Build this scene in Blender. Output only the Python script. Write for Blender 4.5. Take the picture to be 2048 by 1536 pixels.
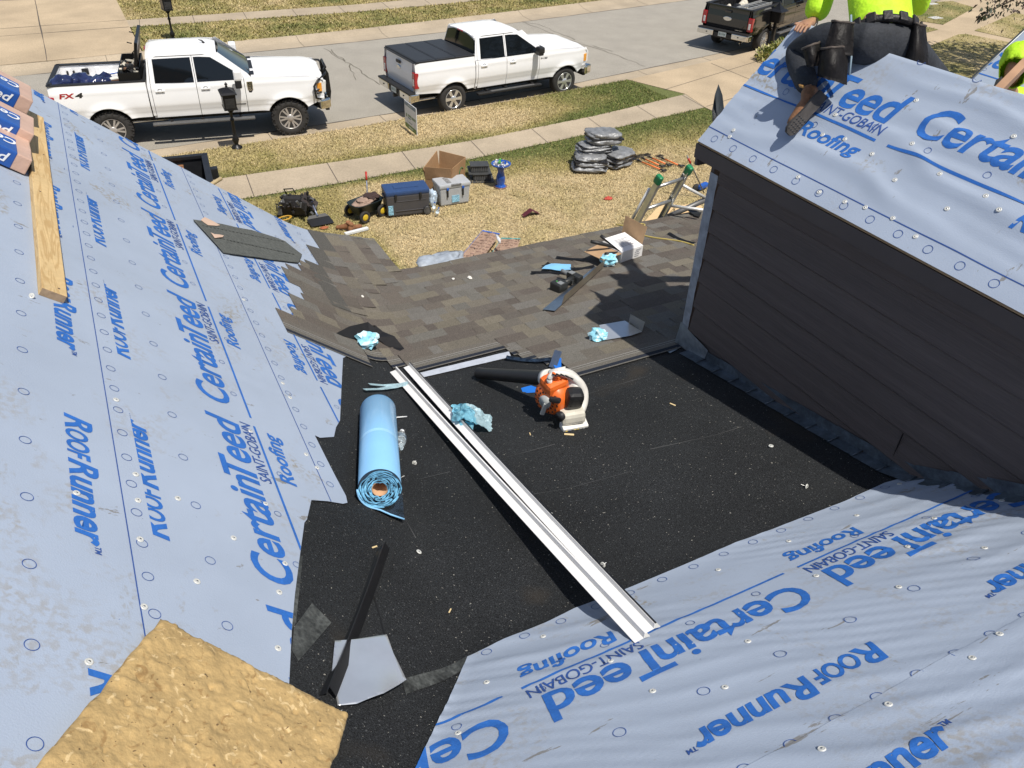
import bpy, bmesh, math, random
from mathutils import Vector, Matrix, noise, Quaternion
import numpy as np
random.seed(7)
for o in list(bpy.data.objects): bpy.data.objects.remove(o)
SC = bpy.context.scene; COL = SC.collection
R_ = math.radians
# ---------------------------------------------------------------- camera
H = 7.132; K = 3.45; FPX = 1598.9
PITCH, YAW, ROLL = .638022, .49076, .038814
FW = Vector((math.sin(YAW)*math.cos(PITCH), math.cos(YAW)*math.cos(PITCH), -math.sin(PITCH)))
_rt = Vector((math.cos(YAW), -math.sin(YAW), 0)); _up = _rt.cross(FW)
RT = math.cos(ROLL)*_rt + math.sin(ROLL)*_up
UP = -math.sin(ROLL)*_rt + math.cos(ROLL)*_up
CAM = Vector((0, 0, H))
cd = bpy.data.cameras.new('camera'); cam = bpy.data.objects.new('camera', cd); COL.objects.link(cam)
cd.sensor_width = 36; cd.lens = 36*FPX/2048; cd.clip_start = .05; cd.clip_end = 800
m = Matrix((RT, UP, -FW)).transposed().to_4x4(); m.translation = CAM; cam.matrix_world = m
SC.camera = cam
# ---------------------------------------------------------------- light
TOSUN = Vector((.095, -.485, 1)).normalized()
EL = math.asin(TOSUN.z); AZ = math.atan2(TOSUN.x, TOSUN.y)
w = bpy.data.worlds.new('World'); SC.world = w; w.use_nodes = True
nt = w.node_tree; sky = nt.nodes.new('ShaderNodeTexSky'); sky.sky_type = 'NISHITA'; sky.sun_disc = False
sky.sun_elevation = EL; sky.sun_rotation = AZ; sky.air_density = 1.0; sky.dust_density = 1.5
bg = nt.nodes['Background']; bg.inputs[1].default_value = .085
nt.links.new(sky.outputs[0], bg.inputs[0])
sl = bpy.data.lights.new('sun', 'SUN'); sl.energy = 4.4; sl.angle = R_(.53); sl.color = (1, .95, .87)
so = bpy.data.objects.new('sun', sl); COL.objects.link(so); so.rotation_euler = TOSUN.to_track_quat('Z', 'Y').to_euler()
SC.view_settings.view_transform = 'Standard'; SC.view_settings.look = 'None'
SC.view_settings.exposure = 0.15; SC.view_settings.gamma = 1
# ---------------------------------------------------------------- projection helpers (picture point -> place)
def ray(u, v): return FW + RT*((u-1024)/FPX) + UP*((768-v)/FPX)
def pl(u, v, n, p0):
    d = ray(u, v); n = Vector(n); return CAM + d*(n.dot(Vector(p0)-CAM)/n.dot(d))
def G(u, v, z=0.0): return pl(u, v, (0, 0, 1), (0, 0, z))
# roof planes (house frame: x along the street, y towards it)
ML = .172; PS = .60; LS = .81; LL = .343
def zM(x, y): return H - .95124*K - ML*(y - 1.1076*K)
def zP(x, y): return H - .8535*K - PS*(y - .54*K)
def zLs(x, y): return H - .838*K - LS*(x - .213*K)
def zLl(x, y): return H - 1.083*K - LL*(x - .632*K)
def smax(a, b, r):
    h = max(r - abs(a-b), 0)/r; return max(a, b) + h*h*r*.25
def S(x, y):
    return smax(smax(zLs(x, y), zLl(x, y), .10), smax(zM(x, y), zP(x, y), .05), .07)
def SN(x, y, e=.01):
    return Vector((S(x-e, y)-S(x+e, y), S(x, y-e)-S(x, y+e), 2*e)).normalized()
def hit(u, v, fn=None, off=0.0):
    fn = fn or S; d = ray(u, v); t = .8; st = .06
    while t < 40:
        p = CAM + d*t
        if p.z < fn(p.x, p.y)+off:
            a, b = t-st, t
            for _ in range(24):
                c = (a+b)/2; p = CAM + d*c
                if p.z < fn(p.x, p.y)+off: b = c
                else: a = c
            return CAM + d*b
        t += st
    return CAM + d*t
XC = .43*K; YC = .54*K; XE = .632*K; YE = 1.874*K; YR = 2.09*K     # creases, eaves, rake
# dormer
XW = K; DXE = .950*K; DZE = H - .4955*K; DXR = 1.135*K; DY1 = 1.105*K
def zD(x, y): return DZE + (x-DXE)*.985
DZR = zD(DXR, 0)
# ---------------------------------------------------------------- materials
MATS = {}
def mat(name, col, rough=.6, metal=0.0, var=.12, scale=8.0, bump=0.0, bscale=60.0, attr=None, coat=0.0, spec=.5, detail=4, col2=None, trans=0.0, alpha=1.0, fine=0.0, fscale=200, aniso=None, emit=None):
    if name in MATS: return MATS[name]
    mt = bpy.data.materials.new(name); mt.use_nodes = True; MATS[name] = mt
    t = mt.node_tree; N = t.nodes; L = t.links; b = N['Principled BSDF']
    b.inputs['Roughness'].default_value = rough; b.inputs['Metallic'].default_value = metal
    b.inputs['Specular IOR Level'].default_value = spec
    b.inputs['Coat Weight'].default_value = coat; b.inputs['Coat Roughness'].default_value = .04
    b.inputs['Transmission Weight'].default_value = trans; b.inputs['Alpha'].default_value = alpha
    tc = N.new('ShaderNodeTexCoord'); vec = tc.outputs['Object']
    if aniso:
        mp = N.new('ShaderNodeMapping'); mp.inputs['Scale'].default_value = aniso; L.new(vec, mp.inputs[0]); vec = mp.outputs[0]
    def nz(sc, det=4, rg=.6):
        n = N.new('ShaderNodeTexNoise'); n.inputs['Scale'].default_value = sc; n.inputs['Detail'].default_value = det; n.inputs['Roughness'].default_value = rg
        L.new(vec, n.inputs['Vector']); return n.outputs['Fac']
    c1 = tuple(c*(1-var) for c in col); c2 = tuple(min(1, c*(1+var)) for c in (col2 or col))
    mr = N.new('ShaderNodeMapRange'); mr.inputs[1].default_value = .32; mr.inputs[2].default_value = .68; L.new(nz(scale, detail), mr.inputs[0])
    mx = N.new('ShaderNodeMix'); mx.data_type = 'RGBA'; mx.inputs['A'].default_value = (*c1, 1); mx.inputs['B'].default_value = (*c2, 1)
    L.new(mr.outputs[0], mx.inputs['Factor']); out = mx.outputs['Result']
    if attr:
        at = N.new('ShaderNodeAttribute'); at.attribute_name = attr
        m2 = N.new('ShaderNodeMix'); m2.data_type = 'RGBA'; m2.blend_type = 'MULTIPLY'; m2.inputs['Factor'].default_value = 1
        L.new(at.outputs['Color'], m2.inputs['A']); L.new(out, m2.inputs['B']); out = m2.outputs['Result']
    if fine:
        f = N.new('ShaderNodeMapRange'); f.inputs[1].default_value = .35; f.inputs[2].default_value = .65; f.inputs[3].default_value = 1-fine; f.inputs[4].default_value = 1+fine
        L.new(nz(fscale, 2, .7), f.inputs[0])
        m3 = N.new('ShaderNodeMix'); m3.data_type = 'RGBA'; m3.blend_type = 'MULTIPLY'; m3.inputs['Factor'].default_value = 1
        L.new(out, m3.inputs['A']); L.new(f.outputs[0], m3.inputs['B']); out = m3.outputs['Result']
    L.new(out, b.inputs['Base Color'])
    if bump:
        bp = N.new('ShaderNodeBump'); bp.inputs['Strength'].default_value = bump; bp.inputs['Distance'].default_value = .02
        L.new(nz(bscale, 3), bp.inputs['Height']); L.new(bp.outputs[0], b.inputs['Normal'])
    if emit: b.inputs['Emission Color'].default_value = (*emit, 1); b.inputs['Emission Strength'].default_value = 1
    return mt
def srgb(r, g, b):
    f = lambda c: ((c/255+.055)/1.055)**2.4 if c > 10 else c/255/12.92
    return (f(r), f(g), f(b))
# ---------------------------------------------------------------- mesh helpers
def link(me, name, mats, parent=None, smooth=False, loc=None):
    if not isinstance(mats, (list, tuple)): mats = [mats]
    for mm in mats: me.materials.append(mm)
    if smooth: me.polygons.foreach_set('use_smooth', [True]*len(me.polygons))
    o = bpy.data.objects.new(name, me); COL.objects.link(o)
    if parent: o.parent = parent
    if loc: o.location = loc
    return o
def ob(name, bm, mats, parent=None, smooth=False):
    me = bpy.data.meshes.new(name); bm.normal_update(); bm.to_mesh(me); bm.free(); return link(me, name, mats, parent, smooth)
def tag(o, label=None, cat=None, group=None, kind=None):
    if label: o['label'] = label
    if cat: o['category'] = cat
    if group: o['group'] = group
    if kind: o['kind'] = kind
    return o
def empty(name, loc=(0, 0, 0), rot=None, label=None, cat=None, group=None):
    o = bpy.data.objects.new(name, None); COL.objects.link(o); o.location = loc; o.empty_display_size = .1
    if rot is not None: o.rotation_mode = 'QUATERNION'; o.rotation_quaternion = rot
    return tag(o, label, cat, group)
def copy_tree(o, parent=None):
    c = o.copy(); COL.objects.link(c); c.parent = parent
    for ch in o.children: copy_tree(ch, c)
    return c
def BM(): return bmesh.new()
def box(bm, c, s, rot=None, bev=0.0, mi=0, taper=None):
    """box centred at c, full size s"""
    r = bmesh.ops.create_cube(bm, size=1); vs = r['verts']
    for v in vs:
        v.co = Vector((v.co.x*s[0], v.co.y*s[1], v.co.z*s[2]))
        if taper and v.co.z > 0: v.co.x *= taper[0]; v.co.y *= taper[1]
    fs = {f for v in vs for f in v.link_faces}
    if bev:
        es = list({e for v in vs for e in v.link_edges})
        g = bmesh.ops.bevel(bm, geom=es, offset=bev, segments=2, affect='EDGES', profile=.6)
        vs = list({v for f in g['faces'] for v in f.verts} | {v for v in vs if v.is_valid})
        fs = {f for v in vs for f in v.link_faces}
    M_ = Matrix.Translation(Vector(c)) @ ((rot if isinstance(rot, Matrix) else rot.to_matrix()).to_4x4() if rot is not None else Matrix())
    bmesh.ops.transform(bm, matrix=M_, verts=vs)
    for f in fs: f.material_index = mi
    return vs
def rz(a): return Matrix.Rotation(a, 3, 'Z')
def eul(x, y, z): return Matrix.Rotation(z, 3, 'Z') @ Matrix.Rotation(y, 3, 'Y') @ Matrix.Rotation(x, 3, 'X')
def tube(bm, pts, r, n=8, mi=0, cap=True, closed=False):
    pts = [Vector(p) for p in pts]; rr = r if isinstance(r, (list, tuple)) else [r]*len(pts); rings = []; prev = None
    for i, p in enumerate(pts):
        a = pts[i-1] if i or closed else pts[i]; b = pts[(i+1) % len(pts)] if i < len(pts)-1 or closed else pts[i]
        t = (b-a).normalized()
        if prev is None: n1 = t.orthogonal().normalized()
        else: n1 = (prev - t*prev.dot(t)).normalized()
        prev = n1; n2 = t.cross(n1)
        rings.append([bm.verts.new(p + (n1*math.cos(q)+n2*math.sin(q))*rr[i]) for q in [6.28318*j/n for j in range(n)]])
    m_ = len(rings)
    for i in range(m_ if closed else m_-1):
        A, B_ = rings[i], rings[(i+1) % m_]
        for j in range(n):
            f = bm.faces.new((A[j], A[(j+1) % n], B_[(j+1) % n], B_[j])); f.material_index = mi; f.smooth = True
    if cap and not closed:
        for rg in (rings[0][::-1], rings[-1]):
            f = bm.faces.new(rg); f.material_index = mi
def lathe(bm, prof, n=24, c=(0, 0, 0), axis='Z', mi=0, rot=None):
    """prof: list of (r, z)"""
    rings = []; c = Vector(c)
    for r, z in prof:
        rg = []
        for j in range(n):
            a = 6.28318530718*j/n; p = Vector((r*math.cos(a), r*math.sin(a), z))
            if axis == 'Y': p = Vector((p.x, p.z, p.y))
            if axis == 'X': p = Vector((p.z, p.x, p.y))
            if rot is not None: p = rot @ p
            rg.append(bm.verts.new(c+p))
        rings.append(rg)
    for A, B_ in zip(rings, rings[1:]):
        for j in range(n):
            f = bm.faces.new((A[j], A[(j+1) % n], B_[(j+1) % n], B_[j])); f.material_index = mi; f.smooth = True
    for rg, (r, z) in ((rings[0], prof[0]), (rings[-1], prof[-1])):
        if r > 1e-4:
            f = bm.faces.new(rg); f.material_index = mi
def poly(bm, pts, mi=0):
    f = bm.faces.new([bm.verts.new(Vector(p)) for p in pts]); f.material_index = mi; return f
def prism(bm, pts, thick, n=None, mi=0):
    """solid slab from an outline (list of 3D points) pushed down by thick along its normal"""
    pts = [Vector(p) for p in pts]
    if n is None:
        n = Vector((0, 0, 0))
        for a, b in zip(pts, pts[1:]+pts[:1]): n += (a-pts[0]).cross(b-pts[0])
        n.normalize()
        if n.z < 0: n = -n
    A = [bm.verts.new(p) for p in pts]; B_ = [bm.verts.new(p-n*thick) for p in pts]; k = len(pts)
    fs = [bm.faces.new(A), bm.faces.new(B_[::-1])]
    for i in range(k): fs.append(bm.faces.new((A[i], B_[i], B_[(i+1) % k], A[(i+1) % k])))
    for f in fs: f.material_index = mi
    bmesh.ops.recalc_face_normals(bm, faces=fs); return fs
def inpoly(x, y, P):
    c = False; j = len(P)-1
    for i in range(len(P)):
        xi, yi = P[i][0], P[i][1]; xj, yj = P[j][0], P[j][1]
        if (yi > y) != (yj > y) and x < (xj-xi)*(y-yi)/(yj-yi)+xi: c = not c
        j = i
    return c
def clip(bm, P, slack=.07):
    """cut a flat (x,y) mesh to a polygon"""
    n = len(P)
    for i in range(n):
        ax, ay = P[i][:2]; bx, by = P[(i+1) % n][:2]; dx, dy = bx-ax, by-ay; L2 = dx*dx+dy*dy
        if L2 < 1e-10: continue
        fs = []
        for f in bm.faces:
            c = f.calc_center_median(); t = max(0, min(1, ((c.x-ax)*dx+(c.y-ay)*dy)/L2))
            if (c.x-ax-t*dx)**2+(c.y-ay-t*dy)**2 < slack*slack: fs.append(f)
        if fs:
            ge = set(fs) | {e for f in fs for e in f.edges} | {v for f in fs for v in f.verts}
            bmesh.ops.bisect_plane(bm, geom=list(ge), plane_co=(ax, ay, 0), plane_no=(dy, -dx, 0), dist=1e-6)
    kill = [f for f in bm.faces if not inpoly(*(f.calc_center_median().to_tuple()[:2]), P)]
    bmesh.ops.delete(bm, geom=kill, context='FACES')
def gridbm(x0, x1, y0, y1, res, res2=None):
    bm = BM(); nx = max(1, math.ceil((x1-x0)/res)); ny = max(1, math.ceil((y1-y0)/(res2 or res)))
    V = [[bm.verts.new((x0+(x1-x0)*i/nx, y0+(y1-y0)*j/ny, 0)) for j in range(ny+1)] for i in range(nx+1)]
    for i in range(nx):
        for j in range(ny): bm.faces.new((V[i][j], V[i+1][j], V[i+1][j+1], V[i][j+1]))
    return bm
def bisect_grid(bm, x0, x1, y0, y1, st):
    for ax, a, b in ((0, x0, x1), (1, y0, y1)):
        t = math.floor(a/st)*st
        while t < b:
            no = (1, 0, 0) if ax == 0 else (0, 1, 0)
            bmesh.ops.bisect_plane(bm, geom=bm.verts[:]+bm.edges[:]+bm.faces[:], plane_co=tuple(t*q for q in no), plane_no=no, dist=1e-6)
            t += st
TXT = {}
def text2d(s, bold=0.0, shear=0.0, sp=1.0):
    """(verts, faces) of a flat lettering, its box scaled to 0..1 by 0..1 of the capitals"""
    key = (s, bold, shear, sp)
    if key in TXT: return TXT[key]
    cu = bpy.data.curves.new('t', 'FONT'); cu.body = s; cu.offset = bold; cu.shear = shear; cu.space_character = sp; cu.resolution_u = 4
    o = bpy.data.objects.new('t', cu); COL.objects.link(o); bpy.context.view_layer.update()
    me = bpy.data.meshes.new_from_object(o.evaluated_get(bpy.context.evaluated_depsgraph_get()))
    vs = [(v.co.x, v.co.y) for v in me.vertices]; fs = [tuple(p.vertices) for p in me.polygons]
    bpy.data.objects.remove(o); bpy.data.curves.remove(cu); bpy.data.meshes.remove(me)
    x0 = min(v[0] for v in vs); x1 = max(v[0] for v in vs); cap = .70+2*bold
    vs = [((a-x0)/(x1-x0), (b+bold)/cap) for a, b in vs]
    TXT[key] = (vs, fs); return TXT[key]
def put_text(bm, s, org, ex, ey, w_, h_, mi=0, **kw):
    """lettering on a plane: org = lower left corner, ex/ey unit vectors"""
    vs, fs = text2d(s, **kw); org, ex, ey = Vector(org), Vector(ex), Vector(ey)
    V = [bm.verts.new(org+ex*(a*w_)+ey*(b*h_)) for a, b in vs]
    for f in fs:
        try: q = bm.faces.new([V[i] for i in f]); q.material_index = mi
        except ValueError: pass
def fbm(x, y, z=0.0, o=3):
    a = 0; k = 1; s = 1
    for _ in range(o): a += k*noise.noise((x*s, y*s, z+s)); k *= .5; s *= 2.1
    return a
def setcol(me, cols, name='col'):
    """per-vertex colours"""
    at = me.color_attributes.new(name, 'FLOAT_COLOR', 'POINT')
    at.data.foreach_set('color', np.asarray(cols, dtype=np.float32).reshape(-1))
def frame(z, x=None):
    z = Vector(z).normalized(); x = Vector(x or (1, 0, 0)); x = (x - z*x.dot(z)).normalized(); y = z.cross(x)
    return Matrix((x, y, z)).transposed()
# ---------------------------------------------------------------- ground
def interp(T):
    xs = [a for a, b in T]; ys = [b for a, b in T]
    return lambda x: float(np.interp(x, xs, ys))
nearA = interp([(-40, 20.0), (0, 20.3), (5, 20.65), (9, 21.0), (13.4, 21.5), (16, 22.0), (20.5, 22.9), (30, 25.2), (70, 36)])
nearB = interp([(-40, 19.2), (1, 19.5), (5.7, 19.78), (10.5, 20.3), (14.8, 20.85), (20, 22.0), (30, 24.3), (70, 35.1)])
walkT = interp([(-40, 17.6), (2, 17.7), (5, 17.7), (8.1, 17.8), (12, 18.3), (15.6, 19.0), (20, 20.1), (30, 22.6), (70, 33)])
walkB = interp([(-40, 16.4), (2.3, 16.44), (4.6, 16.48), (7.6, 16.68), (11.2, 17.13), (15.3, 17.76), (20, 18.9), (30, 21.4), (70, 31.8)])
farA = interp([(-40, 27.6), (-1.8, 27.9), (5, 28.25), (8.3, 28.4), (12, 28.7), (15.4, 29.2), (25, 30.6), (40, 33.8), (70, 42)])
farB = interp([(-40, 28.5), (-1, 28.75), (4.9, 29.35), (8.8, 29.6), (14, 30.25), (20, 31.1), (40, 35), (70, 43)])
fwL = interp([(-40, 32.3), (1.5, 32.4), (9.7, 32.2), (14, 32.5), (25, 34.2), (70, 46)])
fwH = interp([(-40, 33.4), (1.6, 33.5), (10, 33.45), (14, 33.8), (25, 35.6), (70, 47.4)])
GZ = .12
def strip(name, f0, f1, z0, z1, x0, x1, mats, st=1.0, ny=1, prof=None, smooth=False):
    bm = BM(); xs = np.arange(x0, x1+1e-6, st); rows = []
    for x in xs:
        a, b = f0(x), f1(x)
        if prof: rows.append([bm.verts.new((x, a+(b-a)*t, z)) for t, z in prof])
        else: rows.append([bm.verts.new((x, a+(b-a)*j/ny, z0+(z1-z0)*j/ny)) for j in range(ny+1)])
    for A, B_ in zip(rows, rows[1:]):
        for j in range(len(A)-1): bm.faces.new((A[j], B_[j], B_[j+1], A[j+1]))
    return bm
def st_obj(name, bm, m, smooth=False): return tag(ob(name, bm, m, None, smooth), kind='structure')
asphalt = mat('asphalt', (.315, .29, .245), .9, var=.07, scale=1.2, fine=.38, fscale=55, bump=.3, bscale=90)
concrete = mat('concrete', (.385, .315, .225), .9, var=.15, scale=.7, fine=.10, fscale=25, bump=.15, bscale=40, detail=6)
concrete2 = mat('driveway_concrete', (.43, .335, .22), .9, var=.15, scale=.6, fine=.10, fscale=22, bump=.12, bscale=40, detail=6)
jointm = mat('joint', (.10, .085, .07), .95)
crackm = mat('crack_tar', (.13, .115, .09), .95)
soil = mat('soil', (.07, .05, .035), .95, var=.3, scale=6, bump=.5)
grassg = mat('lawn_soil', (1, 1, 1), .95, var=.12, scale=14, attr='col', fine=.35, fscale=30, bump=.7, bscale=35)
blade_m = mat('grass_blades', (1, 1, 1), .75, var=.05, attr='col', spec=.2)
ground_far = mat('distant_grass', (.16, .17, .06), .95, var=.3, scale=.4, fine=.4, fscale=9)
bm = gridbm(-250, 250, -150, 350, 25); bmesh.ops.translate(bm, vec=(0, 0, -.05), verts=bm.verts); st_obj('ground', bm, ground_far)
bm = strip('street', nearA, farA, 0, 0, -40, 70, asphalt)
def ribbon(bm, pts, w_, z, mi=0, jit=.0):
    P = [Vector((p[0], p[1], 0)) for p in pts]; V = []
    for i, p in enumerate(P):
        t = (P[min(i+1, len(P)-1)]-P[max(i-1, 0)]).normalized(); n = Vector((-t.y, t.x, 0)); ww = w_*(1+random.uniform(-jit, jit))
        V.append((bm.verts.new((p.x+n.x*ww/2, p.y+n.y*ww/2, z(p.x, p.y) if callable(z) else z)), bm.verts.new((p.x-n.x*ww/2, p.y-n.y*ww/2, z(p.x, p.y) if callable(z) else z))))
    for a, b in zip(V, V[1:]): bm.faces.new((a[0], a[1], b[1], b[0])).material_index = mi
def crack(bm, px, w_=.03, amp=.06):
    P = [G(*q) for q in px]; out = []
    for a, b in zip(P, P[1:]):
        n = max(2, int((b-a).length/.25))
        for i in range(n): p = a.lerp(b, i/n); out.append((p.x+random.uniform(-amp, amp), p.y+random.uniform(-amp, amp)))
    out.append((P[-1].x, P[-1].y)); ribbon(bm, out, w_, .004, 1, .5)
for c in ([(648, 96), (700, 128), (760, 170)], [(1050, 45), (1120, 75), (1200, 98), (1290, 133)], [(700, 128), (712, 160)], [(1042, 44), (1075, 48), (1150, 80)], [(660, 100), (690, 122)], [(1185, 92), (1225, 103)]):
    crack(bm, c)
st_obj('street', bm, [asphalt, crackm])
def kerb(name, f0, f1, x0, x1):
    bm = strip(name, f0, f1, 0, 0, x0, x1, None, .5, prof=[(0, 0), (.35, -.004), (.62, .012), (.75, .05), (.86, .095), (.94, GZ), (1, GZ+.004)])
    for i in range(int((x1-x0)/3.05)):
        x = x0+1+i*3.05; a, b = f0(x), f1(x)
        ribbon(bm, [(x, a+(b-a)*t) for t in (0, .35, .62, .75, .86, .94, 1)], .014, lambda X, Y: float(np.interp((Y-a)/(b-a), [0, .35, .62, .75, .86, .94, 1], [0, -.004, .012, .05, .095, GZ, GZ+.004]))+.004, 1)
    ribbon(bm, [(x, f0(x)+random.uniform(-.015, .015)) for x in np.arange(x0, x1, .5)], .035, .004, 1, .8)
    return st_obj(name, bm, [concrete, jointm])
kerb('kerb', nearA, nearB, -40, 70); kerb('kerb', farA, farB, -40, 70)
def walk(name, f0, f1, x0, x1, step, off):
    bm = strip(name, f0, f1, GZ+.01, GZ+.01, x0, x1, None, .5)
    x = x0+off
    while x < x1: ribbon(bm, [(x-.05, f0(x)), (x+.05, f1(x))], .018, GZ+.014, 1); x += step
    return st_obj(name, bm, [concrete, jointm])
walk('sidewalk', walkB, walkT, -40, 30, 1.83, .45); walk('sidewalk', fwL, fwH, 1.7, 60, 1.83, .4)
# lawns, coloured by how green the turf is
def green(x, y):
    n = fbm(x*.45, y*.45, 3.1); n2 = fbm(x*1.7, y*1.7, 9.2)
    if y < walkB(x)+.3:
        d = walkB(x)-y
        band = .35 if x < 5.5 else float(np.interp(x, [5.5, 7.5, 9.5, 13, 16], [.45, 1.7, 1.9, 2.2, 3.0]))
        g = 1.15 - d/max(band, .1)*1.0 + n*.28
        if x < 4.2: g = max(g, .45+n*.35)
        g = max(g, .30-(y-9)*.02+n2*.10 if y < 10.5 else .08+n2*.14)
    elif y < 24:
        t = (y-walkT(x))/max(.1, nearB(x)-walkT(x)); e = max(0, .62-t*1.9)
        g = .10+e+n*.32+max(0, (x-9.2)*.22)
        if x < 3.4: g += .12
    else:
        g = .62+n*.4+n2*.12
        if y > 33.5: g = .5+n*.55
    return max(0, min(1, g+n2*.16))
DRY = np.array((.58, .455, .255)); GRN = np.array((.13, .16, .04)); MID = np.array((.36, .30, .115))
def gcol(g, v=1.0):
    c = DRY+(MID-DRY)*min(1, g*2) if g < .5 else MID+(GRN-MID)*(g-.5)*2
    return np.clip(c*v, 0, 1)
def lawn(name, f0, f1, x0, x1, st=.2, z=GZ, sh=None):
    xs = np.arange(x0, x1+1e-6, st); bm = BM(); rows = []; cols = []
    for x in xs:
        a, b = f0(x), f1(x); n = 14 if b-a < 5 else 56; r = []
        for j in range(n+1):
            y = a+(b-a)*j/n; r.append(bm.verts.new((x, y, z+.012*noise.noise((x*2, y*2, 1))*(0 < j < n)))); cols.append((*gcol(green(x, y)*.9+.05, .80), 1))
        rows.append(r)
    for A, B_ in zip(rows, rows[1:]):
        for j in range(min(len(A), len(B_))-1): bm.faces.new((A[j], B_[j], B_[j+1], A[j+1]))
    me = bpy.data.meshes.new(name); bm.to_mesh(me); bm.free(); setcol(me, cols); return tag(link(me, name, grassg), kind='structure')
LX = 15.3
lawn('lawn', lambda x: 4.0, walkB, -12, LX+.3); lawn('verge', walkT, lambda x: nearB(x)-.0, -12, 15.8)
lawn('verge', farB, fwL, 1.75, 40, .3); lawn('lawn', fwH, lambda x: fwH(x)+9, 1.7, 40, .3)
# right hand driveway and the corner beyond it
bm = BM()
prism(bm, [(LX+.02, 3, GZ+.018), (48, 3, GZ+.018), (48, nearB(48)-.1, GZ+.018), *[(x, nearB(x)-.02, GZ+.018) for x in range(44, 15, -4)], (14.75, nearB(14.75)-.02, GZ+.018), (15.55, 19.0, GZ+.018), (LX+.02, 17.76, GZ+.018)], .1)
for a, b in (((15.2, 19.55), (24, 22.3)), ((15.4, 17.8), (24, 20.2)), ((18.4, 12), (18.4, 21.4)), ((21.6, 12), (21.6, 22.1)), ((15.3, 13.6), (24, 13.6))):
    n = 8; ribbon(bm, [(a[0]+(b[0]-a[0])*i/n, a[1]+(b[1]-a[1])*i/n) for i in range(n+1)], .022, GZ+.0225, 1)
st_obj('driveway', bm, [concrete2, jointm])
bm = BM()
prism(bm, [(-11, farB(-11)+.01, GZ+.012), *[(x, farB(x)+.01, GZ+.012) for x in (-7, -3, 0, 1.72)], (1.72, 44, GZ+.012), (-11, 44, GZ+.012)], .1)
for a, b in (((-.98, 28.8), (-1.15, 44)), ((-6.5, 28.8), (-6.6, 44)), ((-11, 32.35), (1.7, 32.42)), ((-11, 33.45), (1.7, 33.5)), ((-11, 38.0), (1.7, 38.2))):
    ribbon(bm, [(a[0]+(b[0]-a[0])*i/12+random.uniform(-.012, .012), a[1]+(b[1]-a[1])*i/12+random.uniform(-.012, .012)) for i in range(13)], .03, GZ+.0165, 1, .6)
st_obj('driveway', bm, [concrete2, jointm])
def patch(px, dark=.75, gx=.55):
    P = [G(u, v, GZ+.03) for u, v in px]; xs = [p.x for p in P]; ys = [p.y for p in P]
    bm = gridbm(min(xs), max(xs), min(ys), max(ys), .25); clip(bm, [(p.x, p.y) for p in P], .3)
    cols = []
    for v in bm.verts:
        v.co.z = GZ+.03; cols.append((*gcol(max(0, min(1, gx+.5*fbm(v.co.x*.6, v.co.y*.6, 4)+.25*fbm(v.co.x*2, v.co.y*2, 2))), dark), 1))
    me = bpy.data.meshes.new('lawn'); bm.to_mesh(me); bm.free(); setcol(me, cols); tag(link(me, 'lawn', grassg), kind='structure'); return [(p.x, p.y) for p in P]
PATCH = [patch([(1835, 9), (1862, 4), (1905, 2), (1949, 15), (1886, 49), (1835, 41)], .75, .72), patch([(1800, 48), (1862, 55), (1877, 59), (1852, 65), (1800, 66)], .75, .6),
         patch([(1830, 104), (1917, 68.5), (1932, 67.7), (2048, 90), (2110, 104), (2110, 240), (1830, 240)], .8, .45), patch([(1949, 61), (2031, 25), (2110, 45), (2110, 96)], .8, .4)]
def utility(px, w_, d, name_label):
    p = G(*px, GZ+.02); bm = BM(); box(bm, (0, 0, 0), (w_, d, .04), bev=.01); o = ob('utility_cover', bm, mat('cover_plastic', (.5, .5, .48), .8)); o.location = p; tag(o, name_label, 'utility cover')
utility((1871, 36), .55, .35, 'pale rectangular utility cover set in the grass patch beyond the worker')
utility((1864, 8), .5, .3, 'small tan utility cover at the top of the far grass patch')
# grass blades
def blades(regions):
    T = []; Cc = []
    for (x0, x1, y0f, y1f, dens, h0, wid, ins) in regions:
        ymin = min(y0f(x) for x in np.linspace(x0, x1, 9)); ymax = max(y1f(x) for x in np.linspace(x0, x1, 9))
        n = int((x1-x0)*(ymax-ymin)*dens)
        for _ in range(n):
            x = random.uniform(x0, x1); y = random.uniform(ymin, ymax)
            if y < y0f(x)-.03 or y > y1f(x)+.04: continue
            if ins and not inpoly(x, y, ins): continue
            g = green(x, y) if not ins else max(0, min(1, .5+.5*fbm(x*.6, y*.6, 4)))
            if random.random() < .12: g = max(0, g-.5)
            a = random.uniform(0, 6.283); h = h0*random.uniform(.5, 1.3)*(1+.35*g); l = random.uniform(.5, 1.6)*h; b = a+random.uniform(1, 2)
            T.append(((x-math.cos(b)*wid, y-math.sin(b)*wid, GZ+.005), (x+math.cos(b)*wid, y+math.sin(b)*wid, GZ+.005), (x+math.cos(a)*l, y+math.sin(a)*l, GZ+.005+h)))
            c = (*gcol(g, random.choice((.45, .7, .9, 1.1, 1.25))), 1); Cc += [c, c, c]
    n = len(T); me = bpy.data.meshes.new('grass'); me.vertices.add(n*3); me.loops.add(n*3); me.polygons.add(n)
    me.vertices.foreach_set('co', np.array(T, dtype=np.float32).reshape(-1)); me.loops.foreach_set('vertex_index', np.arange(n*3, dtype=np.int32))
    me.polygons.foreach_set('loop_start', np.arange(0, n*3, 3, dtype=np.int32)); me.update(calc_edges=True); setcol(me, Cc)
    tag(link(me, 'grass', blade_m), 'dry straw and green turf blades on the lawns', kind='stuff')
QUICK = False
D_ = .15 if QUICK else 1
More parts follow.
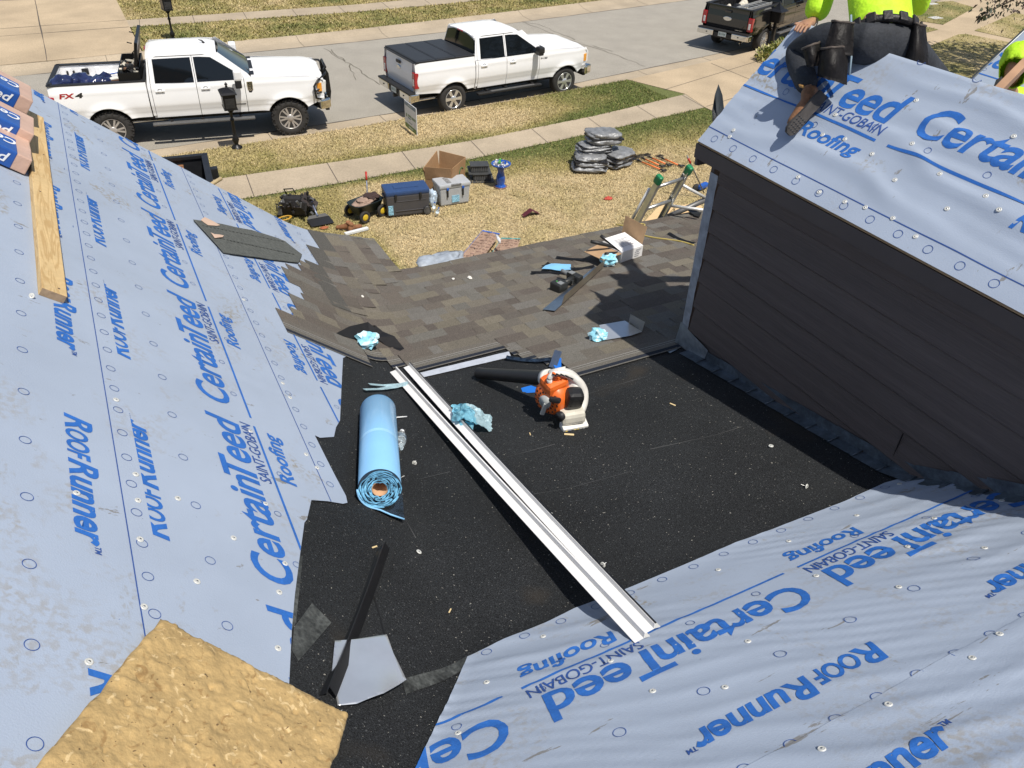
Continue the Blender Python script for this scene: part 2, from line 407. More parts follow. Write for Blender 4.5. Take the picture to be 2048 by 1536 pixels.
blades([(.5, LX-.02, lambda x: 9.0, walkB, 1150*D_, .028, .009, None), (-.5, 14.85, walkT, nearB, 1000*D_, .032, .010, None),
        (1.75, 24, farB, fwL, 260*D_, .05, .02, None), (1.75, 22, fwH, lambda x: fwH(x)+4.5, 260*D_, .05, .02, None)]
       + [(min(p[0] for p in P), min(40, max(p[0] for p in P)), (lambda P: lambda x: min(p[1] for p in P))(P), (lambda P: lambda x: max(p[1] for p in P))(P), 90*D_, .05, .03, P) for P in PATCH])
# ---------------------------------------------------------------- house
house = empty('house', (0, 0, 0), None, 'house being re-roofed, pale blue underlayment on its slopes and a dark brown sided dormer', 'house')
wood_d = mat('raw_plywood', (.42, .29, .16), .8, var=.15, scale=3, aniso=(1, 1, 12))
brown = mat('brown_fibre_cement', (.092, .073, .067), .75, var=.14, scale=2.2, aniso=(1, .12, 6), bump=.25, bscale=30, fine=.12, fscale=45)
brown_t = mat('brown_painted_trim', (.066, .052, .048), .55, var=.08, scale=3)
brick = mat('brick_wall', (.30, .16, .11), .9, var=.25, scale=6, bump=.3)
galv = mat('galvanised_metal', (.50, .53, .56), .34, 1.0, var=.12, scale=7, fine=.06, fscale=60)
galv_old = mat('weathered_flashing', (.10, .125, .15), .38, .35, var=.4, scale=9, bump=.06, bscale=12, fine=.15, fscale=40)
wrap_g = mat('grey_house_wrap', (.27, .30, .34), .6, var=.25, scale=14)
def sheet_mat(name, base, rough=.62, str_=.12):
    mt = mat(name, base, rough, var=.06, scale=1.3, bump=str_, bscale=170, spec=.3); t = mt.node_tree; N = t.nodes; L = t.links; b = N['Principled BSDF']
    src = b.inputs['Base Color'].links[0].from_socket; tc = N.new('ShaderNodeTexCoord')
    def layer(src, sc, lo, hi, col, asp, dist=1.2, sub=None):
        mp = N.new('ShaderNodeMapping'); mp.inputs['Scale'].default_value = asp; L.new(tc.outputs['Object'], mp.inputs[0])
        n = N.new('ShaderNodeTexNoise'); n.inputs['Scale'].default_value = sc; n.inputs['Detail'].default_value = 7; n.inputs['Roughness'].default_value = .68; n.inputs['Distortion'].default_value = dist
        L.new(mp.outputs[0], n.inputs['Vector']); r = N.new('ShaderNodeMapRange'); r.inputs[1].default_value = lo; r.inputs[2].default_value = hi; L.new(n.outputs['Fac'], r.inputs[0])
        f = r.outputs[0]
        if sub:
            n2 = N.new('ShaderNodeTexNoise'); n2.inputs['Scale'].default_value = sub; n2.inputs['Detail'].default_value = 3; L.new(tc.outputs['Object'], n2.inputs['Vector'])
            r2 = N.new('ShaderNodeMapRange'); r2.inputs[1].default_value = .45; r2.inputs[2].default_value = .6; L.new(n2.outputs['Fac'], r2.inputs[0])
            mu = N.new('ShaderNodeMath'); mu.operation = 'MULTIPLY'; L.new(f, mu.inputs[0]); L.new(r2.outputs[0], mu.inputs[1]); f = mu.outputs[0]
        mx = N.new('ShaderNodeMix'); mx.data_type = 'RGBA'; L.new(f, mx.inputs['Factor']); L.new(src, mx.inputs['A']); mx.inputs['B'].default_value = (*col, 1); return mx.outputs['Result']
    src = layer(src, 1.6, .54, .70, (.30, .30, .30), (1, 1, 1), 1.0, 40)
    src = layer(src, 2.6, .60, .66, (.27, .255, .225), (1, .45, 1), .5, 50)
    src = layer(src, 55, .70, .73, (.10, .09, .08), (1, 1, 1), .0)
    src = layer(src, 7, .655, .67, (.22, .22, .22), (.25, 1.6, 1), .2)
    L.new(src, b.inputs['Base Color']); return mt
under = sheet_mat('underlayment_fabric', (.335, .39, .48))
ink = mat('blue_ink', (.022, .125, .43), .6, var=.10, scale=9, fine=.08, fscale=90)
ink_d = mat('dark_blue_ink', (.025, .075, .27), .6, var=.1, scale=9)
def wrinkles(kind):
    def wl(x, y):
        a = .0016*noise.noise((x*5, y*1.6, 0)) + .004*max(0, 1-abs(noise.noise((x*1.7+.35*y, y*.75, 4)))*9)*(noise.noise((x*.9, y*.9, 8)) > .0)
        return a+.0035
    def folds(q, t, lam, wob, seed, sharp=2.6):
        ph = t/lam+wob*noise.noise((q*.8, t*1.1, seed))+.35*noise.noise((q*2.3, t*3, seed+5))
        return (.5+.5*math.cos(6.2832*ph))**sharp
    def wp(x, y):
        t = y*.93+.26*x; q = x*.9-.3*y
        m1 = max(0, .35+1.1*noise.noise((q*1.1, t*1.6, 21))); m2 = max(0, .25+1.2*noise.noise((q*1.6, t*2.2, 33)))
        return .0145*m1*folds(q, t, .14, 1.6, 1.5)+.0075*m2*folds(q*1.3, t+.25*q, .062, 1.4, 7.5)+.0021*folds(q*.9, t+.12*q, .041, 1.0, 27.5, 3)*max(0, .5+noise.noise((q*1.3, t*2, 61)))+.0035*noise.noise((q*2.1, t*3.1, 3))+.005
    def wd(x, y):
        t = x*1.35+.06*y; q = y
        m1 = max(0, .45+1.0*noise.noise((q*.9, t*2.0, 41))); m2 = max(0, .3+1.2*noise.noise((q*1.5, t*3, 53)))
        k = min(1, max(.05, (x-DXE-.05)/.09))*min(1, max(.25, (DXR-x+.06)/.12))
        return (.027*m1*folds(q, t+.1*math.sin(q*1.3), .19, 1.1, 11.5, 2.2)+.012*m2*folds(q*1.2, t-.12*q, .085, 1.2, 17.5))*k+.003
    return dict(L=wl, P=wp, D=wd)[kind]
def ring(bm, p, q, r, w_=.0024, n=22, mi=1):
    A = [bm.verts.new((p+r*math.cos(6.2832*i/n), q+r*math.sin(6.2832*i/n), 0)) for i in range(n)]
    B_ = [bm.verts.new((p+(r-w_)*math.cos(6.2832*i/n), q+(r-w_)*math.sin(6.2832*i/n), 0)) for i in range(n)]
    for i in range(n): bm.faces.new((A[i], A[(i+1) % n], B_[(i+1) % n], B_[i])).material_index = mi
def rect(bm, p0, p1, q0, q1, mi=0): poly(bm, [(p0, q0, 0), (p1, q0, 0), (p1, q1, 0), (p0, q1, 0)], mi)
W_SH = 1.22; T_SH = 1.227
def print_pattern(p0, p1, ph, flip=False, sc=1.0, hide=()):
    """printing of one roll in (p along the reading direction, q up the roof from the lower edge); material 0 = blue, 1 = dark blue"""
    bm = BM(); i = math.floor((p0/sc-ph)/T_SH)-1
    a0, a1 = (p0/sc, p1/sc) if not flip else (-p1/sc, -p0/sc)
    if flip: i = math.floor((a0-ph)/T_SH)-1
    while ph+i*T_SH < a1+.2:
        b = ph+i*T_SH
        put_text(bm, 'Certain', (b, .47, 0), (1, 0, 0), (0, 1, 0), .655, .172, 0, bold=.020, shear=.22, sp=.97)
        put_text(bm, 'Teed', (b+.632, .47, 0), (1, 0, 0), (0, 1, 0), .475, .172, 0, bold=.020, shear=.22, sp=.97)
        put_text(bm, 'SAINT-GOBAIN', (b+.645, .402, 0), (1, 0, 0), (0, 1, 0), .46, .058, 1, bold=.008, shear=.16, sp=.95)
        rect(bm, b-.055, b+1.10, .374, .386, 0)
        put_text(bm, 'Roofing', (b+.675, .262, 0), (1, 0, 0), (0, 1, 0), .40, .083, 0, bold=.024, shear=.22, sp=1.0)
        put_text(bm, 'R', (b+.125, .955, 0), (1, 0, 0), (0, 1, 0), .095, .105, 0, bold=.028, shear=.3)
        put_text(bm, 'OOF', (b+.222, .955, 0), (1, 0, 0), (0, 1, 0), .185, .082, 0, bold=.028, shear=.3, sp=.96)
        put_text(bm, 'R', (b+.405, .955, 0), (1, 0, 0), (0, 1, 0), .095, .105, 0, bold=.028, shear=.3)
        put_text(bm, 'unner', (b+.505, .955, 0), (1, 0, 0), (0, 1, 0), .35, .110, 0, bold=.028, shear=.3, sp=.96)
        put_text(bm, 'TM', (b+.858, 1.012, 0), (1, 0, 0), (0, 1, 0), .035, .022, 1, bold=.02, shear=.3)
        for j in range(4): ring(bm, b+.06+j*T_SH/4, .815, .0207); ring(bm, b+.13+j*T_SH/4, .432 if (j*T_SH/4 < .45 or j == 3) else .335, .017)
        i += 1
    n0 = math.floor(a0/.1605)
    while n0*.1605 < a1: ring(bm, n0*.1605, .045, .0207); ring(bm, n0*.1605+.05, 1.175, .0207); n0 += 1
    rect(bm, a0, a1, .087, .0915, 1); rect(bm, a0, a1, 1.130, 1.1345, 1)
    for v in bm.verts:
        p, q = v.co.x, v.co.y
        if flip: p, q = -p, W_SH-q
        v.co = (p*sc, q*sc, 0)
    return bm
def sheet(name, P, zfn, off, wr, parent, res, pat=None, to_xy=None, mats=None):
    """fabric laid over a roof: P outline in (x,y), zfn height of the roof there, pat the printing mapped by to_xy"""
    xs = [p[0] for p in P]; ys = [p[1] for p in P]
    bm = gridbm(min(xs), max(xs), min(ys), max(ys), res); clip(bm, P, res*3)
    fz = lambda x, y, e: zfn(x, y)+off+wr(x, y)+e
    for v in bm.verts: v.co.z = fz(v.co.x, v.co.y, 0)
    for f in bm.faces: f.smooth = True
    if pat is not None:
        for v in pat.verts: v.co.x, v.co.y = to_xy(v.co.x, v.co.y)
        bmesh.ops.delete(pat, geom=[v for v in pat.verts if not (min(xs)-.6 < v.co.x < max(xs)+.6 and min(ys)-1.3 < v.co.y < max(ys)+1.3)], context='VERTS')
        pat.normal_update()
        bisect_grid(pat, min(xs), max(xs), min(ys), max(ys), res*1.6)
        clip(pat, P, res*3)
        pat.normal_update()
        for f in pat.faces:
            if f.normal.z < 0: f.normal_flip()
        for v in pat.verts: v.co.z = fz(v.co.x, v.co.y, .0027)
        for f in pat.faces: f.smooth = True; f.material_index += 1
        t = bpy.data.meshes.new('t'); pat.to_mesh(t); pat.free(); bm.from_mesh(t); bpy.data.meshes.remove(t)
    return ob(name, bm, mats or [under, ink, ink_d], parent)
def xy(px, off=0.0, fn=None): return [tuple(hit(u, v, fn, off)[:2]) for u, v in px]
# arc-length tables on the two-part slopes
CS = math.sqrt(1+LS*LS); CL = math.sqrt(1+LL*LL)
def xL(v): return XC - v/CS if v > 0 else XC - v/CL            # v up-slope from the crease
CP = math.sqrt(1+PS*PS); CM = math.sqrt(1+ML*ML)
def yP(v): return YC - v/CP if v > 0 else YC - v/CM
# deck, walls, eaves
deckP = [(-3.4, -2.6), (7.4, -2.6), (7.4, YE-.03), (XE-.02, YE-.03), (XE-.02, YR-.03), (-3.4, YR-.03)]
bm = gridbm(-3.4, 7.4, -2.6, YR, .16); clip(bm, deckP, .4)
for v in bm.verts: v.co.z = S(v.co.x, v.co.y)-.022
bmesh.ops.solidify(bm, geom=bm.faces[:], thickness=.03)
ob('roof_deck', bm, wood_d, house)
bm = BM()
box(bm, (-.85, 1.9, 1.55), (5.3, 9.0, 3.1)); box(bm, (4.45, 1.55, 1.55), (5.296, 8.3, 3.1))
for i in range(34):
    x = -3.2+i*.145; poly(bm, [(x, YR-.42, 3.05), (x+.145, YR-.42, 3.05), (x+.145, YR-.42, S(x+.145, YR-.42)-.06), (x, YR-.42, S(x, YR-.42)-.06)])
ob('wall', bm, brick, house)
bm = BM(); zE = H-1.083*K
box(bm, ((XE+7.4)/2+.02, YE-.015, zE-.11), (7.4-XE-.03, .03, .17)); box(bm, (XE-.008, (YE+YR)/2+.005, zE-.112), (.026, YR-YE, .166))
ob('fascia', bm, brown_t, house)
bm = BM(); xs = np.arange(-3.3, XE-.05, .1)
for a, b in zip(xs, xs[1:]):
    for (o1, o2, d) in ((.0, .17, .022),):
        prism(bm, [(a, YR-.008, S(a, YR)-.005), (b, YR-.008, S(b, YR)-.005), (b, YR-.008, S(b, YR)-.19), (a, YR-.008, S(a, YR)-.19)], .024, Vector((0, 1, 0)))
ob('rake_board', bm, mat('red_brown_trim', (.09, .05, .04), .7), house)
# black membrane in the low-slope part
memb = mat('black_granule_membrane', (.0165, .0180, .0195), .75, var=.25, scale=1.3, fine=.85, fscale=170, bump=.55, bscale=260, spec=.3)
t = memb.node_tree; N = t.nodes; b = N['Principled BSDF']; src = b.inputs['Base Color'].links[0].from_socket
tc = N.new('ShaderNodeTexCoord')
def memlayer(src, sc, lo, hi, col, rnd=False):
    n = N.new('ShaderNodeTexNoise'); n.inputs['Scale'].default_value = sc; n.inputs['Detail'].default_value = 2; t.links.new(tc.outputs['Object'], n.inputs['Vector'])
    r = N.new('ShaderNodeMapRange'); r.inputs[1].default_value = lo; r.inputs[2].default_value = hi; t.links.new(n.outputs['Fac'], r.inputs[0])
    mx = N.new('ShaderNodeMix'); mx.data_type = 'RGBA'; t.links.new(r.outputs[0], mx.inputs['Factor']); t.links.new(src, mx.inputs['A']); mx.inputs['B'].default_value = (*col, 1); return mx.outputs['Result']
src = memlayer(src, 120, .655, .70, (.085, .09, .092)); src = memlayer(src, 75, .72, .75, (.40, .38, .33)); src = memlayer(src, 1.9, .64, .80, (.045, .036, .026))
t.links.new(src, b.inputs['Base Color'])
seam_m = mat('membrane_seam', (.055, .056, .056), .6); seam_d = mat('membrane_split', (.004, .004, .004), .6)
dusty = mat('dusty_patch', (.05, .053, .05), .55, var=.6, scale=14, fine=.4, fscale=60)
mP = [(-.9, .3), (XW-.004, .3), (XW-.004, 4.95), (1.0, 4.95), (.4, 4.5), (-.2, 2.2)]
bm = gridbm(-.9, XW, .3, 4.95, .05); clip(bm, mP, .15)
for v in bm.verts: v.co.z = S(v.co.x, v.co.y)+.004+.0016*noise.noise((v.co.x*2.2, v.co.y*2.2, 0))
for f in bm.faces: f.smooth = True
def on_roof_ribbon(bm, px, w_, off, mi, jit=.3, sub=.12):
    P = [hit(*q) for q in px]; out = []
    for a, b in zip(P, P[1:]):
        n = max(1, int((b-a).length/sub)); out += [a.lerp(b, i/n) for i in range(n)]
    out.append(P[-1]); ribbon(bm, out, w_, lambda x, y: S(x, y)+off, mi, jit)
for s_ in ([(1162, 793), (1300, 752)], [(1300, 900), (1430, 872), (1483, 855)], [(1000, 1000), (1130, 980), (1260, 945)], [(795, 1012), (832, 1078)], [(838, 960), (900, 945)], [(940, 935), (1110, 890)]):
    on_roof_ribbon(bm, s_, .0035, .0068, 1, .8)
on_roof_ribbon(bm, [(746, 1192), (760, 1235), (774, 1296)], .009, .0068, 2, .6)
ob('membrane', bm, [memb, seam_m, seam_d], house)
def patch_on_roof(name, px, off, m_, parent=None, thick=.0015, sub=.04, wav=0.0):
    P = [hit(u, v, None, off) for u, v in px]; Q = [(p.x, p.y) for p in P]
    bm = gridbm(min(q[0] for q in Q), max(q[0] for q in Q), min(q[1] for q in Q), max(q[1] for q in Q), sub); clip(bm, Q, sub*3)
    for v in bm.verts: v.co.z = S(v.co.x, v.co.y)+off+wav*(1+noise.noise((v.co.x*9, v.co.y*9, 3)))
    for f in bm.faces: f.smooth = True
    return ob(name, bm, m_, parent)
patch_on_roof('tar_patch', [(624, 1206), (663, 1245), (597, 1322), (584, 1300), (588, 1255)], .0085, dusty, house)
patch_on_roof('tar_strip', [(803, 1358), (934, 1312), (925, 1340), (850, 1375), (812, 1388)], .0085, dusty, house)
patch_on_roof('tar_patch', [(597, 1112), (606, 1112), (592, 1245), (584, 1258), (585, 1180)], .0085, dusty, house)
patch_on_roof('film_strip', [(831, 748), (1018, 703), (1022, 714), (838, 757)], .010, mat('release_film_grey', (.46, .49, .55), .5, var=.12, scale=20), house, wav=.002)
# underlayment on the front gable slope
wl = wrinkles('L')
V1 = 1.14; EXPO = 1.015
mapL = lambda y0, v0: (lambda p, q: (xL(v0+q), y0+p))
def zS(x, y): return S(x, y)
yk = YR+.012
p0 = [(623, 868), (640, 876), (668, 874), (672, 855), (680, 841), (684, 755), (686, 716)]
q0 = xy(p0, .01)
row0 = q0+[(q0[-1][0]+.25, q0[-1][1]+.35), (XE-.5, 5.5), (XE-.12, 6.2), (XE-.06, yk), (xL(1.26), yk), (xL(1.26), q0[0][1])]
U0 = sheet('underlayment', row0, zS, .008, wl, house, .035, print_pattern(1.5, 8.2, .11-1.53, True), mapL(0, 1.00-W_SH+.27))
q1 = xy([(628, 868), (650, 912), (672, 955), (692, 992), (695, 1006), (686, 1008), (655, 1003), (623, 1001), (614, 1040), (609, 1046), (599, 1119), (590, 1190), (584, 1259), (579, 1361), (574, 1440)], .012)
row1 = [(xL(V1), yk), *[(xL(V1), y) for y in (6, 5.2)], q1[0], *q1[1:], (xL(2.0), -.4), (xL(V1+W_SH), -.6), (xL(V1+W_SH), yk)]
U1 = sheet('underlayment', row1, zS, .0115, wl, house, .03, print_pattern(-.6, 7.3, 3.34-T_SH*3, False), mapL(0, V1))
V2 = V1+EXPO
row2 = [(xL(V2), yk), (xL(V2), -.6), (xL(V2+W_SH), -.6), (xL(V2+W_SH), yk)]
U2 = sheet('underlayment', row2, zS, .015, wl, house, .035, print_pattern(-.6, 7.3, -2.87-.125, True), mapL(0, V2))
V3 = V2+EXPO
row3 = [(xL(V3), yk), (xL(V3), -.6), (-3.3, -.6), (-3.3, yk)]
U3 = sheet('underlayment', row3, zS, .0185, wl, house, .06)
# underlayment on the main slope
wp = wrinkles('P'); SPX = 1.115
q2 = xy([(935, 1310), (1010, 1275), (1090, 1243), (1150, 1214), (1250, 1176), (1380, 1122), (1470, 1083), (1550, 1054), (1700, 996), (1770, 963), (1800, 955), (1830, 953), (1900, 962), (1960, 972), (2048, 988)], .02)
q2[-1] = (XW-.06, q2[-1][1]); q2b = xy([(830, 1536), (870, 1452), (900, 1392)], .02)
EX2 = EXPO*SPX+.14
rowA = q2+[(XW-.05, -.5), (-.6, -.5), (-.35, .0)]+q2b
mapP = lambda x0, v0: (lambda p, q: (x0-p, yP(v0+q)))
v0P = CP*(YC-(q2[2][1]+q2[6][1])/2)
wpe = lambda x, y: wp(x, y)*(1 if y < 1.7 else max(.25, 1-(y-1.7)*4))
xcP = hit(1609, 1203)[0]+.05
U4 = sheet('underlayment', rowA, zS, .009, wpe, house, .017, print_pattern(-4.2, 1.0, (-xcP)/SPX, False, SPX), mapP(0, v0P))
vB = CP*(YC-hit(1800, 1371)[1])
rowB = [(XW-.05, yP(vB)), *[(x, yP(vB)+.004*math.sin(x*7)) for x in np.arange(3.2, -.5, -.3)], (-.6, yP(vB)), (-.6, -1.6), (XW-.05, -1.6)]
U5 = sheet('underlayment', rowB, zS, .0125, wp, house, .02, print_pattern(-1.0, 4.2, hit(1893, 1447)[0]/SPX-.895-2*T_SH, True, SPX), mapP(0, vB))
# dormer
zcs = [H+K*q for q in (-.522, -.575, -.627, -.674, -.7315, -.7834, -.8419, -.9006, -.955, -1.01)]
bm = BM(); y0, y1 = -1.2, 3.735
for zt, zb in zip(zcs, zcs[1:]):
    X = XW; A = [(X-.012, zb), (X-.026, zb+.016), (X-.002, zt+.02), (X+.012, zt+.02), (X+.012, zb)]
    a = [bm.verts.new((x, y0, z)) for x, z in A]; b = [bm.verts.new((x, y1, z)) for x, z in A]
    for i in range(5): bm.faces.new((a[i], a[(i+1) % 5], b[(i+1) % 5], b[i]))
    bm.faces.new(a); bm.faces.new(b[::-1])
bmesh.ops.recalc_face_normals(bm, faces=bm.faces[:])
for (yy, i) in ((1.95, 5),):   # butt joints
    zt, zb = zcs[i], zcs[i+1]; box(bm, (XW-.0185, yy, (zt+zb)/2), (.010, .0018, zt-zb-.004), mi=1)
box(bm, (XW+.03, 1.27, (zcs[0]+zcs[-1])/2+.05), (.036, 4.9, 1.5), mi=1)
ob('siding', bm, [brown, mat('shadow_gap', (.012, .010, .010), .9)], house)
bm = BM(); n = 26; zt = H-.56*K; zb = H-.925*K; V = []
for i in range(n+1):
    z = zt+(zb-zt)*i/n; V.append((bm.verts.new((XW-.018, 3.822+.003*noise.noise((z*9, 0, 0)), z)), bm.verts.new((XW-.0185, 3.752-.012*noise.noise((z*7, 3, 0))-.006*noise.noise((z*30, 3, 0))-(.012 if i < n*.6 else 0), z)), bm.verts.new((XW+.03, 3.828, z))))
for a, b in zip(V, V[1:]): bm.faces.new((a[0], b[0], b[1], a[1])); bm.faces.new((a[2], b[2], b[0], a[0]))
ob('corner_wrap', bm, wrap_g, house)
bm = BM(); box(bm, (DXR+.1, 3.812, H-.75*K), (2*(DXR+.1-XW)+.02, .03, 1.5))
poly(bm, [(DXE+.06, 3.825, DZE-.15), (2*DXR-DXE-.06, 3.825, DZE-.15), (DXR, 3.825, DZR-.05)])
ob('gable_wall', bm, brown, house)
bm = BM(); fz = DZE-.105
box(bm, (DXE+.022, 1.30, fz+.038), (.022, 5.0+.08, .09), bev=.003); box(bm, (DXE+.085, 1.3, fz-.0), (.11, 5.0, .012)); box(bm, (DXE+.115, DY1+.012, DZE-.09), (.18, .022, .14))
for sgn in (1, -1):
    a = Vector((DXE+.012, DY1+.012, DZE-.03)); b = Vector((DXR, DY1+.012, DZR-.03))
    if sgn < 0: a.x = 2*DXR-a.x
    prism(bm, [a, b, b-Vector((0, 0, .12)), a-Vector((0, 0, .12))], .022, Vector((0, 1, 0)))
ob('fascia', bm, brown_t, house)
bm = BM()
for sgn in (1, -1):
    f = lambda x: x if sgn > 0 else 2*DXR-x
    prism(bm, [(f(DXE+.004), -1.2, DZE-.006), (f(DXE+.004), DY1, DZE-.006), (f(DXR), DY1, DZR-.006), (f(DXR), -1.2, DZR-.006)], .018, Vector((-1*sgn, 0, 1)).normalized())
ob('roof_deck', bm, wood_d, house)
def zDD(x, y): return zD(x, y) if x < DXR else DZR-(x-DXR)*.985
wd = wrinkles('D'); CD = math.sqrt(1+.985**2)
rowD = [(DXE-.004, -1.0), (DXR+.45, -1.0), (DXR+.45, DY1+.01), (DXR+.01, DY1+.012), (DXE+.3, DY1+.02), (DXE+.12, DY1+.005), (DXE-.004, DY1)]
pc = hit(1840, 290, zDD)
U6 = sheet('underlayment', rowD, zDD, .005, wd, house, .0165, print_pattern(-4.2, 1.5, (-pc.y-.08)/1.1-3*T_SH, False, 1.1), lambda p, q: (DXE+q/CD, -p))
# metal along the dormer's foot
bm = None
yy = 3.70; k_ = 0
while yy > -.5:
    l = .185; o = .0105+.0006*(k_ % 2); bm = BM(); y2 = yy-l
    A = [(XW-.105, yy, S(XW-.1, yy)+o), (XW-.105, y2, S(XW-.1, y2)+o+.006), (XW-.022, y2, S(XW, y2)+o+.012), (XW-.022, yy, S(XW, yy)+o+.004)]
    B_ = [A[3], A[2], (XW-.021, y2, S(XW, y2)+.085+random.uniform(-.004, .004)), (XW-.021, yy+.02, S(XW, yy)+.085)]
    poly(bm, A); poly(bm, B_)
    tube(bm, [(XW-.105, y2, A[1][2]), (XW-.02, y2-.002, A[2][2])], .004, 5)
    ob('step_flashing', bm, galv_old, house); yy -= l-.012; k_ += 1
kp = [hit(u, v, None, .014) for u, v in ((1305, 680), (1352, 664), (1374, 688), (1340, 706))]
bm = BM(); prism(bm, kp, .002); kb = hit(1352, 668, None, .01); poly(bm, [(XW-.024, 3.86, S(XW, 3.86)+.005), (XW-.024, 3.52, S(XW, 3.52)+.01), (XW-.024, 3.50, S(XW, 3.5)+.10), (XW-.024, 3.83, S(XW, 3.8)+.20)])
poly(bm, [(XW-.024, 3.832, S(XW, 3.83)+.005), (XW+.12, 3.832, S(XW, 3.83)+.005), (XW+.12, 3.832, S(XW, 3.8)+.16), (XW-.024, 3.832, S(XW, 3.8)+.19)])
ob('kickout_flashing', bm, mat('aged_zinc', (.30, .34, .38), .45, .6, var=.25, scale=18), house)
# cap nails driven through the sheets
capw = mat('cap_plastic', (.62, .62, .58), .35, var=.1, scale=30, trans=.15); steel = mat('steel', (.45, .45, .45), .35, 1.0, var=.1)
bm = BM(); lathe(bm, [(0.0001, .0042), (.003, .0042), (.0034, .0030), (.0075, .0026), (.0085, .0036), (.0112, .0034), (.0128, .0008), (.0130, 0)], 14)
for f in bm.faces: f.material_index = 1 if max(math.hypot(v.co.x, v.co.y) for v in f.verts) < .0036 else 0
nail_me = bpy.data.meshes.new('cap_nail'); bm.to_mesh(nail_me); bm.free(); nail_me.materials.append(capw); nail_me.materials.append(steel)
def nails(sh, px, fn, wr, off):
    for u, v in px:
        p = hit(u, v, fn, off); e = .012; f = lambda x, y: fn(x, y)
        nrm = Vector((f(p.x-e, p.y)-f(p.x+e, p.y), f(p.x, p.y-e)-f(p.x, p.y+e), 2*e)).normalized()
        o = bpy.data.objects.new('cap_nail', nail_me); COL.objects.link(o); o.parent = sh
        o.matrix_local = Matrix.Translation((p.x, p.y, fn(p.x, p.y)+off+wr(p.x, p.y)+.0004)) @ frame(nrm).to_4x4()
q = lambda X, Y, x0, y0, s: (x0+X/s, y0+Y/s)
nails(U4, [q(*a, 1148, 900, 2.2756) for a in [(1480, 160), (1285, 302), (1635, 320), (1945, 235), (975, 420), (655, 550), (1515, 447), (1100, 578), (1865, 452), (1475, 630), (165, 967), (790, 875), (357, 1102), (685, 1085)]] + [(1086, 1275), (973, 1368), (916, 1468)], S, wpe, .0095)
nails(U5, [q(*a, 1148, 900, 2.2756) for a in [(1930, 847), (1808, 953), (1425, 1168), (1123, 1370)]], S, wp, .013)
nails(U6, [q(*a, 1348, 0, 2.9257) for a in [(345, 775), (325, 805), (940, 687), (868, 793), (998, 818), (1157, 905), (1388, 855), (1415, 592), (1985, 803), (1290, 1057), (725, 1040), (848, 1128), (1548, 1035), (1815, 1167), (998, 1185), (1118, 1218), (1278, 1282), (1595, 1227), (1888, 1257), (1412, 1388)]], zDD, wd, .0055)
nails(U1, [q(*a, 0, 1011, 2.9257) for a in [(1368, 195), (1155, 452), (1668, 345), (1635, 512), (1628, 840)]] + [q(*a, 0, 780, 3.2) for a in [(1140, 700), (1262, 1233)]] + [q(*a, 300, 560, 3.2) for a in [(180, 1403), (740, 1437), (643, 972), (1070, 1205), (1000, 1120), (850, 665), (897, 757), (600, 130)]], S, wl, .012)
nails(U2, [q(*a, 0, 1011, 2.9257) for a in [(822, 203), (845, 600), (523, 920)]] + [q(*a, 0, 780, 3.2) for a in [(745, 68), (870, 545), (885, 712), (898, 962), (492, 665)]], S, wl, .0155)
# shingles: courses of laminated tabs running from the low slope up across the valley
shing = mat('asphalt_shingle', (1, 1, 1), .92, var=.10, scale=30, attr='col', fine=.42, fscale=240, bump=.5, bscale=220, spec=.25)
PAL0 = [(.125, .105, .088), (.145, .130, .110), (.175, .155, .122), (.158, .152, .135), (.130, .113, .098), (.195, .172, .128), (.105, .086, .075), (.165, .158, .145)]
PAL = [tuple(c*.68+m*.32 for c, m in zip(q, (.150, .134, .112))) for q in PAL0]
LBT = [(4.75, .92), (4.9, .78), (5.05, .88), (5.3, .93), (5.5, 1.05), (5.75, 1.0), (6.0, 1.05), (6.2, 1.2), (9, 1.5)]
def xleft(y):
    for a, b in LBT:
        if y < a: return b
    return 1.5
tops = [(1.14, 4.52), (1.30, 4.50), (1.45, 4.66), (1.56, 4.52), (1.72, 4.40), (2.30, 4.39), (2.33, 4.28), (2.42, 4.16), (2.53, 4.03), (2.60, 3.76), (9, 3.75)]
def ytop(x):
    for a, b in tops:
        if x < a: return b
    return 3.75
SV = []; SF = []; SCo = []
def s_patch(us, v0, v1, place, o0, o1, col, lip=True, o2=None):
    """one tab: us positions across, v0 exposed edge, v1 upper edge"""
    b0 = len(SV)
    for u in us:
        x, y = place(u, v0); x2, y2 = place(u, v1)
        SV.append((x, y, S(x, y)+o0+.009)); SV.append((x2, y2, S(x2, y2)+o1+.009)); SV.append((x, y, S(x, y)+o0-.003)); SCo.extend([(*col, 1), (*col, 1), (*[c*.22 for c in col], 1)])  # lip foot coloured darker: paints the shadow line under each tab
    for i in range(len(us)-1):
        a = b0+3*i; SF.append((a, a+3, a+4, a+1))
        if lip: SF.append((a+2, a+5, a+3, a))
EXM = .135
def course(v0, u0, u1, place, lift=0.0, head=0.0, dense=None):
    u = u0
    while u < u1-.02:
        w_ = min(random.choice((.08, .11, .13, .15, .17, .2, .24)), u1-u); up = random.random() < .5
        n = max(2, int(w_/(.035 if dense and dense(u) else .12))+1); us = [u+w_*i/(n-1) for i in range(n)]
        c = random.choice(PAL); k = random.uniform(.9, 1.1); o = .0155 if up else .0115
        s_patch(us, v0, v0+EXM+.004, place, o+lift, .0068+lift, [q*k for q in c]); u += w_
pM = lambda u, v: (u, YE-v/CM)          # u = x, v up from the eave
i = 0
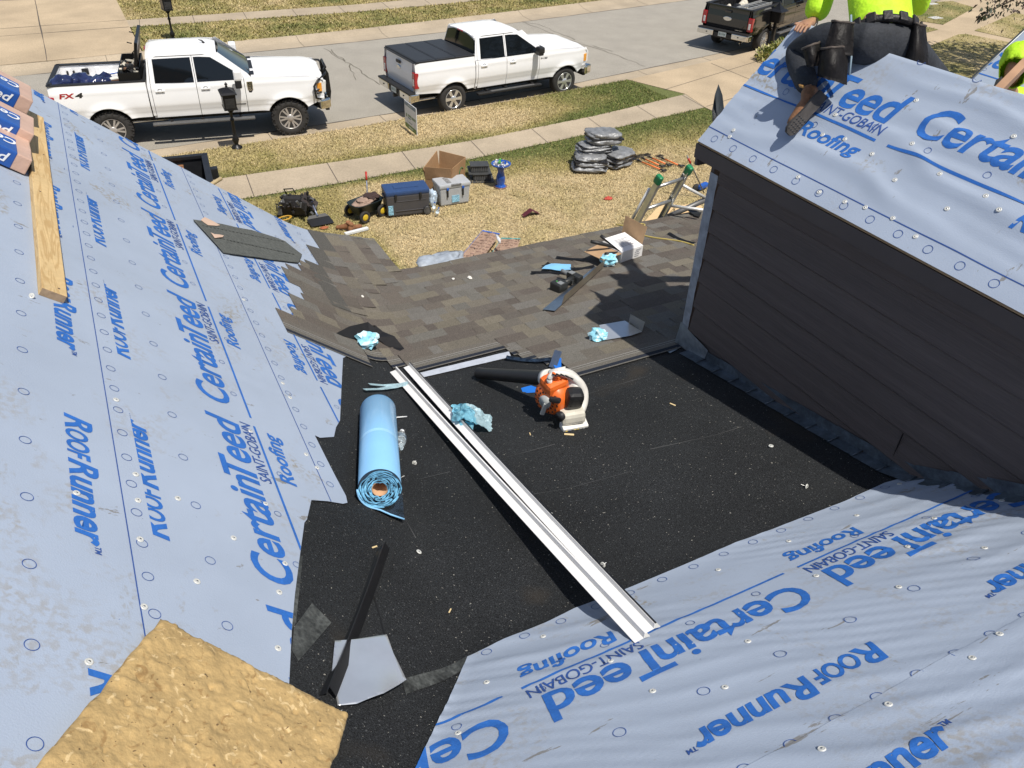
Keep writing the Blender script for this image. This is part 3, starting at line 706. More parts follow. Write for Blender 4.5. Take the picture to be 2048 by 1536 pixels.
for i in range(22):
    v = i*EXM-.02; y = YE-v/CM
    x0 = xleft(y-.07)+random.uniform(-.025, .025); x1 = 7.3 if y > 3.9 else XW-.02
    # stretches where this course is laid
    segs = []; u = x0; cur = None
    for u in np.arange(x0, x1+.001, .02):
        ok = y-.29 > ytop(u)
        if ok and cur is None: cur = u
        if not ok and cur is not None: segs.append((cur, u)); cur = None
    if cur is not None: segs.append((cur, x1))
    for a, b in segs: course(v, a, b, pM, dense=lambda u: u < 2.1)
    # uncovered head of the course: nail line and dark bonding strip
    for a, b in segs:
        st = .05; pass
        for u in np.arange(a, b-.001, st):
            e = min(u+st, b); yt = ytop(u+.01)
            if y-EXM/CM-.29 > yt: continue
            vt = min((YE-yt)*CM, v+.335); v1 = v+EXM
            if vt < v1+.02: continue
            L_ = vt-v1; bands = [(0, .30, (.15, .135, .115)), (.30, .36, (.25, .24, .22)), (.36, .43, (.115, .105, .09)), (.43, .48, (.24, .23, .21)), (.48, .72, (.15, .138, .118)), (.72, .92, (.020, .025, .038)), (.92, 1, (.15, .142, .125))]
            for t0, t1, c in bands: s_patch([u, e], v1+t0*L_, v1+t1*L_, pM, .0078, .0078, c, lip=False)
pLc = lambda u, v: (XE-v/CL, u)          # along the gable's own eave
for j in range(6):
    v = j*EXM-.02; x = XE-v/CL
    y0 = 6.40-(XE-x)*1.55+random.uniform(-.12, .12)*(j > 0); y1 = YR+.01 if j < 4 else YR-(j-3)*.45
    course(v, y0, y1, pLc, lift=.006, dense=lambda u: u < 6.0)
    if j >= 3:
        for u in np.arange(y0, y1, .08): s_patch([u, min(u+.08, y1)], v+EXM, v+EXM+.16, pLc, .013, .011, (.10, .095, .085), lip=False)
me = bpy.data.meshes.new('shingles'); me.from_pydata(SV, [], SF); setcol(me, SCo); link(me, 'shingles', shing, house)
# ---------------------------------------------------------------- pickup trucks
white = mat('white_paint', (.86, .86, .86), .38, var=.015, scale=2, coat=.35)
blackp = mat('black_paint', (.006, .006, .007), .16, var=.02, scale=2, coat=1.0)
tglass = mat('tinted_glass', (.006, .008, .010), .05, var=.0, spec=.5)
wglass = mat('windscreen_glass', (.022, .034, .042), .04, var=.2, scale=1.5, spec=.8, coat=.5)
rubber = mat('tyre_rubber', (.030, .028, .026), .85, var=.2, scale=12, fine=.15, fscale=50)
plast = mat('black_plastic', (.017, .017, .018), .5, var=.1)
chrome = mat('chrome', (.72, .71, .68), .10, 1.0, var=.03)
alloy = mat('machined_alloy', (.46, .43, .40), .35, .35, var=.06)
alloy_c = mat('chromed_alloy', (.72, .72, .71), .18, .7, var=.05)
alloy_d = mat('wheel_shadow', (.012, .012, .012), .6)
redl = mat('red_lens', (.38, .012, .018), .12, var=.15, scale=20, coat=.8)
clearl = mat('clear_lens', (.72, .72, .70), .1, var=.1, scale=30, coat=.8)
amber = mat('amber_lens', (.75, .32, .04), .2, var=.1)
vinyl = mat('bed_cover_vinyl', (.028, .029, .031), .45, var=.12, scale=6, bump=.1, bscale=120)
bluetip = mat('badge_blue', (.02, .05, .16), .3)
plate_m = mat('number_plate', (.55, .62, .62), .5, var=.15, scale=14)
greyt = mat('grey_trim', (.16, .16, .16), .45, .4, var=.1)
def panel(name, P, yf, side, m_, parent, holes=(), res=.11, thick=.022, mi=0):
    """body panel cut from the car's side: outline P in (x,z), bulge yf(x,z); side = +1 left, -1 right"""
    xs = [p[0] for p in P]; zs = [p[1] for p in P]
    bm = gridbm(min(xs), max(xs), min(zs), max(zs), res*.7, res*.35); clip(bm, P, res*2.5)
    for v in bm.verts:
        x, z = v.co.x, v.co.y; v.co = (x, side*yf(x, z), z)
    bm.normal_update()
    for f in bm.faces:
        if f.normal.y*side < 0: f.normal_flip()
        f.smooth = True
    if thick:
        bnd = [e for e in bm.edges if e.is_boundary]; r = bmesh.ops.extrude_edge_only(bm, edges=bnd)
        for e in bnd: e.smooth = False
        for v in [g for g in r['geom'] if isinstance(g, bmesh.types.BMVert)]: v.co.y -= side*thick
    return ob(name, bm, m_, parent)
def arc(cx, cz, r, a0, a1, n): return [(cx+r*math.cos(R_(a0+(a1-a0)*i/n)), cz+r*math.sin(R_(a0+(a1-a0)*i/n))) for i in range(n+1)]
def surf_grid(name, xs, ys, f, m_, parent, thick=.02, smooth=True):
    bm = BM(); V = [[bm.verts.new((x, y, f(x, y))) for y in ys] for x in xs]
    for i in range(len(xs)-1):
        for j in range(len(ys)-1): bm.faces.new((V[i][j], V[i+1][j], V[i+1][j+1], V[i][j+1])).smooth = smooth
    bnd = [e for e in bm.edges if e.is_boundary]; r = bmesh.ops.extrude_edge_only(bm, edges=bnd)
    for e in bnd: e.smooth = False
    for v in [g for g in r['geom'] if isinstance(g, bmesh.types.BMVert)]: v.co.z -= thick
    return ob(name, bm, m_, parent)
def wheel(parent, x, y, r, w_, spokes, rimm, chunky, side):
    wz = empty('wheel', (x, y, r)); wz.parent = parent
    bm = BM(); ri = r*.62; hw = w_/2
    lathe(bm, [(ri, -hw*.85), (ri+.02, -hw), (r*.86, -hw), (r*.965, -hw*.82), (r, -hw*.55), (r, hw*.55), (r*.965, hw*.82), (r*.86, hw), (ri+.02, hw), (ri, hw*.85)], 40, axis='Y')
    if chunky:
        for i in range(36):
            a = 6.2832*i/36
            for s in (-1, 1): box(bm, (math.cos(a+.05*s)*r*.985, s*hw*.62, math.sin(a+.05*s)*r*.985), (.035, hw*.5, .045), Matrix.Rotation(-a, 3, 'Y'))
            if i % 2 == 0:
                for s in (-1, 1): box(bm, (math.cos(a)*r*.91, s*hw*.99, math.sin(a)*r*.91), (.06, .014, .03), Matrix.Rotation(-a, 3, 'Y'))
    ty = ob('tyre', bm, rubber, wz)
    bm = BM(); yo = side*hw*.80
    lathe(bm, [(ri*1.0, 0), (ri*1.02, side*.02), (ri*.95, side*.016), (ri*.9, -side*.03), (ri*.9, -side*hw*1.2)], 36, (0, yo, 0), 'Y')
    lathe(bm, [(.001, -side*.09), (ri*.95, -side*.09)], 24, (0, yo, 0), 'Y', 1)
    for i in range(spokes):
        a = 6.2832*i/spokes
        for d in ((-.13, .13) if rimm is not alloy_c or spokes > 6 else (0,)):
            p0 = Vector((math.cos(a+d*.9)*.055, 0, math.sin(a+d*.9)*.055)); p1 = Vector((math.cos(a+d*1.5)*ri*.93, 0, math.sin(a+d*1.5)*ri*.93))
            t = (p1-p0); q = t.normalized().cross(Vector((0, 1, 0)))
            w0, w1 = (.018, .022) if d else (.028, .046)
            A = [p0+q*w0, p1+q*w1, p1-q*w1, p0-q*w0]
            prism(bm, [Vector((p.x, yo+side*(.012 if i_ in (0, 3) else .012), p.z)) for i_, p in enumerate(A)], .03, Vector((0, side, 0)))
    lathe(bm, [(.10, -side*.02), (.10, side*.0), (.07, side*.022), (.035, side*.03), (.001, side*.03)], 16, (0, yo, 0), 'Y')
    for i in range(6): lathe(bm, [(.011, 0), (.011, side*.016), (.001, side*.018)], 6, (math.cos(i*1.047)*.082, yo, math.sin(i*1.047)*.082), 'Y')
    ob('rim', bm, [rimm, alloy_d], wz)
    return wz
def truck(cfg):
    c = cfg; root = empty('pickup_truck', c['loc'], Quaternion((0, 0, 1), c['head']), c['label'], 'pickup truck', 'pickup trucks parked along the kerb')
    P = c['paint']; wb, tail, bf, cb, d1, d2, cw, nose = c['wb'], c['tail'], c['bedf'], c['cab'], c['d1'], c['d2'], c['cowl'], c['nose']
    rail, belt, rf, hw = c['rail'], c['belt'], c['roof'], c['hw']; ar = c['arch']; wr = c['wr']; zb = c['sill']
    def hz(x):                                # hood side height
        t = (x-cw)/(nose-cw); return c['hood0']+(c['hood1']-c['hood0'])*t - .05*max(0, t-.8)/.2
    def yf(x, z):
        y = hw - .045*((z-1.0)/.5)**2*(1 if z > 1.0 else 1.3) - (.018 if z < zb+.17 else 0)*min(1, (zb+.17-z)/.04)
        if z > 1.0: y -= .02*max(0, (z-1.0)/.5)
        k = zb+.24; y -= .020*(1/(1+math.exp((z-k)/.012)))*(1-.5*max(0, min(1, (k-z)/.2)))
        y += .010*math.exp(-((z-(belt-.10))/.03)**2)
        for ax in (0, wb):
            d = math.hypot(x-ax, z-wr)-ar
            if d > -.05: y += c['flare']*math.exp(-(max(d, 0)/.085)**2)
        if x > nose-.55: y -= .16*((x-nose+.55)/.55)**2.2
        if x < tail+.2: y -= .03*((tail+.2-x)/.2)**2
        return y
    def yu(x, z): t = (z-belt)/(rf-belt); return hw-.075-.165*t-.02*t*t
    g = .006
    def archpts(ax, rev=True):
        z0 = zb+.03; a = math.degrees(math.asin(max(-1, min(1, (z0-wr)/ar)))); return arc(ax, wr, ar, 180-a, a, 18)
    bed = empty('bed'); bed.parent = root; cabp = []
    for s in (1, -1):
        ap = archpts(0)
        pts = [(tail, zb+.08), (ap[0][0]-.01, zb+.03)]+ap+[(bf-g, zb+.03), (bf-g, rail), (tail, rail)]
        panel('bed_side', pts, yf, s, P, bed)
        ap = archpts(wb)
        pts = [(d2+g, zb), (ap[0][0]-.01, zb+.0)]+ap+[(nose-.03, zb+.16), (nose, hz(nose)-.1), (nose-.06, hz(nose-.06)), (cw+.3, hz(cw+.3)), (cw, hz(cw)), (d2+g, belt+.02)]
        panel('fender', pts, yf, s, P, root)
        # wheel well
        for ax in (0, wb):
            bm = BM(); lathe(bm, [(ar+.012, s*(hw-.35)), (ar+.012, s*(hw-.015))], 28, (ax, 0, wr), 'Y'); lathe(bm, [(.001, s*(hw-.36)), (ar+.01, s*(hw-.36))], 20, (ax, 0, wr), 'Y')
            bmesh.ops.delete(bm, geom=[f for f in bm.faces if f.calc_center_median().z < zb-.02], context='FACES'); ob('wheel_arch', bm, plast, root)
        # doors
        for nm, x0, x1 in (('rear_door', d1[0], d1[1]), ('front_door', d1[1], d2)):
            lo = [(x0+g, zb), (x1-g, zb), (x1-g, belt), (x0+g, belt)]
            dr = panel(nm, lo, yf, s, P, root)
            ws = c['wsx']
            if nm == 'rear_door':
                up = [(x0+g, belt), (x1-g, belt), (x1-g, rf-.055), (x0+g+.05, rf-.065)]
                gl = [(x0+.11, belt+.025), (x1-.035, belt-.005), (x1-.035, rf-.13), (x0+.14, rf-.135)]
            else:
                up = [(x0+g, belt), (x1-g, belt), (x1-.02, belt+.12), (ws-.03, rf-.075), (ws-.30, rf-.055), (x0+g, rf-.055)]
                gl = [(x0+.035, belt-.005), (x0+.42, belt-.01), (x0+.55, belt-.06), (x1-.05, belt-.065), (x1-.05, belt+.10), (ws-.13, rf-.15), (ws-.38, rf-.13), (x0+.035, rf-.13)]
            o = panel('door_frame', up, yu, s, P, dr, thick=.02)
            panel('window', gl, lambda x, z: (yu(x, z) if z > belt else yf(x, z)*.35+yu(x, belt)*.65)+.006, s, tglass, dr, thick=.006, res=.2)
            bm = BM(); hx = x0+.11 if nm == 'rear_door' else x0+.12; hzv = belt-.14; y = yf(hx, hzv)
            box(bm, (hx+.075, s*(y+.022), hzv), (.20, .022, .034), bev=.008); box(bm, (hx+.0, s*(y+.008), hzv), (.03, .03, .04)); box(bm, (hx+.15, s*(y+.008), hzv), (.03, .03, .04)); lathe(bm, [(.062, s*.0), (.06, s*.006), (.0, -s*.004)], 16, (hx+.075, s*(y-.001), hzv-.01), 'Y', 1)
            ob('door_handle', bm, [c['handle'], c['cup']], dr)
            if nm == 'front_door' and c['mirror']:
                m1 = empty('mirror', (x1-.13, s*(hw+.02), belt+.08)); m1.parent = root
                bm = BM(); big = c['mirror'] == 'tow'
                box(bm, (.0, s*.06, -.05), (.10, .16, .05), bev=.01); box(bm, (.0, s*.06, .05), (.07, .14, .035), bev=.01)
                box(bm, (-.01, s*(.26 if big else .17), .03 if big else .02), (.15, .24 if big else .2, .38 if big else .22), bev=.035); ob('mirror_arm', bm, plast, m1)
                bm = BM(); box(bm, (.0, s*(.26 if big else .17), .135 if big else .05), (.185, .265 if big else .22, .24 if big else .17), bev=.045); ob('mirror_cap', bm, P if big or c['mcap'] else plast, m1)
        # cab rear post and roof rail
        panel('cab_corner', [(cb, zb+.05), (d1[0]-g, zb+.05), (d1[0]-g, belt), (cb, belt)], yf, s, P, root)
        panel('cab_post', [(cb, belt), (d1[0]-g, belt), (d1[0]+.05, rf-.065), (cb+.10, rf-.075)], yu, s, P, root)
        panel('pillar', [(d2+g, belt), (cw+.06, hz(cw)), (cw-.0, hz(cw)+.07), (c['wsx']+.05, rf-.06), (c['wsx']-.03, rf-.075), (d2-.02, belt+.12)], yu, s, P, root)
        bm = BM(); tube(bm, [(cb+.1, s*(yu(0, rf-.07)-.005), rf-.125), (cb+.3, s*(yu(0, rf-.07)+.002), rf-.094), (c['wsx']-.3, s*(yu(0, rf-.07)+.002), rf-.094), (c['wsx']+.02, s*(yu(0, rf-.07)-.005), rf-.14)], .010, 6); ob('roof_moulding', bm, plast, root)
        # steps, lamps
        bm = BM(); box(bm, ((d1[0]+d2)/2, s*(hw+.02), zb-.13), (d2-d1[0]+(.25 if c['longstep'] else .1), .15, .055), bev=.02)
        box(bm, ((d1[0]+d2)/2+.1, s*(hw+.03), zb-.101), ((d2-d1[0])*.72, .10, .006), mi=1)
        for x in (d1[0]+.3, d1[1], d2-.2): box(bm, (x, s*(hw-.1), zb-.09), (.06, .2, .04), mi=2)
        ob('running_board', bm, [c['stepm'], greyt, plast], root)
        th = .43 if c['big'] else .40
        bm = BM(); box(bm, (tail+.03, s*(hw-.105), rail-.24-th/2+.02), (.13, .17, th), eul(0, 0, 0), bev=.02); box(bm, (tail-.028, s*(hw-.115), rail-.26-th*.52), (.03, .075, th*.42), bev=.008, mi=1)
        ob('tail_lamp', bm, [redl, clearl], root)
        bm = BM(); box(bm, (nose-.10, s*(hw-.23), hz(nose)-.24), (.22, .24, .30), eul(0, .1, s*-.35), bev=.03); box(bm, (nose-.13, s*(hw-.085), hz(nose)-.24), (.12, .03, .2), eul(0, 0, s*-.3), mi=1, bev=.01)
        ob('headlamp', bm, [clearl, amber], root)
    # bed interior
    bm = BM(); iw = hw-.17
    fl = rail-.55
    box(bm, ((tail+bf)/2, 0, fl-.02), (bf-tail-.03, 2*iw+.1, .04)); box(bm, (bf-.035, 0, (fl+rail)/2-.01), (.05, 2*iw+.1, rail-fl))
    for i in range(9): box(bm, ((tail+bf)/2, -iw+.12+i*(2*iw-.24)/8, fl+.006), (bf-tail-.1, .05, .014))
    for s in (1, -1):
        box(bm, ((tail+bf)/2, s*(iw+.02), (fl+rail)/2), (bf-tail-.03, .03, rail-fl-.02))
        lathe(bm, [(.001, 0), (.46, 0)], 24, (0, s*(iw-.17), fl-.10), 'Y'); lathe(bm, [(.46, s*-.0), (.46, s*.2)], 24, (0, s*(iw-.17), fl-.10), 'Y')
        for x in np.arange(tail+.25, bf-.1, .32): box(bm, (x, s*(iw-.0), fl+.30), (.10, .035, .36), bev=.012)
        for x in (tail+.22, tail+.36): box(bm, (x, s*(iw-.012), fl+.36), (.05, .04, .14), bev=.015, mi=1)
        box(bm, (tail+.62, s*(iw-.03), fl+.40), (.15, .05, .14), bev=.01, mi=1)
    bmesh.ops.delete(bm, geom=[f for f in bm.faces if f.calc_center_median().z < fl-.05], context='FACES')
    ob('bed_liner', bm, [P if not c['big'] or P == white else plast, plast], bed)
    bm = BM()
    for s in (1, -1): box(bm, ((tail+bf)/2, s*(hw-.12), rail+.008), (bf-tail-.005, .135, .03), bev=.012)
    box(bm, (tail+.035, 0, rail+.008), (.11, 2*hw-.2, .03), bev=.012); box(bm, (bf-.03, 0, rail+.004), (.06, 2*hw-.3, .02))
    ob('bed_rail_cap', bm, c['railm'], bed)
    # tailgate
    tg = empty('tailgate'); tg.parent = root; bm = BM()
    surf = lambda z: tail-.005+.02*((z-1.05)/.4)**2
    zs = [zb+.1, zb+.2, zb+.35, (zb+rail)/2+.1, rail-.14, rail-.05, rail]; ys = np.linspace(-hw+.21, hw-.21, 13)
    V = [[bm.verts.new((surf(z)-(.018 if 2 <= i <= 3 else 0)+.0, y, z)) for y in ys] for i, z in enumerate(zs)]
    for A, B_ in zip(V, V[1:]):
        for j in range(12): bm.faces.new((A[j], B_[j], B_[j+1], A[j+1])).smooth = False
    box(bm, (tail+.045, 0, (zb+.1+rail)/2), (.06, 2*hw-.42, rail-zb-.12)); bmesh.ops.recalc_face_normals(bm, faces=bm.faces[:]); ob('gate_panel', bm, P, tg)
    bm = BM(); box(bm, (tail-.03, 0, rail-.13), (.03, .24, .075), bev=.012); ob('gate_handle', bm, plast if not c['big'] or P == white else P, tg)
    bm = BM(); zo = rail-.36 if c['big'] else rail-.27; aw = .16 if c['big'] else .115
    def oval(w1, h1, off, mi): poly(bm, [(tail-.03-off, w1*math.cos(a), zo+h1*math.sin(a)) for a in np.linspace(0, 6.2832, 29)[:-1]], mi)
    lathe(bm, [(1, 0), (1, .02), (.82, .024)], 28, (0, 0, 0), 'X')
    for v in bm.verts: v.co = (tail-.012-v.co.x, v.co.y*aw, zo+v.co.z*aw*.45)
    oval(aw*.83, aw*.37, .003, 1); put_text(bm, 'Ford', (tail-.037, aw*.58, zo-aw*.16), (0, -1, 0), (0, 0, 1), aw*1.15, aw*.36, 0, shear=.35, bold=.006)
    ob('oval_badge', bm, [chrome, bluetip if P == white else plast], tg)
    if P == blackp: bm = BM(); put_text(bm, 'SUPER DUTY', (tail-.034, -hw+.62, zb+.16), (0, -1, 0), (0, 0, 1), .28, .03, 0, bold=.01); ob('tailgate_lettering', bm, chrome, tg)
    bm = BM(); zbm = zb-.0
    for s in (1, -1):
        box(bm, (tail-.13, s*(hw*.66), zbm), (.16, hw*.60, .19), eul(0, 0, s*.0), bev=.03); box(bm, (tail-.06, s*(hw-.02), zbm), (.26, .06, .19), bev=.025)
        box(bm, (tail-.215, s*hw*.62, zbm+.0), (.012, .05, .03), mi=1)
    box(bm, (tail-.12, 0, zbm+.105), (.2, 2*hw-.04, .05), bev=.015, mi=1); box(bm, (tail-.11, 0, zbm-.04), (.14, .7, .16), bev=.02, mi=1); box(bm, (tail-.16, 0, zbm-.15), (.12, .08, .08), mi=1)
    ob('rear_bumper', bm, [chrome, plast], root)
    bm = BM(); box(bm, (tail-.195, .0, zbm+.005), (.012, .31, .155)); box(bm, (tail-.203, .0, zbm+.005), (.006, .30, .145), mi=1)
    put_text(bm, c['plate'], (tail-.2075, .12, zbm-.025), (0, -1, 0), (0, 0, 1), .24, .06, 2, bold=.01)
    ob('number_plate', bm, [chrome, plate_m, mat('plate_green', (.05, .14, .10), .6)], root)
    # cab roof, glass, hood, nose
    wsx = c['wsx']; yw = yu(0, rf-.07)
    xs = [cb+.07, cb+.10, cb+.18, cb+.35, *np.linspace(cb+.6, wsx-.35, 6), wsx-.18, wsx-.06, wsx+.02]; ys = np.linspace(-yw, yw, 33)
    def fr(x, y):
        e = max(0, (x-(wsx-.32))/.34)**2*.075+max(0, (cb+.3-x)/.23)**2*.05
        k = 1 if cb+.3 < x < wsx-.3 else 0
        return rf-.062*(abs(y)/yw)**3.0-.012*(y/yw)**2-e+.007*k*math.cos(y/yw*14)*(abs(y) < yw*.86)
    ro = surf_grid('cab_roof', xs, ys, fr, P, root, .05)
    if c['big']:
        bm = BM(); tube(bm, [(wsx-.22, -.05, rf-.01), (wsx-.26, -.05, rf+.05), (wsx-.33, -.05, rf+.075)], [.03, .018, .008], 8); ob('roof_aerial', bm, plast, root)
    def quadgl(name, A, B_, m_, bow, n=9, off=0):
        """glass between lower corners A (y symmetric) and upper corners B"""
        bm = BM(); R2 = []
        for k in range(5):
            t = k/4; hwid = A[1]+(B_[1]-A[1])*t; R2.append([bm.verts.new((A[0]+(B_[0]-A[0])*t+bow*(1-(j/(n-1)*2-1)**2), hwid*(j/(n-1)*2-1), A[2]+(B_[2]-A[2])*t)) for j in range(n)])
        for a, b in zip(R2, R2[1:]):
            for j in range(n-1): bm.faces.new((a[j], a[j+1], b[j+1], b[j])).smooth = True
        return ob(name, bm, m_, root)
    quadgl('windscreen', (cw+.02, yu(0, belt+.12)-.01, hz(cw)+.035), (wsx+.01, yw-.03, rf-.105), wglass, .07)
    quadgl('rear_window', (cb+.0, yu(0, belt)-.06, rail-.02 if not c['big'] else rail-.06), (cb+.085, yw-.06, rf-.08), tglass, -.02)
    bm = BM(); box(bm, (cb+.04, 0, (zb+rail)/2), (.05, 2*hw-.26, rail-zb+.06)); box(bm, (cb+.06, 0, rf-.065), (.05, .26, .03), bev=.008, mi=1); ob('cab_back', bm, [P, redl], root)
    bm = BM(); box(bm, ((cb+cw)/2+.1, 0, (zb+belt)/2-.02), (cw-cb+.1, 2*hw-.34, belt-zb-.0), mi=0); box(bm, (1.75, 0, zb-.1), (nose-tail-.5, .9, .22)); box(bm, (nose-.75, 0, zb+.2), (1.0, 1.3, .5)); ob('chassis', bm, mat('underbody', (.010, .010, .010), .8), root)
    xs = np.linspace(cw+.08, nose-.02, 14); hh = hw-.10
    def fh(x, y):
        t = (x-cw)/(nose-cw); a = abs(y)/hh
        return hz(x)+.045-.055*a**3+.022*math.exp(-((a-.55)/.10)**2)*(1-t*.4)-.06*max(0, (t-.86)/.14)**2
    surf_grid('bonnet', xs, np.linspace(-hh, hh, 25), fh, P, root, .03)
    bm = BM(); V = [[bm.verts.new((x, y, hz(cw)+.028-.02*(abs(y)/.8)**2+dz)) for y in np.linspace(-.80, .80, 9)] for x, dz in ((cw-.06, .02), (cw+.16, .02))]
    for j in range(8): bm.faces.new((V[0][j], V[1][j], V[1][j+1], V[0][j+1]))
    for s in (.25, -.55): tube(bm, [(cw+.05, s, hz(cw)+.05), (cw-.12, s+.22, hz(cw)+.14), (cw-.18, s+.48, hz(cw)+.19)], .012, 5)
    ob('cowl_and_wipers', bm, plast, root)
    bm = BM(); box(bm, (nose-.07, 0, hz(nose)-.26), (.12, 1.15, .42), bev=.02); 
    for i in range(4): box(bm, (nose-.0, 0, hz(nose)-.12-i*.09), (.03, 1.1, .035), mi=1, bev=.008)
    ob('grille', bm, [plast, chrome], root)
    bm = BM(); box(bm, (nose+.0, 0, zb+.06), (.16, 1.3, .26), bev=.04)
    for s in (1, -1): box(bm, (nose-.1, s*.78, zb+.07), (.30, .42, .25), eul(0, 0, s*-.42), bev=.05)
    box(bm, (nose+.04, 0, zb-.12), (.1, 1.4, .12), mi=1, bev=.02); ob('front_bumper', bm, [chrome, plast], root)
    for s in (1, -1):
        for ax in (0, wb): wheel(root, ax, s*(hw-.16), wr, c['tw'], c['spokes'], c['rim'], c['chunky'], s)
    bm = BM(); tube(bm, [(-.95, -hw+.42, zb-.2), (-1.15, -hw+.34, zb-.2), (-1.24, -hw+.31, zb-.21)], .045, 10, cap=False); tube(bm, [(1.2, -.4, zb-.22), (-.95, -hw+.42, zb-.2)], .035, 8); ob('exhaust_pipe', bm, chrome, root)
    return root, yf, hz
pc = lambda x, y, hd: (x, y, 0.0)
tA, yfA, hzA = truck(dict(loc=(.364, 21.687, 0), head=-.1492, wb=4.06, tail=-1.13, bedf=.93, cab=.95, d1=(1.02, 2.02), d2=3.10, cowl=3.20, nose=4.98, rail=1.49, belt=1.41, roof=2.07, hw=.985, arch=.53, wr=.435, sill=.66, flare=.045, hood0=1.47, hood1=1.41, wsx=2.56,
    paint=white, handle=white, cup=greyt, mirror='tow', mcap=True, longstep=True, stepm=greyt, big=True, railm=plast, plate='KTX 482', tw=.30, spokes=6, rim=alloy, chunky=True, label='white crew cab pickup with a black brush guard and an open bed holding plastic bags'))
tB, yfB, hzB = truck(dict(loc=(8.580, 21.134, 0), head=.0996, wb=3.68, tail=-1.12, bedf=.66, cab=.68, d1=(.75, 1.66), d2=2.74, cowl=2.82, nose=4.52, rail=1.42, belt=1.30, roof=1.95, hw=.975, arch=.465, wr=.395, sill=.58, flare=.035, hood0=1.36, hood1=1.27, wsx=2.22,
    paint=white, handle=white, cup=chrome, mirror='small', mcap=False, longstep=False, stepm=plast, big=False, railm=vinyl, plate='GRD 731', tw=.27, spokes=6, rim=alloy_c, chunky=False, label='white crew cab pickup with a folded black cover over its whole bed'))
ra = pl(1528, 80, (0, 0, 1), (0, 0, .40)); fa = pl(1663, 33, (0, 0, 1), (0, 0, .40)); hd = math.atan2(fa.y-ra.y, fa.x-ra.x)
locC = (ra.x-math.sin(hd)*.95, ra.y+math.cos(hd)*.95, 0)
tC, yfC, hzC = truck(dict(loc=locC, head=hd, wb=4.06, tail=-1.13, bedf=.93, cab=.95, d1=(1.02, 2.02), d2=3.10, cowl=3.20, nose=4.98, rail=1.46, belt=1.36, roof=2.02, hw=.985, arch=.50, wr=.40, sill=.62, flare=.035, hood0=1.43, hood1=1.38, wsx=2.56,
    paint=blackp, handle=blackp, cup=blackp, mirror='tow', mcap=True, longstep=True, stepm=greyt, big=True, railm=plast, plate='BLV 906', tw=.27, spokes=8, rim=alloy_c, chunky=False, label='black pickup truck with a ladder in its loaded bed, parked behind the worker'))
# extras of the first truck
bm = BM(); xg, zt = 4.98, hzA(4.98)
for s in (1, -1):
    prism(bm, [(xg+.16, s*.36, .62), (xg+.20, s*.36, .85), (xg+.18, s*.36, 1.30), (xg+.10, s*.36, 1.46), (xg+.05, s*.36, 1.40), (xg+.10, s*.36, .9), (xg+.07, s*.36, .62)], .05, Vector((0, 1, 0)))
    tube(bm, [(xg+.12, s*.36, 1.36), (xg+.06, s*.66, 1.36), (xg-.16, s*.96, 1.30), (xg-.27, s*1.03, 1.18), (xg-.24, s*1.02, .90), (xg-.06, s*.9, .82), (xg+.12, s*.36, .82)], .026, 8)
    tube(bm, [(xg+.14, s*.36, 1.10), (xg+.05, s*.68, 1.12), (xg-.24, s*1.02, 1.06)], .02, 6); tube(bm, [(xg+.1, s*.36, .98), (xg-.0, s*.75, .98), (xg-.2, s*1.0, 1.0)], .02, 6)
tube(bm, [(xg+.12, -.36, 1.44), (xg+.12, .36, 1.44)], .03, 8)
for z in (1.25, 1.05, .85): tube(bm, [(xg+.14, -.36, z), (xg+.14, .36, z)], .02, 6)
box(bm, (xg+.12, 0, .66), (.1, .8, .10), bev=.02); ob('brush_guard', bm, mat('satin_black_steel', (.014, .014, .015), .38, .2), tA)
bm = BM()
for s in (-1,):
    y = -yfA(-.5, 1.25)-.004
    put_text(bm, 'FX', (-.93, y, 1.22), (1, 0, 0), (0, 0, 1), .33, .12, 0, bold=.035, shear=.15); put_text(bm, '4', (-.60, y, 1.22), (1, 0, 0), (0, 0, 1), .17, .12, 1, bold=.035, shear=.15)
    put_text(bm, 'OFF ROAD', (-.66, y, 1.195), (1, 0, 0), (0, 0, 1), .22, .016, 1, bold=.01)
    put_text(bm, 'F250', (3.19, -yfA(3.2, 1.2)-.012, 1.36), (0, 0, -1), (1, 0, 0), .20, .055, 2, bold=.02)
    put_text(bm, '4L', (2.74, -yfA(2.7, .86)-.004, .845), (1, 0, 0), (0, 0, 1), .075, .03, 1, bold=.02, shear=.3); box(bm, (2.95, -yfA(2.95, .86)-.003, .86), (.24, .004, .018), mi=1)
ob('body_decals', bm, [mat('decal_red', (.42, .015, .02), .4), mat('decal_black', (.02, .02, .02), .5), chrome], tA)
bm = BM(); y = -yfA(3.2, 1.2)-.004
prism(bm, [(3.155, y, 1.37), (3.285, y, 1.37), (3.285, y, 1.15), (3.24, y, 1.08), (3.155, y, 1.11)], .012, Vector((0, -1, 0))); prism(bm, [(3.175, y-.004, 1.355), (3.265, y-.004, 1.355), (3.265, y-.004, 1.155), (3.23, y-.004, 1.105), (3.175, y-.004, 1.125)], .006, Vector((0, -1, 0)), 1)
ob('fender_vent', bm, [chrome, plast], tA)
bm = BM(); y = -yfB(2.8, 1.12)-.005
put_text(bm, 'F-150', (2.78, y, 1.115), (1, 0, 0), (0, 0, 1), .22, .05, 0, bold=.03, shear=.1); ob('body_decals', bm, [mat('decal_grey', (.07, .07, .075), .35, .5)], tB)
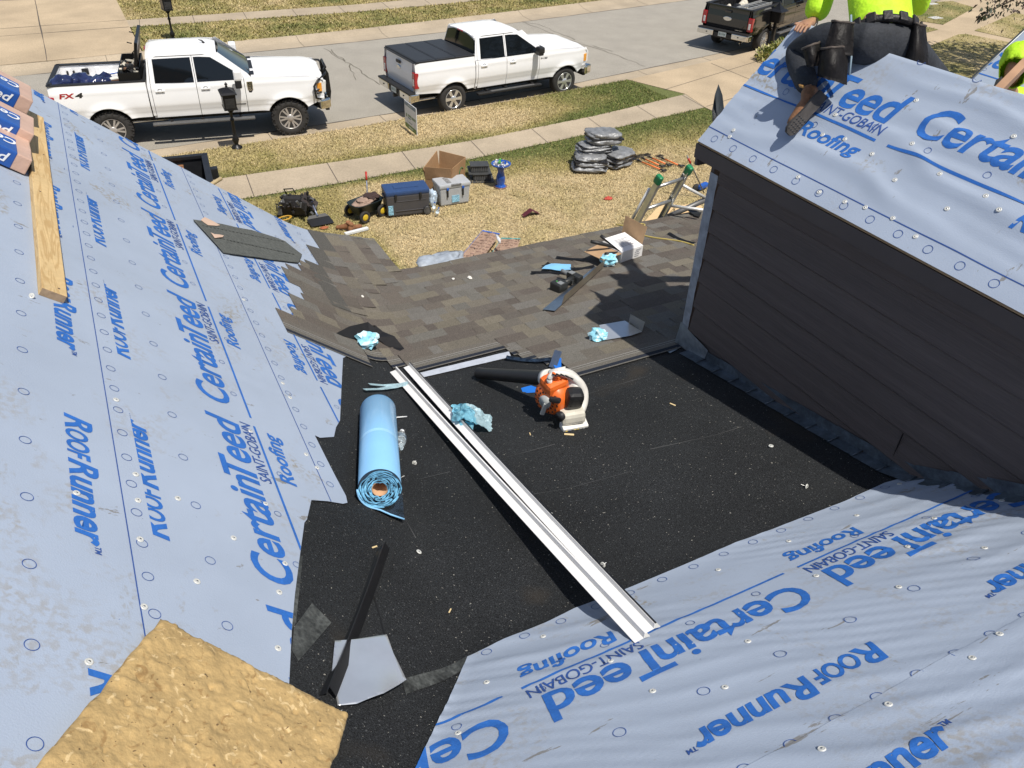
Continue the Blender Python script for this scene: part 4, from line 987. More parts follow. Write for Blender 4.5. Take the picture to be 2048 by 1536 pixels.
# folding cover of the second truck
bm = BM(); n = 3; x0, x1 = -1.12+.03, .66
for i in range(n):
    a = x0+(x1-x0)*i/n; b = x0+(x1-x0)*(i+1)/n; box(bm, ((a+b)/2, 0, 1.455), (b-a-.012, 1.86, .03), bev=.010)
    box(bm, ((a+b)/2, 0, 1.473), (b-a-.09, 1.70, .004))
box(bm, ((x0+x1)/2, 0, 1.438), (x1-x0, 1.80, .02)); ob('bed_cover', bm, vinyl, tB)
def in_truck(t, p): return t.location + t.rotation_quaternion @ Vector(p)
# tool chest with a raised lid behind the first cab
tb = empty('tool_chest', in_truck(tA, (.60, 0, 1.10)), tA.rotation_quaternion, 'black steel tool chest with raised lid across a white pickup bed', 'tool chest')
bm = BM()
for s, w_ in ((1, 1.0), (-1, 1.0)): pass
box(bm, (-.21, 0, .36), (.02, 1.72, .46)); box(bm, (.23, 0, .36), (.02, 1.72, .46)); box(bm, (0, -.85, .36), (.44, .02, .46)); box(bm, (0, .85, .36), (.44, .02, .46)); box(bm, (0, 0, .30), (.42, 1.7, .02)); box(bm, (0, .18, .5), (.42, .03, .14)); box(bm, (0, .18, .585), (.40, .05, .015), mi=1)
ob('chest_body', bm, [mat('black_steel_tread', (.012, .012, .013), .35, .3), mat('worn_edge', (.30, .27, .2), .5, .5)], tb)
bm = BM(); box(bm, (.26, 0, .98), (.07, 1.74, .50), eul(0, .22, 0), bev=.012); tube(bm, [(.0, .6, .6), (.26, .6, .86)], .014, 6)
for y in (.5, -.5): tube(bm, [(.20, y, 1.13), (.10, y, 1.16)], .014, 6)
ob('chest_lid', bm, MATS['black_steel_tread'], tb)
bm = BM(); random.seed(3)
for i in range(34): box(bm, (random.uniform(-.16, .17), random.uniform(-.78, .1), (.52+random.random()*.14)), (random.uniform(.05, .2), random.uniform(.04, .1), random.uniform(.03, .08)), eul(random.random(), random.random(), random.random()*3), mi=random.choice((0, 0, 0, 1, 2)))
t_ = ob('hand_tools', bm, [plast, mat('leather_brown', (.12, .06, .03), .7), mat('bone_white', (.6, .55, .45), .6)]); t_.location = tb.location; t_.rotation_mode = 'QUATERNION'; t_.rotation_quaternion = tA.rotation_quaternion
tag(t_, 'jumble of dark hand tools lying inside the open black tool chest', 'tools')
bagm = mat('navy_clear_wrap', (.020, .028, .085), .12, var=.5, scale=5, coat=.9, bump=.6, bscale=9)
def blob(name, loc, size, m_, seed, amp=.25, rot=0, flat=True, sub=4):
    bm = BM(); bmesh.ops.create_icosphere(bm, subdivisions=sub, radius=1)
    for v in bm.verts:
        n = v.co.normalized(); k = 1+amp*noise.noise(n*1.6+Vector((seed, 0, 0)))+amp*.5*noise.noise(n*4+Vector((seed, 3, 0)))+amp*.2*noise.noise(n*9+Vector((seed, 3, 0)))
        v.co = Vector((n.x*size[0]*k, n.y*size[1]*k, max(n.z*size[2]*k, -size[2]*.55 if flat else -9)))
    for f in bm.faces: f.smooth = True
    o = ob(name, bm, m_); o.location = loc; o.rotation_euler.z = rot; return o
for i, (x, y, sx, sy, sz, lb) in enumerate(((-.85, -.50, .30, .26, .30, 'navy bundle in clear plastic, nearest the tailgate of the open truck bed'), (-.55, -.25, .34, .25, .26, 'navy bundle in clear plastic between two others in the open truck bed'), (-.02, -.52, .36, .24, .28, 'navy bundle in clear plastic beside the wheel arch in the open truck bed'))):
    b = blob('plastic_bag', in_truck(tA, (x, y, 1.16+sz*.55)), (sx, sy, sz), bagm, i*3.3, .3, .4*i); tag(b, lb, 'bag', 'wrapped bundles in the truck bed')
bm = BM(); box(bm, (0, 0, .11), (.22, .2, .2), bev=.01); box(bm, (.02, -.02, .22), (.18, .16, .02), mi=1); o = ob('cardboard_carton', bm, [mat('carton_brown', (.16, .08, .045), .85), mat('paper_white', (.7, .68, .62), .8)]); o.location = in_truck(tA, (.22, -.52, 1.28)); o.rotation_euler.z = .2; tag(o, 'small brown carton squeezed against the black tool chest in the truck bed', 'carton')
bm = BM(); tube(bm, [(-.4, 0, 0), (.3, .05, .06)], .016, 6); o = ob('blue_pole', bm, mat('blue_plastic', (.02, .10, .42), .4)); o.location = in_truck(tA, (.1, .05, 1.4)); o.rotation_euler.z = -.1; tag(o, 'short blue pole lying across the open truck bed', 'pole')
# load of the black truck
ld = empty('folded_ladder', in_truck(tC, (-.1, -.35, 1.36)), tC.rotation_quaternion, 'white aluminium ladder lying in the bed of the black pickup', 'ladder')
bm = BM(); box(bm, (.2, .2, .06), (2.0, .035, .08)); ob('ladder_rail', bm, mat('pale_aluminium', (.7, .7, .68), .35, .6), ld)
bm = BM(); box(bm, (.2, -.2, .06), (2.0, .035, .08)); ob('ladder_rail', bm, MATS['pale_aluminium'], ld)
for i in range(6):
    bm = BM(); box(bm, (-.6+i*.3, 0, .06), (.04, .38, .03)); ob('ladder_rung', bm, MATS['pale_aluminium'], ld)
for i, (x, y, sx, m_, lb, ct) in enumerate(((-.75, .3, .2, 'bone_white', 'pale sack in the bed of the black pickup', 'sack'), (-.35, .1, .22, 'black_plastic', 'dark tool bag in the bed of the black pickup', 'bag'), (.4, .3, .22, 'bone_white', 'white bundle behind the ladder in the black pickup', 'bundle'))):
    b = blob('bundle', in_truck(tC, (x, y, 1.16)), (sx, sx, .28), MATS[m_], 20+i, .3); tag(b, lb, ct)
random.seed(11)
# ---------------------------------------------------------------- things on the lawn and by the kerb
iron = mat('black_cast_iron', (.014, .014, .015), .38, .3, var=.15, scale=20)
def g0(u, v): return G(u, v, GZ+.012)
def mailbox(px, label, h=1.28, rot=0.0):
    r = empty('mailbox', g0(*px), Quaternion((0, 0, 1), rot), label, 'mailbox', 'black mailboxes at the kerbs')
    bm = BM(); lathe(bm, [(.13, 0), (.13, .02), (.07, .05), (.045, .09), (.06, .13), (.085, .19), (.05, .27), (.038, .33), (.034, .62), (.05, .64), (.05, .67), (.032, .70), (.032, h-.52), (.06, h-.50)], 14); ob('post', bm, iron, r)
    bm = BM(); lathe(bm, [(.045, h-.53), (.10, h-.46), (.17, h-.40)], 4, rot=rz(.785)); 
    box(bm, (0, 0, h-.235), (.27, .42, .34), bev=.012, taper=(1.08, 1.03)); box(bm, (0, 0, h-.40), (.30, .45, .03), bev=.008); ob('letter_box', bm, iron, r)
    bm = BM(); z = h-.06
    V = [[bm.verts.new((x, y, zz)) for x, y in ((-a, -b), (a, -b), (a, b), (-a, b))] for a, b, zz in ((.175, .25, z-.015), (.18, .255, z), (.14, .2, z+.035), (.075, .11, z+.075), (.03, .035, z+.10))]
    for A, B_ in zip(V, V[1:]):
        for j in range(4): bm.faces.new((A[j], A[(j+1) % 4], B_[(j+1) % 4], B_[j]))
    bm.faces.new(V[0][::-1]); bm.faces.new(V[-1]); lathe(bm, [(.02, z+.1), (.032, z+.125), (.018, z+.15), (.04, z+.17), (.02, z+.2), (.001, z+.22)], 8); ob('lid', bm, iron, r)
    bm = BM(); y = -.222
    box(bm, (0, y, h-.26), (.20, .012, .22), bev=.004); put_text(bm, 'MAIL', (-.075, y-.0075, h-.22), (1, 0, 0), (0, 0, 1), .15, .045, 0, bold=.02)
    for i in range(3): box(bm, (0, y-.008, h-.29-i*.03), (.15-.02*i, .008, .008))
    ob('box_door', bm, mat('worn_black_iron', (.045, .045, .046), .4, .4, var=.3, scale=30), r); return r
mailbox((474, 295), 'ornate black mailbox on the near verge in front of the white pickup door', 1.35, -.05)
mailbox((347, 80), 'ornate black mailbox across the street, just behind the white pickup cab', 1.35, .1)
r = empty('mailbox', g0(1541, 95), Quaternion((0, 0, 1), .35), 'square black mailbox with a pyramid lid beside the black pickup', 'mailbox', 'black mailboxes at the kerbs')
bm = BM(); box(bm, (0, 0, .42), (.10, .10, .84)); box(bm, (0, 0, .04), (.2, .2, .08)); box(bm, (0, 0, .66), (.17, .17, .03)); ob('post', bm, iron, r)
bm = BM(); box(bm, (0, 0, 1.02), (.34, .40, .36), bev=.01); box(bm, (0, -.205, 1.0), (.24, .012, .22), mi=1)
for i in range(4): box(bm, (0, -.213, .93+i*.045), (.16, .006, .012), mi=1)
ob('letter_box', bm, [iron, MATS['worn_black_iron']], r)
bm = BM(); V = [[bm.verts.new((x, y, zz)) for x, y in ((-a, -a), (a, -a), (a, a), (-a, a))] for a, zz in ((.26, 1.19), (.27, 1.21), (.15, 1.27), (.07, 1.36), (.03, 1.43))]
for A, B_ in zip(V, V[1:]):
    for j in range(4): bm.faces.new((A[j], A[(j+1) % 4], B_[(j+1) % 4], B_[j]))
bm.faces.new(V[0][::-1]); bm.faces.new(V[-1]); lathe(bm, [(.02, 1.42), (.03, 1.45), (.001, 1.5)], 8); ob('lid', bm, iron, r)
# yard sign
A = g0(811, 256); B_ = g0(834.5, 276); dx = (B_-A); L_ = dx.length; ex = dx.normalized()
r = empty('yard_sign', A, None, 'white yard sign with green and grey bands staked in the verge', 'sign')
nrm = Vector((ex.y, -ex.x, 0)); nrm = nrm if nrm.x < 0 else -nrm
bm = BM(); hS = .66; z0 = .06
def srect(bm, a0, a1, b0, b1, off, mi): poly(bm, [ex*a0*L_+nrm*off+Vector((0, 0, z0+b0*hS)), ex*a1*L_+nrm*off+Vector((0, 0, z0+b0*hS)), ex*a1*L_+nrm*off+Vector((0, 0, z0+b1*hS)), ex*a0*L_+nrm*off+Vector((0, 0, z0+b1*hS))], mi)
prism(bm, [Vector((0, 0, z0)), ex*L_+Vector((0, 0, z0)), ex*L_+Vector((0, 0, z0+hS)), Vector((0, 0, z0+hS))], .012, nrm)
for a in ((.02, .94, .0, .17, 1), (.03, .93, .84, .97, 2), (.28, .55, .47, .56, 3), (.58, .92, .45, .55, 3), (.28, .52, .40, .45, 2), (.10, .22, .42, .55, 3), (.30, .62, .25, .28, 2), (.3, .7, .05, .11, 4), (.3, .62, .88, .93, 4)): srect(bm, *a[:4], .0022, a[4])
ob('sign_panel', bm, [mat('sign_white', (.74, .75, .76), .5, var=.03), mat('sign_green', (.13, .24, .05), .5), mat('sign_slate', (.20, .26, .32), .5), mat('sign_olive', (.22, .30, .20), .5), mat('sign_pale', (.62, .68, .62), .5)], r)
bm = BM()
for a in (.2, .8): tube(bm, [ex*a*L_+Vector((0, 0, -.1)), ex*a*L_+Vector((0, 0, .3))], .005, 5)
ob('wire_stake', bm, steel, r)
# trailer corner behind the gable slope
zr = 1.15; c1 = G(409, 312, zr); c2 = G(318, 321, zr); c3 = G(428, 366, zr)
ux = (c1-c2).normalized(); uy = Vector((-ux.y, ux.x, 0)); uy = uy if uy.y < 0 else -uy
tr = empty('dump_trailer', (c1.x, c1.y, 0), None, 'black dump trailer with brown debris, half hidden by the gable slope', 'trailer')
Lx, Ly = 2.6, 2.05; blk = mat('trailer_black', (.018, .019, .022), .42, .2, var=.2, scale=8)
def tq(a, b, z): return ux*(-a)+uy*b+Vector((0, 0, z))
bm = BM(); fr3 = Matrix((ux, uy, Vector((0, 0, 1)))).transposed()
for ctr, s in ((tq(Lx/2, 0, .85), (Lx, .06, .6)), (tq(Lx/2, Ly, .85), (Lx, .06, .6)), (tq(0, Ly/2, .85), (.06, Ly, .6)), (tq(Lx, Ly/2, .85), (.06, Ly, .6)), (tq(Lx/2, Ly/2, .55), (Lx, Ly, .05))): box(bm, ctr, s, fr3)
ob('trailer_body', bm, blk, tr)
bm = BM()
for ctr, s in ((tq(Lx/2, 0, 1.16), (Lx+.12, .12, .07)), (tq(Lx/2, Ly, 1.16), (Lx+.12, .12, .07)), (tq(0, Ly/2, 1.161), (.12, Ly-.12, .068)), (tq(Lx, Ly/2, 1.161), (.12, Ly-.12, .068))): box(bm, ctr, s, fr3, bev=.012)
box(bm, tq(-.12, .55, 1.0), (.14, .16, .22), fr3, bev=.02); ob('top_rail', bm, blk, tr)
bm = BM()
for b in (-.08, Ly+.08): lathe(bm, [(.22, -.09), (.33, -.10), (.34, -.05), (.34, .05), (.33, .10), (.22, .09)], 24, tq(1.2, b, .34), 'Y')
ob('trailer_wheel', bm, rubber, tr)
bm = gridbm(-Lx+.08, -.42, .1, Ly-.1, .05)
for v in bm.verts: x, y = v.co.x, v.co.y; v.co = ux*x+uy*y+Vector((0, 0, 1.06+.05*noise.noise((x*5, y*5, 0))+.03*noise.noise((x*16, y*16, 0))))
o = ob('debris', bm, mat('torn_off_roofing', (.22, .10, .04), .9, var=.5, scale=10, fine=.5, fscale=25)); o.location = tr.location; tag(o, 'brown torn-off roofing debris filling the black trailer', 'debris', kind='stuff')
bm = BM(); a = G(419, 371, zr+.08); b = G(442, 357, zr+.10); d_ = (b-a).normalized(); frt = frame(d_)
lathe(bm, [(.030, -.6), (.036, -.6), (.036, (b-a).length), (.030, (b-a).length), (.030, -.6)], 14, rot=frt); o = ob('cardboard_tube', bm, mat('kraft_tube', (.52, .40, .22), .8)); o.location = a; tag(o, 'tan cardboard tube resting on the trailer rail', 'tube')
# black tool bag with its contents
canv = mat('black_canvas', (.016, .014, .014), .8, var=.3, scale=12, bump=.3, bscale=40); canvb = mat('brown_black_canvas', (.040, .031, .029), .75, var=.15, scale=9)
p = g0(590, 432); r = empty('tool_bag', p, Quaternion((0, 0, 1), -.5), 'open black tool bag spilling tools on the grass by the gable', 'tool bag')
bm = BM(); box(bm, (0, .16, .17), (.48, .34, .34), eul(-.12, 0, 0), bev=.02, taper=(.95, .8)); ob('bag_body', bm, canv, r)
bm = BM(); box(bm, (.30, .13, .26), (.34, .40, .03), eul(.05, .75, .1), bev=.008); box(bm, (-.02, -.10, .16), (.52, .03, .22), eul(.35, 0, 0), bev=.008); ob('bag_flap', bm, canvb, r)
bm = BM(); tube(bm, [(-.2, .3, .33), (-.24, .28, .44), (-.05, .26, .47), (.0, .26, .36)], .013, 6); tube(bm, [(-.28, .05, .16), (-.36, .02, .24), (-.33, -.04, .12)], .014, 6); ob('bag_handle', bm, canv, r)
random.seed(5); bm = BM()
for i in range(40): box(bm, (random.uniform(-.26, .42), random.uniform(-.30, .26), random.uniform(.02, .36) if i > 22 else .33), (random.uniform(.05, .18), random.uniform(.03, .07), random.uniform(.03, .06)), eul(random.random()*2, random.random()*2, random.random()*3), bev=.008, mi=random.choice((0, 0, 0, 1)))
o = ob('hand_tools', bm, [canv, MATS['grey_trim']]); o.location = p; o.rotation_euler.z = -.5; tag(o, 'heap of dark hand tools in and around the open black tool bag', 'tools')
def coil(name, loc, r, n, th, m_, label, cat, rot=0, seed=1, tilt=None):
    bm = BM(); rr = random.Random(seed); pts = []
    for i in range(n*16): a = i/16*6.2832; k = r*(1+.12*math.sin(a*.37+seed)); pts.append((k*math.cos(a)*1.4+rr.uniform(-.004, .004), k*math.sin(a)*.8, th+.0018*i*th*3+rr.uniform(0, .005)))
    tube(bm, pts, th, 5); o = ob(name, bm, m_); o.location = loc; o.rotation_euler.z = rot; return tag(o, label, cat)
cordm = mat('yellow_cord', (.48, .27, .03), .6); coil('cord', g0(570, 447)+Vector((0, 0, .10)), .10, 4, .009, cordm, 'coiled yellow cord on the black tool bag', 'cord', .3)
bm = BM(); tube(bm, [(0, 0, .2), (.08, .05, .27), (.16, .10, .26), (.2, .2, .2)], .010, 6); o = ob('glove', bm, mat('tan_leather', (.55, .28, .15), .8)); bm = BM()
bpy.data.objects.remove(o); bmesh.ops.create_icosphere(bm, subdivisions=3, radius=.1)
for v in bm.verts: v.co = Vector((v.co.x*1.3, v.co.y*.9, v.co.z*.8))*(1+.4*noise.noise(v.co*14))
o = ob('leather_glove', bm, MATS['tan_leather']); o.location = g0(616, 425)+Vector((.0, .15, .22)); tag(o, 'tan leather glove lying on the black bag flap', 'glove')
# roofing scraper / shovel
p = g0(636, 440); r = empty('roof_scraper', p, Quaternion((0, 0, 1), .05), 'flat black roofing scraper with a blue handle grip on the lawn', 'scraper')
bm = BM(); box(bm, (.0, -.16, .04), (.46, .30, .008), eul(.08, 0, 0), bev=.003); prism(bm, [(-.23, -.02, .06), (.23, -.02, .06), (.16, .02, .11), (-.16, .02, .11)], .008); ob('blade', bm, plast, r)
bm = BM(); tube(bm, [(0, -.01, .09), (0, .32, .24)], .02, 8); ob('shaft', bm, mat('blue_grey_steel', (.20, .24, .34), .4, .4), r)
bm = BM(); tube(bm, [(-.09, .40, .27), (.09, .40, .27)], .018, 8); tube(bm, [(-.08, .40, .27), (0, .32, .24), (.08, .40, .27)], .013, 6); ob('grip', bm, mat('navy_grip', (.05, .06, .17), .5), r)
# little wagon
p = g0(733, 432); r = empty('garden_cart', p, Quaternion((0, 0, 1), .35), 'small dark tub cart with yellow wheels holding rags', 'cart')
bm = BM(); gt = mat('dark_green_tub', (.012, .022, .024), .45)
V = [[bm.verts.new((a*math.copysign(abs(math.cos(t))**.5, math.cos(t)), b*math.copysign(abs(math.sin(t))**.5, math.sin(t)), z)) for t in np.linspace(0, 6.2832, 25)[:-1]] for a, b, z in ((.28, .15, .13), (.36, .21, .33), (.37, .22, .34), (.34, .20, .34), (.27, .14, .15))]
for A, B_ in zip(V, V[1:]):
    for j in range(24): bm.faces.new((A[j], A[(j+1) % 24], B_[(j+1) % 24], B_[j])).smooth = True
bm.faces.new(V[0][::-1]); bm.faces.new(V[-1]); ob('tub', bm, gt, r)
for x, y in ((-.22, -.24), (-.22, .24), (.24, -.22), (.24, .22)):
    wz = empty('cart_wheel', (x, y, .12)); wz.parent = r; bm = BM(); lathe(bm, [(.085, -.025), (.12, -.03), (.125, 0), (.12, .03), (.085, .025)], 20, axis='Y'); ob('tyre', bm, rubber, wz)
    bm = BM(); lathe(bm, [(.0, -.03), (.03, -.035), (.085, -.02), (.085, .02), (.03, .035), (.0, .03)], 16, axis='Y'); ob('hub', bm, mat('yellow_hub', (.62, .44, .03), .4), wz)
bm = BM(); tube(bm, [(.20, .20, .15), (.34, .36, .42), (.42, .46, .62)], .012, 6); ob('pull_handle', bm, MATS['blue_grey_steel'], r)
bm = BM(); tube(bm, [(.38, .41, .53), (.44, .49, .67)], .022, 8); ob('handle_grip', bm, mat('red_grip', (.42, .03, .02), .5), r)
for i, (x, y, z, s, m_, lb) in enumerate(((-.02, .0, .33, (.26, .13, .06), 'brown_rag', 'pale brown rag draped in the small tub cart'), (.16, .02, .36, (.16, .13, .07), 'dark_rag', 'dark brown rag bunched at the front of the small tub cart'))):
    mm = mat(m_, (.30, .21, .16) if i == 0 else (.045, .025, .022), .9, var=.25, scale=9); b = blob('rag', p+rz(.35) @ Vector((x, y, z)), s, mm, 40+i, .5, .3); tag(b, lb, 'rag')
# boots
boot_m = mat('tan_boot_leather', (.24, .105, .045), .75, var=.25, scale=12)
def boot_mesh(name, m_, parent=None):
    bm = BM(); secs = [(-.13, .034, .07, .0), (-.115, .045, .12, .0), (-.06, .048, .17, .0), (-.01, .047, .14, .0), (.05, .048, .105, .0), (.11, .052, .09, .0), (.16, .049, .08, .0), (.19, .036, .065, .0), (.20, .015, .04, .0)]
    V = [[bm.verts.new((x, w_*math.cos(a), max(0, h*.5+h*.5*math.sin(a)))) for a in np.linspace(0, 6.2832, 15)[:-1]] for x, w_, h, _ in secs]
    for A, B_ in zip(V, V[1:]):
        for j in range(14): bm.faces.new((A[j], A[(j+1) % 14], B_[(j+1) % 14], B_[j])).smooth = True
    bm.faces.new(V[0][::-1]); bm.faces.new(V[-1]); lathe(bm, [(.046, .10), (.048, .15), (.050, .175), (.040, .175), (.036, .12), (.0, .12)], 14, (-.06, 0, 0)); 
    box(bm, (.03, 0, .006), (.32, .098, .022), bev=.008, mi=1); bmesh.ops.recalc_face_normals(bm, faces=bm.faces[:]); return ob(name, bm, [m_, mat('boot_sole', (.045, .030, .022), .8)], parent)
for px, rot, lb in (((692, 459), 2.6, 'left one of two tan work boots left on the lawn'), ((708, 461), .4, 'right one of two tan work boots left on the lawn, toe outward')):
    o = boot_mesh('work_boot', boot_m); o.location = g0(*px); o.rotation_euler.z = rot; tag(o, lb, 'boot', 'tan boots on the lawn')
# gutter offcut
a, b = g0(690, 471), g0(736, 459); bm = BM(); d_ = (b-a); frm = Matrix((d_.normalized(), Vector((-d_.y, d_.x, 0)).normalized(), Vector((0, 0, 1)))).transposed()
box(bm, (a+b)/2+Vector((0, 0, .03)), (d_.length, .075, .05), frm, bev=.008); tag(ob('gutter_offcut', bm, mat('white_aluminium', (.68, .70, .70), .4, var=.05)), 'white length of gutter lying beside the tan boots', 'gutter')
# coolers
navy = mat('navy_lid', (.028, .062, .16), .42, var=.06); ggrey = mat('dark_grey_rotomould', (.062, .060, .064), .55, var=.08, scale=5); lgrey = mat('light_grey_rotomould', (.40, .415, .43), .5, var=.06, scale=5, fine=.05, fscale=40)
sticker = mat('cyan_sticker', (.25, .48, .62), .5, var=.5, scale=40)
a, b = g0(774, 437), g0(861, 427); d_ = b-a; an = math.atan2(d_.y, d_.x); W_ = d_.length
r = empty('cooler', a+d_*.5, Quaternion((0, 0, 1), an), 'big dark grey wheeled cooler with a navy blue lid', 'cooler', 'coolers on the lawn')
bm = BM(); box(bm, (0, .22, .24), (W_*.94, .44, .44), bev=.03, taper=(1.05, 1.06)); 
for z in (.13, .33): box(bm, (.05, -.006, z), (W_*.7, .02, .016), bev=.006)
box(bm, (-W_*.50, .22, .40), (.05, .2, .04), bev=.012); ob('cooler_body', bm, ggrey, r)
bm = BM(); box(bm, (0, .22, .50), (W_*1.0, .48, .10), bev=.035); box(bm, (0, .22, .555), (W_*.55, .16, .012), bev=.006); ob('cooler_lid', bm, navy, r)
bm = BM()
for x in (-.28, .28): box(bm, (x*W_, -.03, .44), (.05, .03, .11), bev=.012)
ob('latch', bm, plast, r)
bm = BM(); lathe(bm, [(.0, -.03), (.05, -.03), (.085, -.025), (.09, 0), (.085, .025), (.0, .03)], 20, (W_*.42, -.01, .09), 'Y'); ob('cooler_wheel', bm, plast, r)
bm = BM(); lathe(bm, [(.05, -.033), (.075, -.033)], 20, (W_*.42, -.01, .09), 'Y'); [box(bm, (W_*.42, -.043, .09), (.14, .004, .012), eul(0, q*1.047, 0)) for q in range(3)]; ob('wheel_cover', bm, greyt, r)
bm = BM(); box(bm, (-W_*.40, -.004, .16), (.10, .012, .2), bev=.004); ob('sticker', bm, sticker, r)
a, b = g0(882, 414), g0(938, 405); d_ = b-a; an = math.atan2(d_.y, d_.x); W_ = .68
r = empty('cooler', a+d_*.5, Quaternion((0, 0, 1), an), 'light grey scuffed hard cooler in front of the cardboard box', 'cooler', 'coolers on the lawn')
bm = BM(); box(bm, (0, .2, .2), (W_*.92, .40, .38), bev=.03, taper=(1.07, 1.08)); ob('cooler_body', bm, lgrey, r)
bm = BM(); box(bm, (0, .2, .425), (W_*1.03, .46, .09), bev=.03); box(bm, (.02, .0, .462), (.22, .1, .012), mi=1); box(bm, (-.1, .2, .471), (.10, .3, .004), mi=1); ob('cooler_lid', bm, [lgrey, mat('scuffed_grey', (.20, .20, .20), .7, var=.5, scale=22)], r)
bm = BM()
for x in (-.17, .17): box(bm, (x, -.028, .30), (.035, .03, .20), bev=.01); box(bm, (x, -.04, .38), (.05, .02, .05), bev=.008, mi=1)
ob('latch', bm, [plast, MATS['blue_plastic']], r)
bm = BM(); box(bm, (.01, -.010, .14), (.17, .012, .15), bev=.004); ob('sticker', bm, [sticker, MATS['sign_white']], r)
clearp = mat('clear_plastic', (.85, .9, .92), .12, var=.05, trans=.85, coat=.3)
def bottle(name, loc, q, label, crumple=0.0, cap=None):
    bm = BM(); lathe(bm, [(.0, 0), (.026, 0), (.032, .01), (.030, .05), (.033, .06), (.030, .07), (.033, .09), (.033, .13), (.026, .165), (.013, .19), (.013, .2)], 16)
    for v in bm.verts: v.co += Vector((noise.noise(v.co*40), noise.noise(v.co*40+Vector((9, 0, 0))), noise.noise(v.co*30)))*crumple
    r = ob(name, bm, clearp); r.location = loc; r.rotation_mode = 'QUATERNION'; r.rotation_quaternion = q; tag(r, label, 'bottle')
    bm = BM(); lathe(bm, [(.0, .195), (.0155, .195), (.0155, .214), (.0, .214)], 12); ob('cap', bm, cap or MATS['sign_white'], r)
    bm = BM(); lathe(bm, [(.0335, .085), (.0338, .13)], 16); ob('wrap_label', bm, mat('bottle_label', (.55, .66, .74), .4, var=.35, scale=60), r); return r
for i, (u, v, lb) in enumerate(((866, 424, 'crumpled clear water bottle between the two coolers'), (872, 432, 'clear water bottle standing beside the grey cooler'))): bottle('water_bottle', g0(u, v)+Vector((0, 0, .0)), Quaternion((1, .15*i, .1, 0)), lb, .004, MATS['blue_plastic'])
b = blob('plastic_bag', g0(868, 415)+Vector((0, .1, .15)), (.09, .09, .22), mat('clear_blue_bag', (.45, .55, .66), .25, var=.4, scale=18), 77, .5); tag(b, 'crumpled clear blue plastic bag squeezed between the two coolers', 'bag')
# big cardboard box
kraft = mat('kraft_card', (.33, .195, .095), .85, var=.10, scale=4, fine=.06, fscale=30); kraft_in = mat('kraft_card_inside', (.27, .155, .075), .85, var=.1, scale=4)
a, b = g0(859, 393), g0(904, 399); c_ = g0(938, 372); a = b+(a-b).normalized()*.58; c_ = b+(c_-b).normalized()*.62
r = empty('cardboard_box', b, None, 'large open cardboard box standing behind the light grey cooler', 'box')
e1 = a-b; e2 = c_-b; Z = Vector((0, 0, 1)); hB = .64; th = .012
def wall(bm, P0, P1, h0, h1, out, lean0=0, lean1=0):
    n = out.normalized(); bot = [P0, P1]; prism(bm, [P0, P1, P1+Z*h1+n*lean1, P0+Z*h0+n*lean0], th, n)
bm = BM()
wall(bm, Vector(), e1, hB*.58, hB*.62, -e2); wall(bm, Vector(), e2, hB*.58, hB*.60, -e1); wall(bm, e1, e1+e2, hB*.6, hB*.6, -e1*-1); wall(bm, e2, e1+e2, hB*.6, hB*.6, e2); prism(bm, [Z*.01, e1+Z*.01, e1+e2+Z*.01, e2+Z*.01], .008)
ob('box_body', bm, kraft, r)
bm = BM(); z_ = Z*hB*.6
for P0, P1, n, h0, h1, l in ((Vector(), e1, -e2, .30, .27, .03), (Vector(), e2, -e1, .30, .33, .02), (e1, e1+e2, e1, .22, .40, .05), (e2, e1+e2, e2, .33, .40, .03)):
    nn = n.normalized(); prism(bm, [P0+z_+nn*.004, P1+z_+nn*.004, P1+z_+Z*h1+nn*l, P0+z_+Z*h0+nn*l], th, nn)
ob('box_flap', bm, kraft, r)
bm = BM(); nn = -e1.normalized(); u2 = e2.normalized(); ring2 = BM()
tube(bm, [u2*(.42+.09*math.cos(t))+Z*(.44+.12*math.sin(t))+nn*.012 for t in np.linspace(.6, 5.7, 20)], .013, 5); ring2.free()
ob('printed_mark', bm, mat('green_print', (.05, .14, .05), .8), r)
# roof vents
p = g0(955, 357); vm = mat('vent_dark_grey', (.050, .052, .052), .5, var=.15)
for i, (z, dx, lb) in enumerate(((.0, 0, 'lower of two dark slatted roof vents stacked by the cardboard box'), (.15, -.01, 'upper of two dark slatted roof vents stacked by the cardboard box'))):
    r = empty('roof_vent', p+Vector((dx+.08, -.05+.12*i, z)), Quaternion((0, 0, 1), -.32), lb, 'roof vent', 'roof vents stacked on the lawn')
    bm = BM(); box(bm, (0, 0, .012), (.52 if i == 0 else .50, .46, .012), eul(.05, 0, 0)); ob('flange', bm, vm, r)
    bm = BM(); box(bm, (0, 0, .08), (.40, .28, .13), bev=.012, taper=(.95, .85)); box(bm, (0, 0, .152), (.42, .30, .018), bev=.006); ob('hood', bm, vm, r)
    bm = BM()
    for k in range(9): box(bm, (-.16+k*.04, -.142, .08), (.008, .012, .09), mi=0)
    ob('slats', bm, mat('vent_slats', (.14, .14, .14), .5), r)
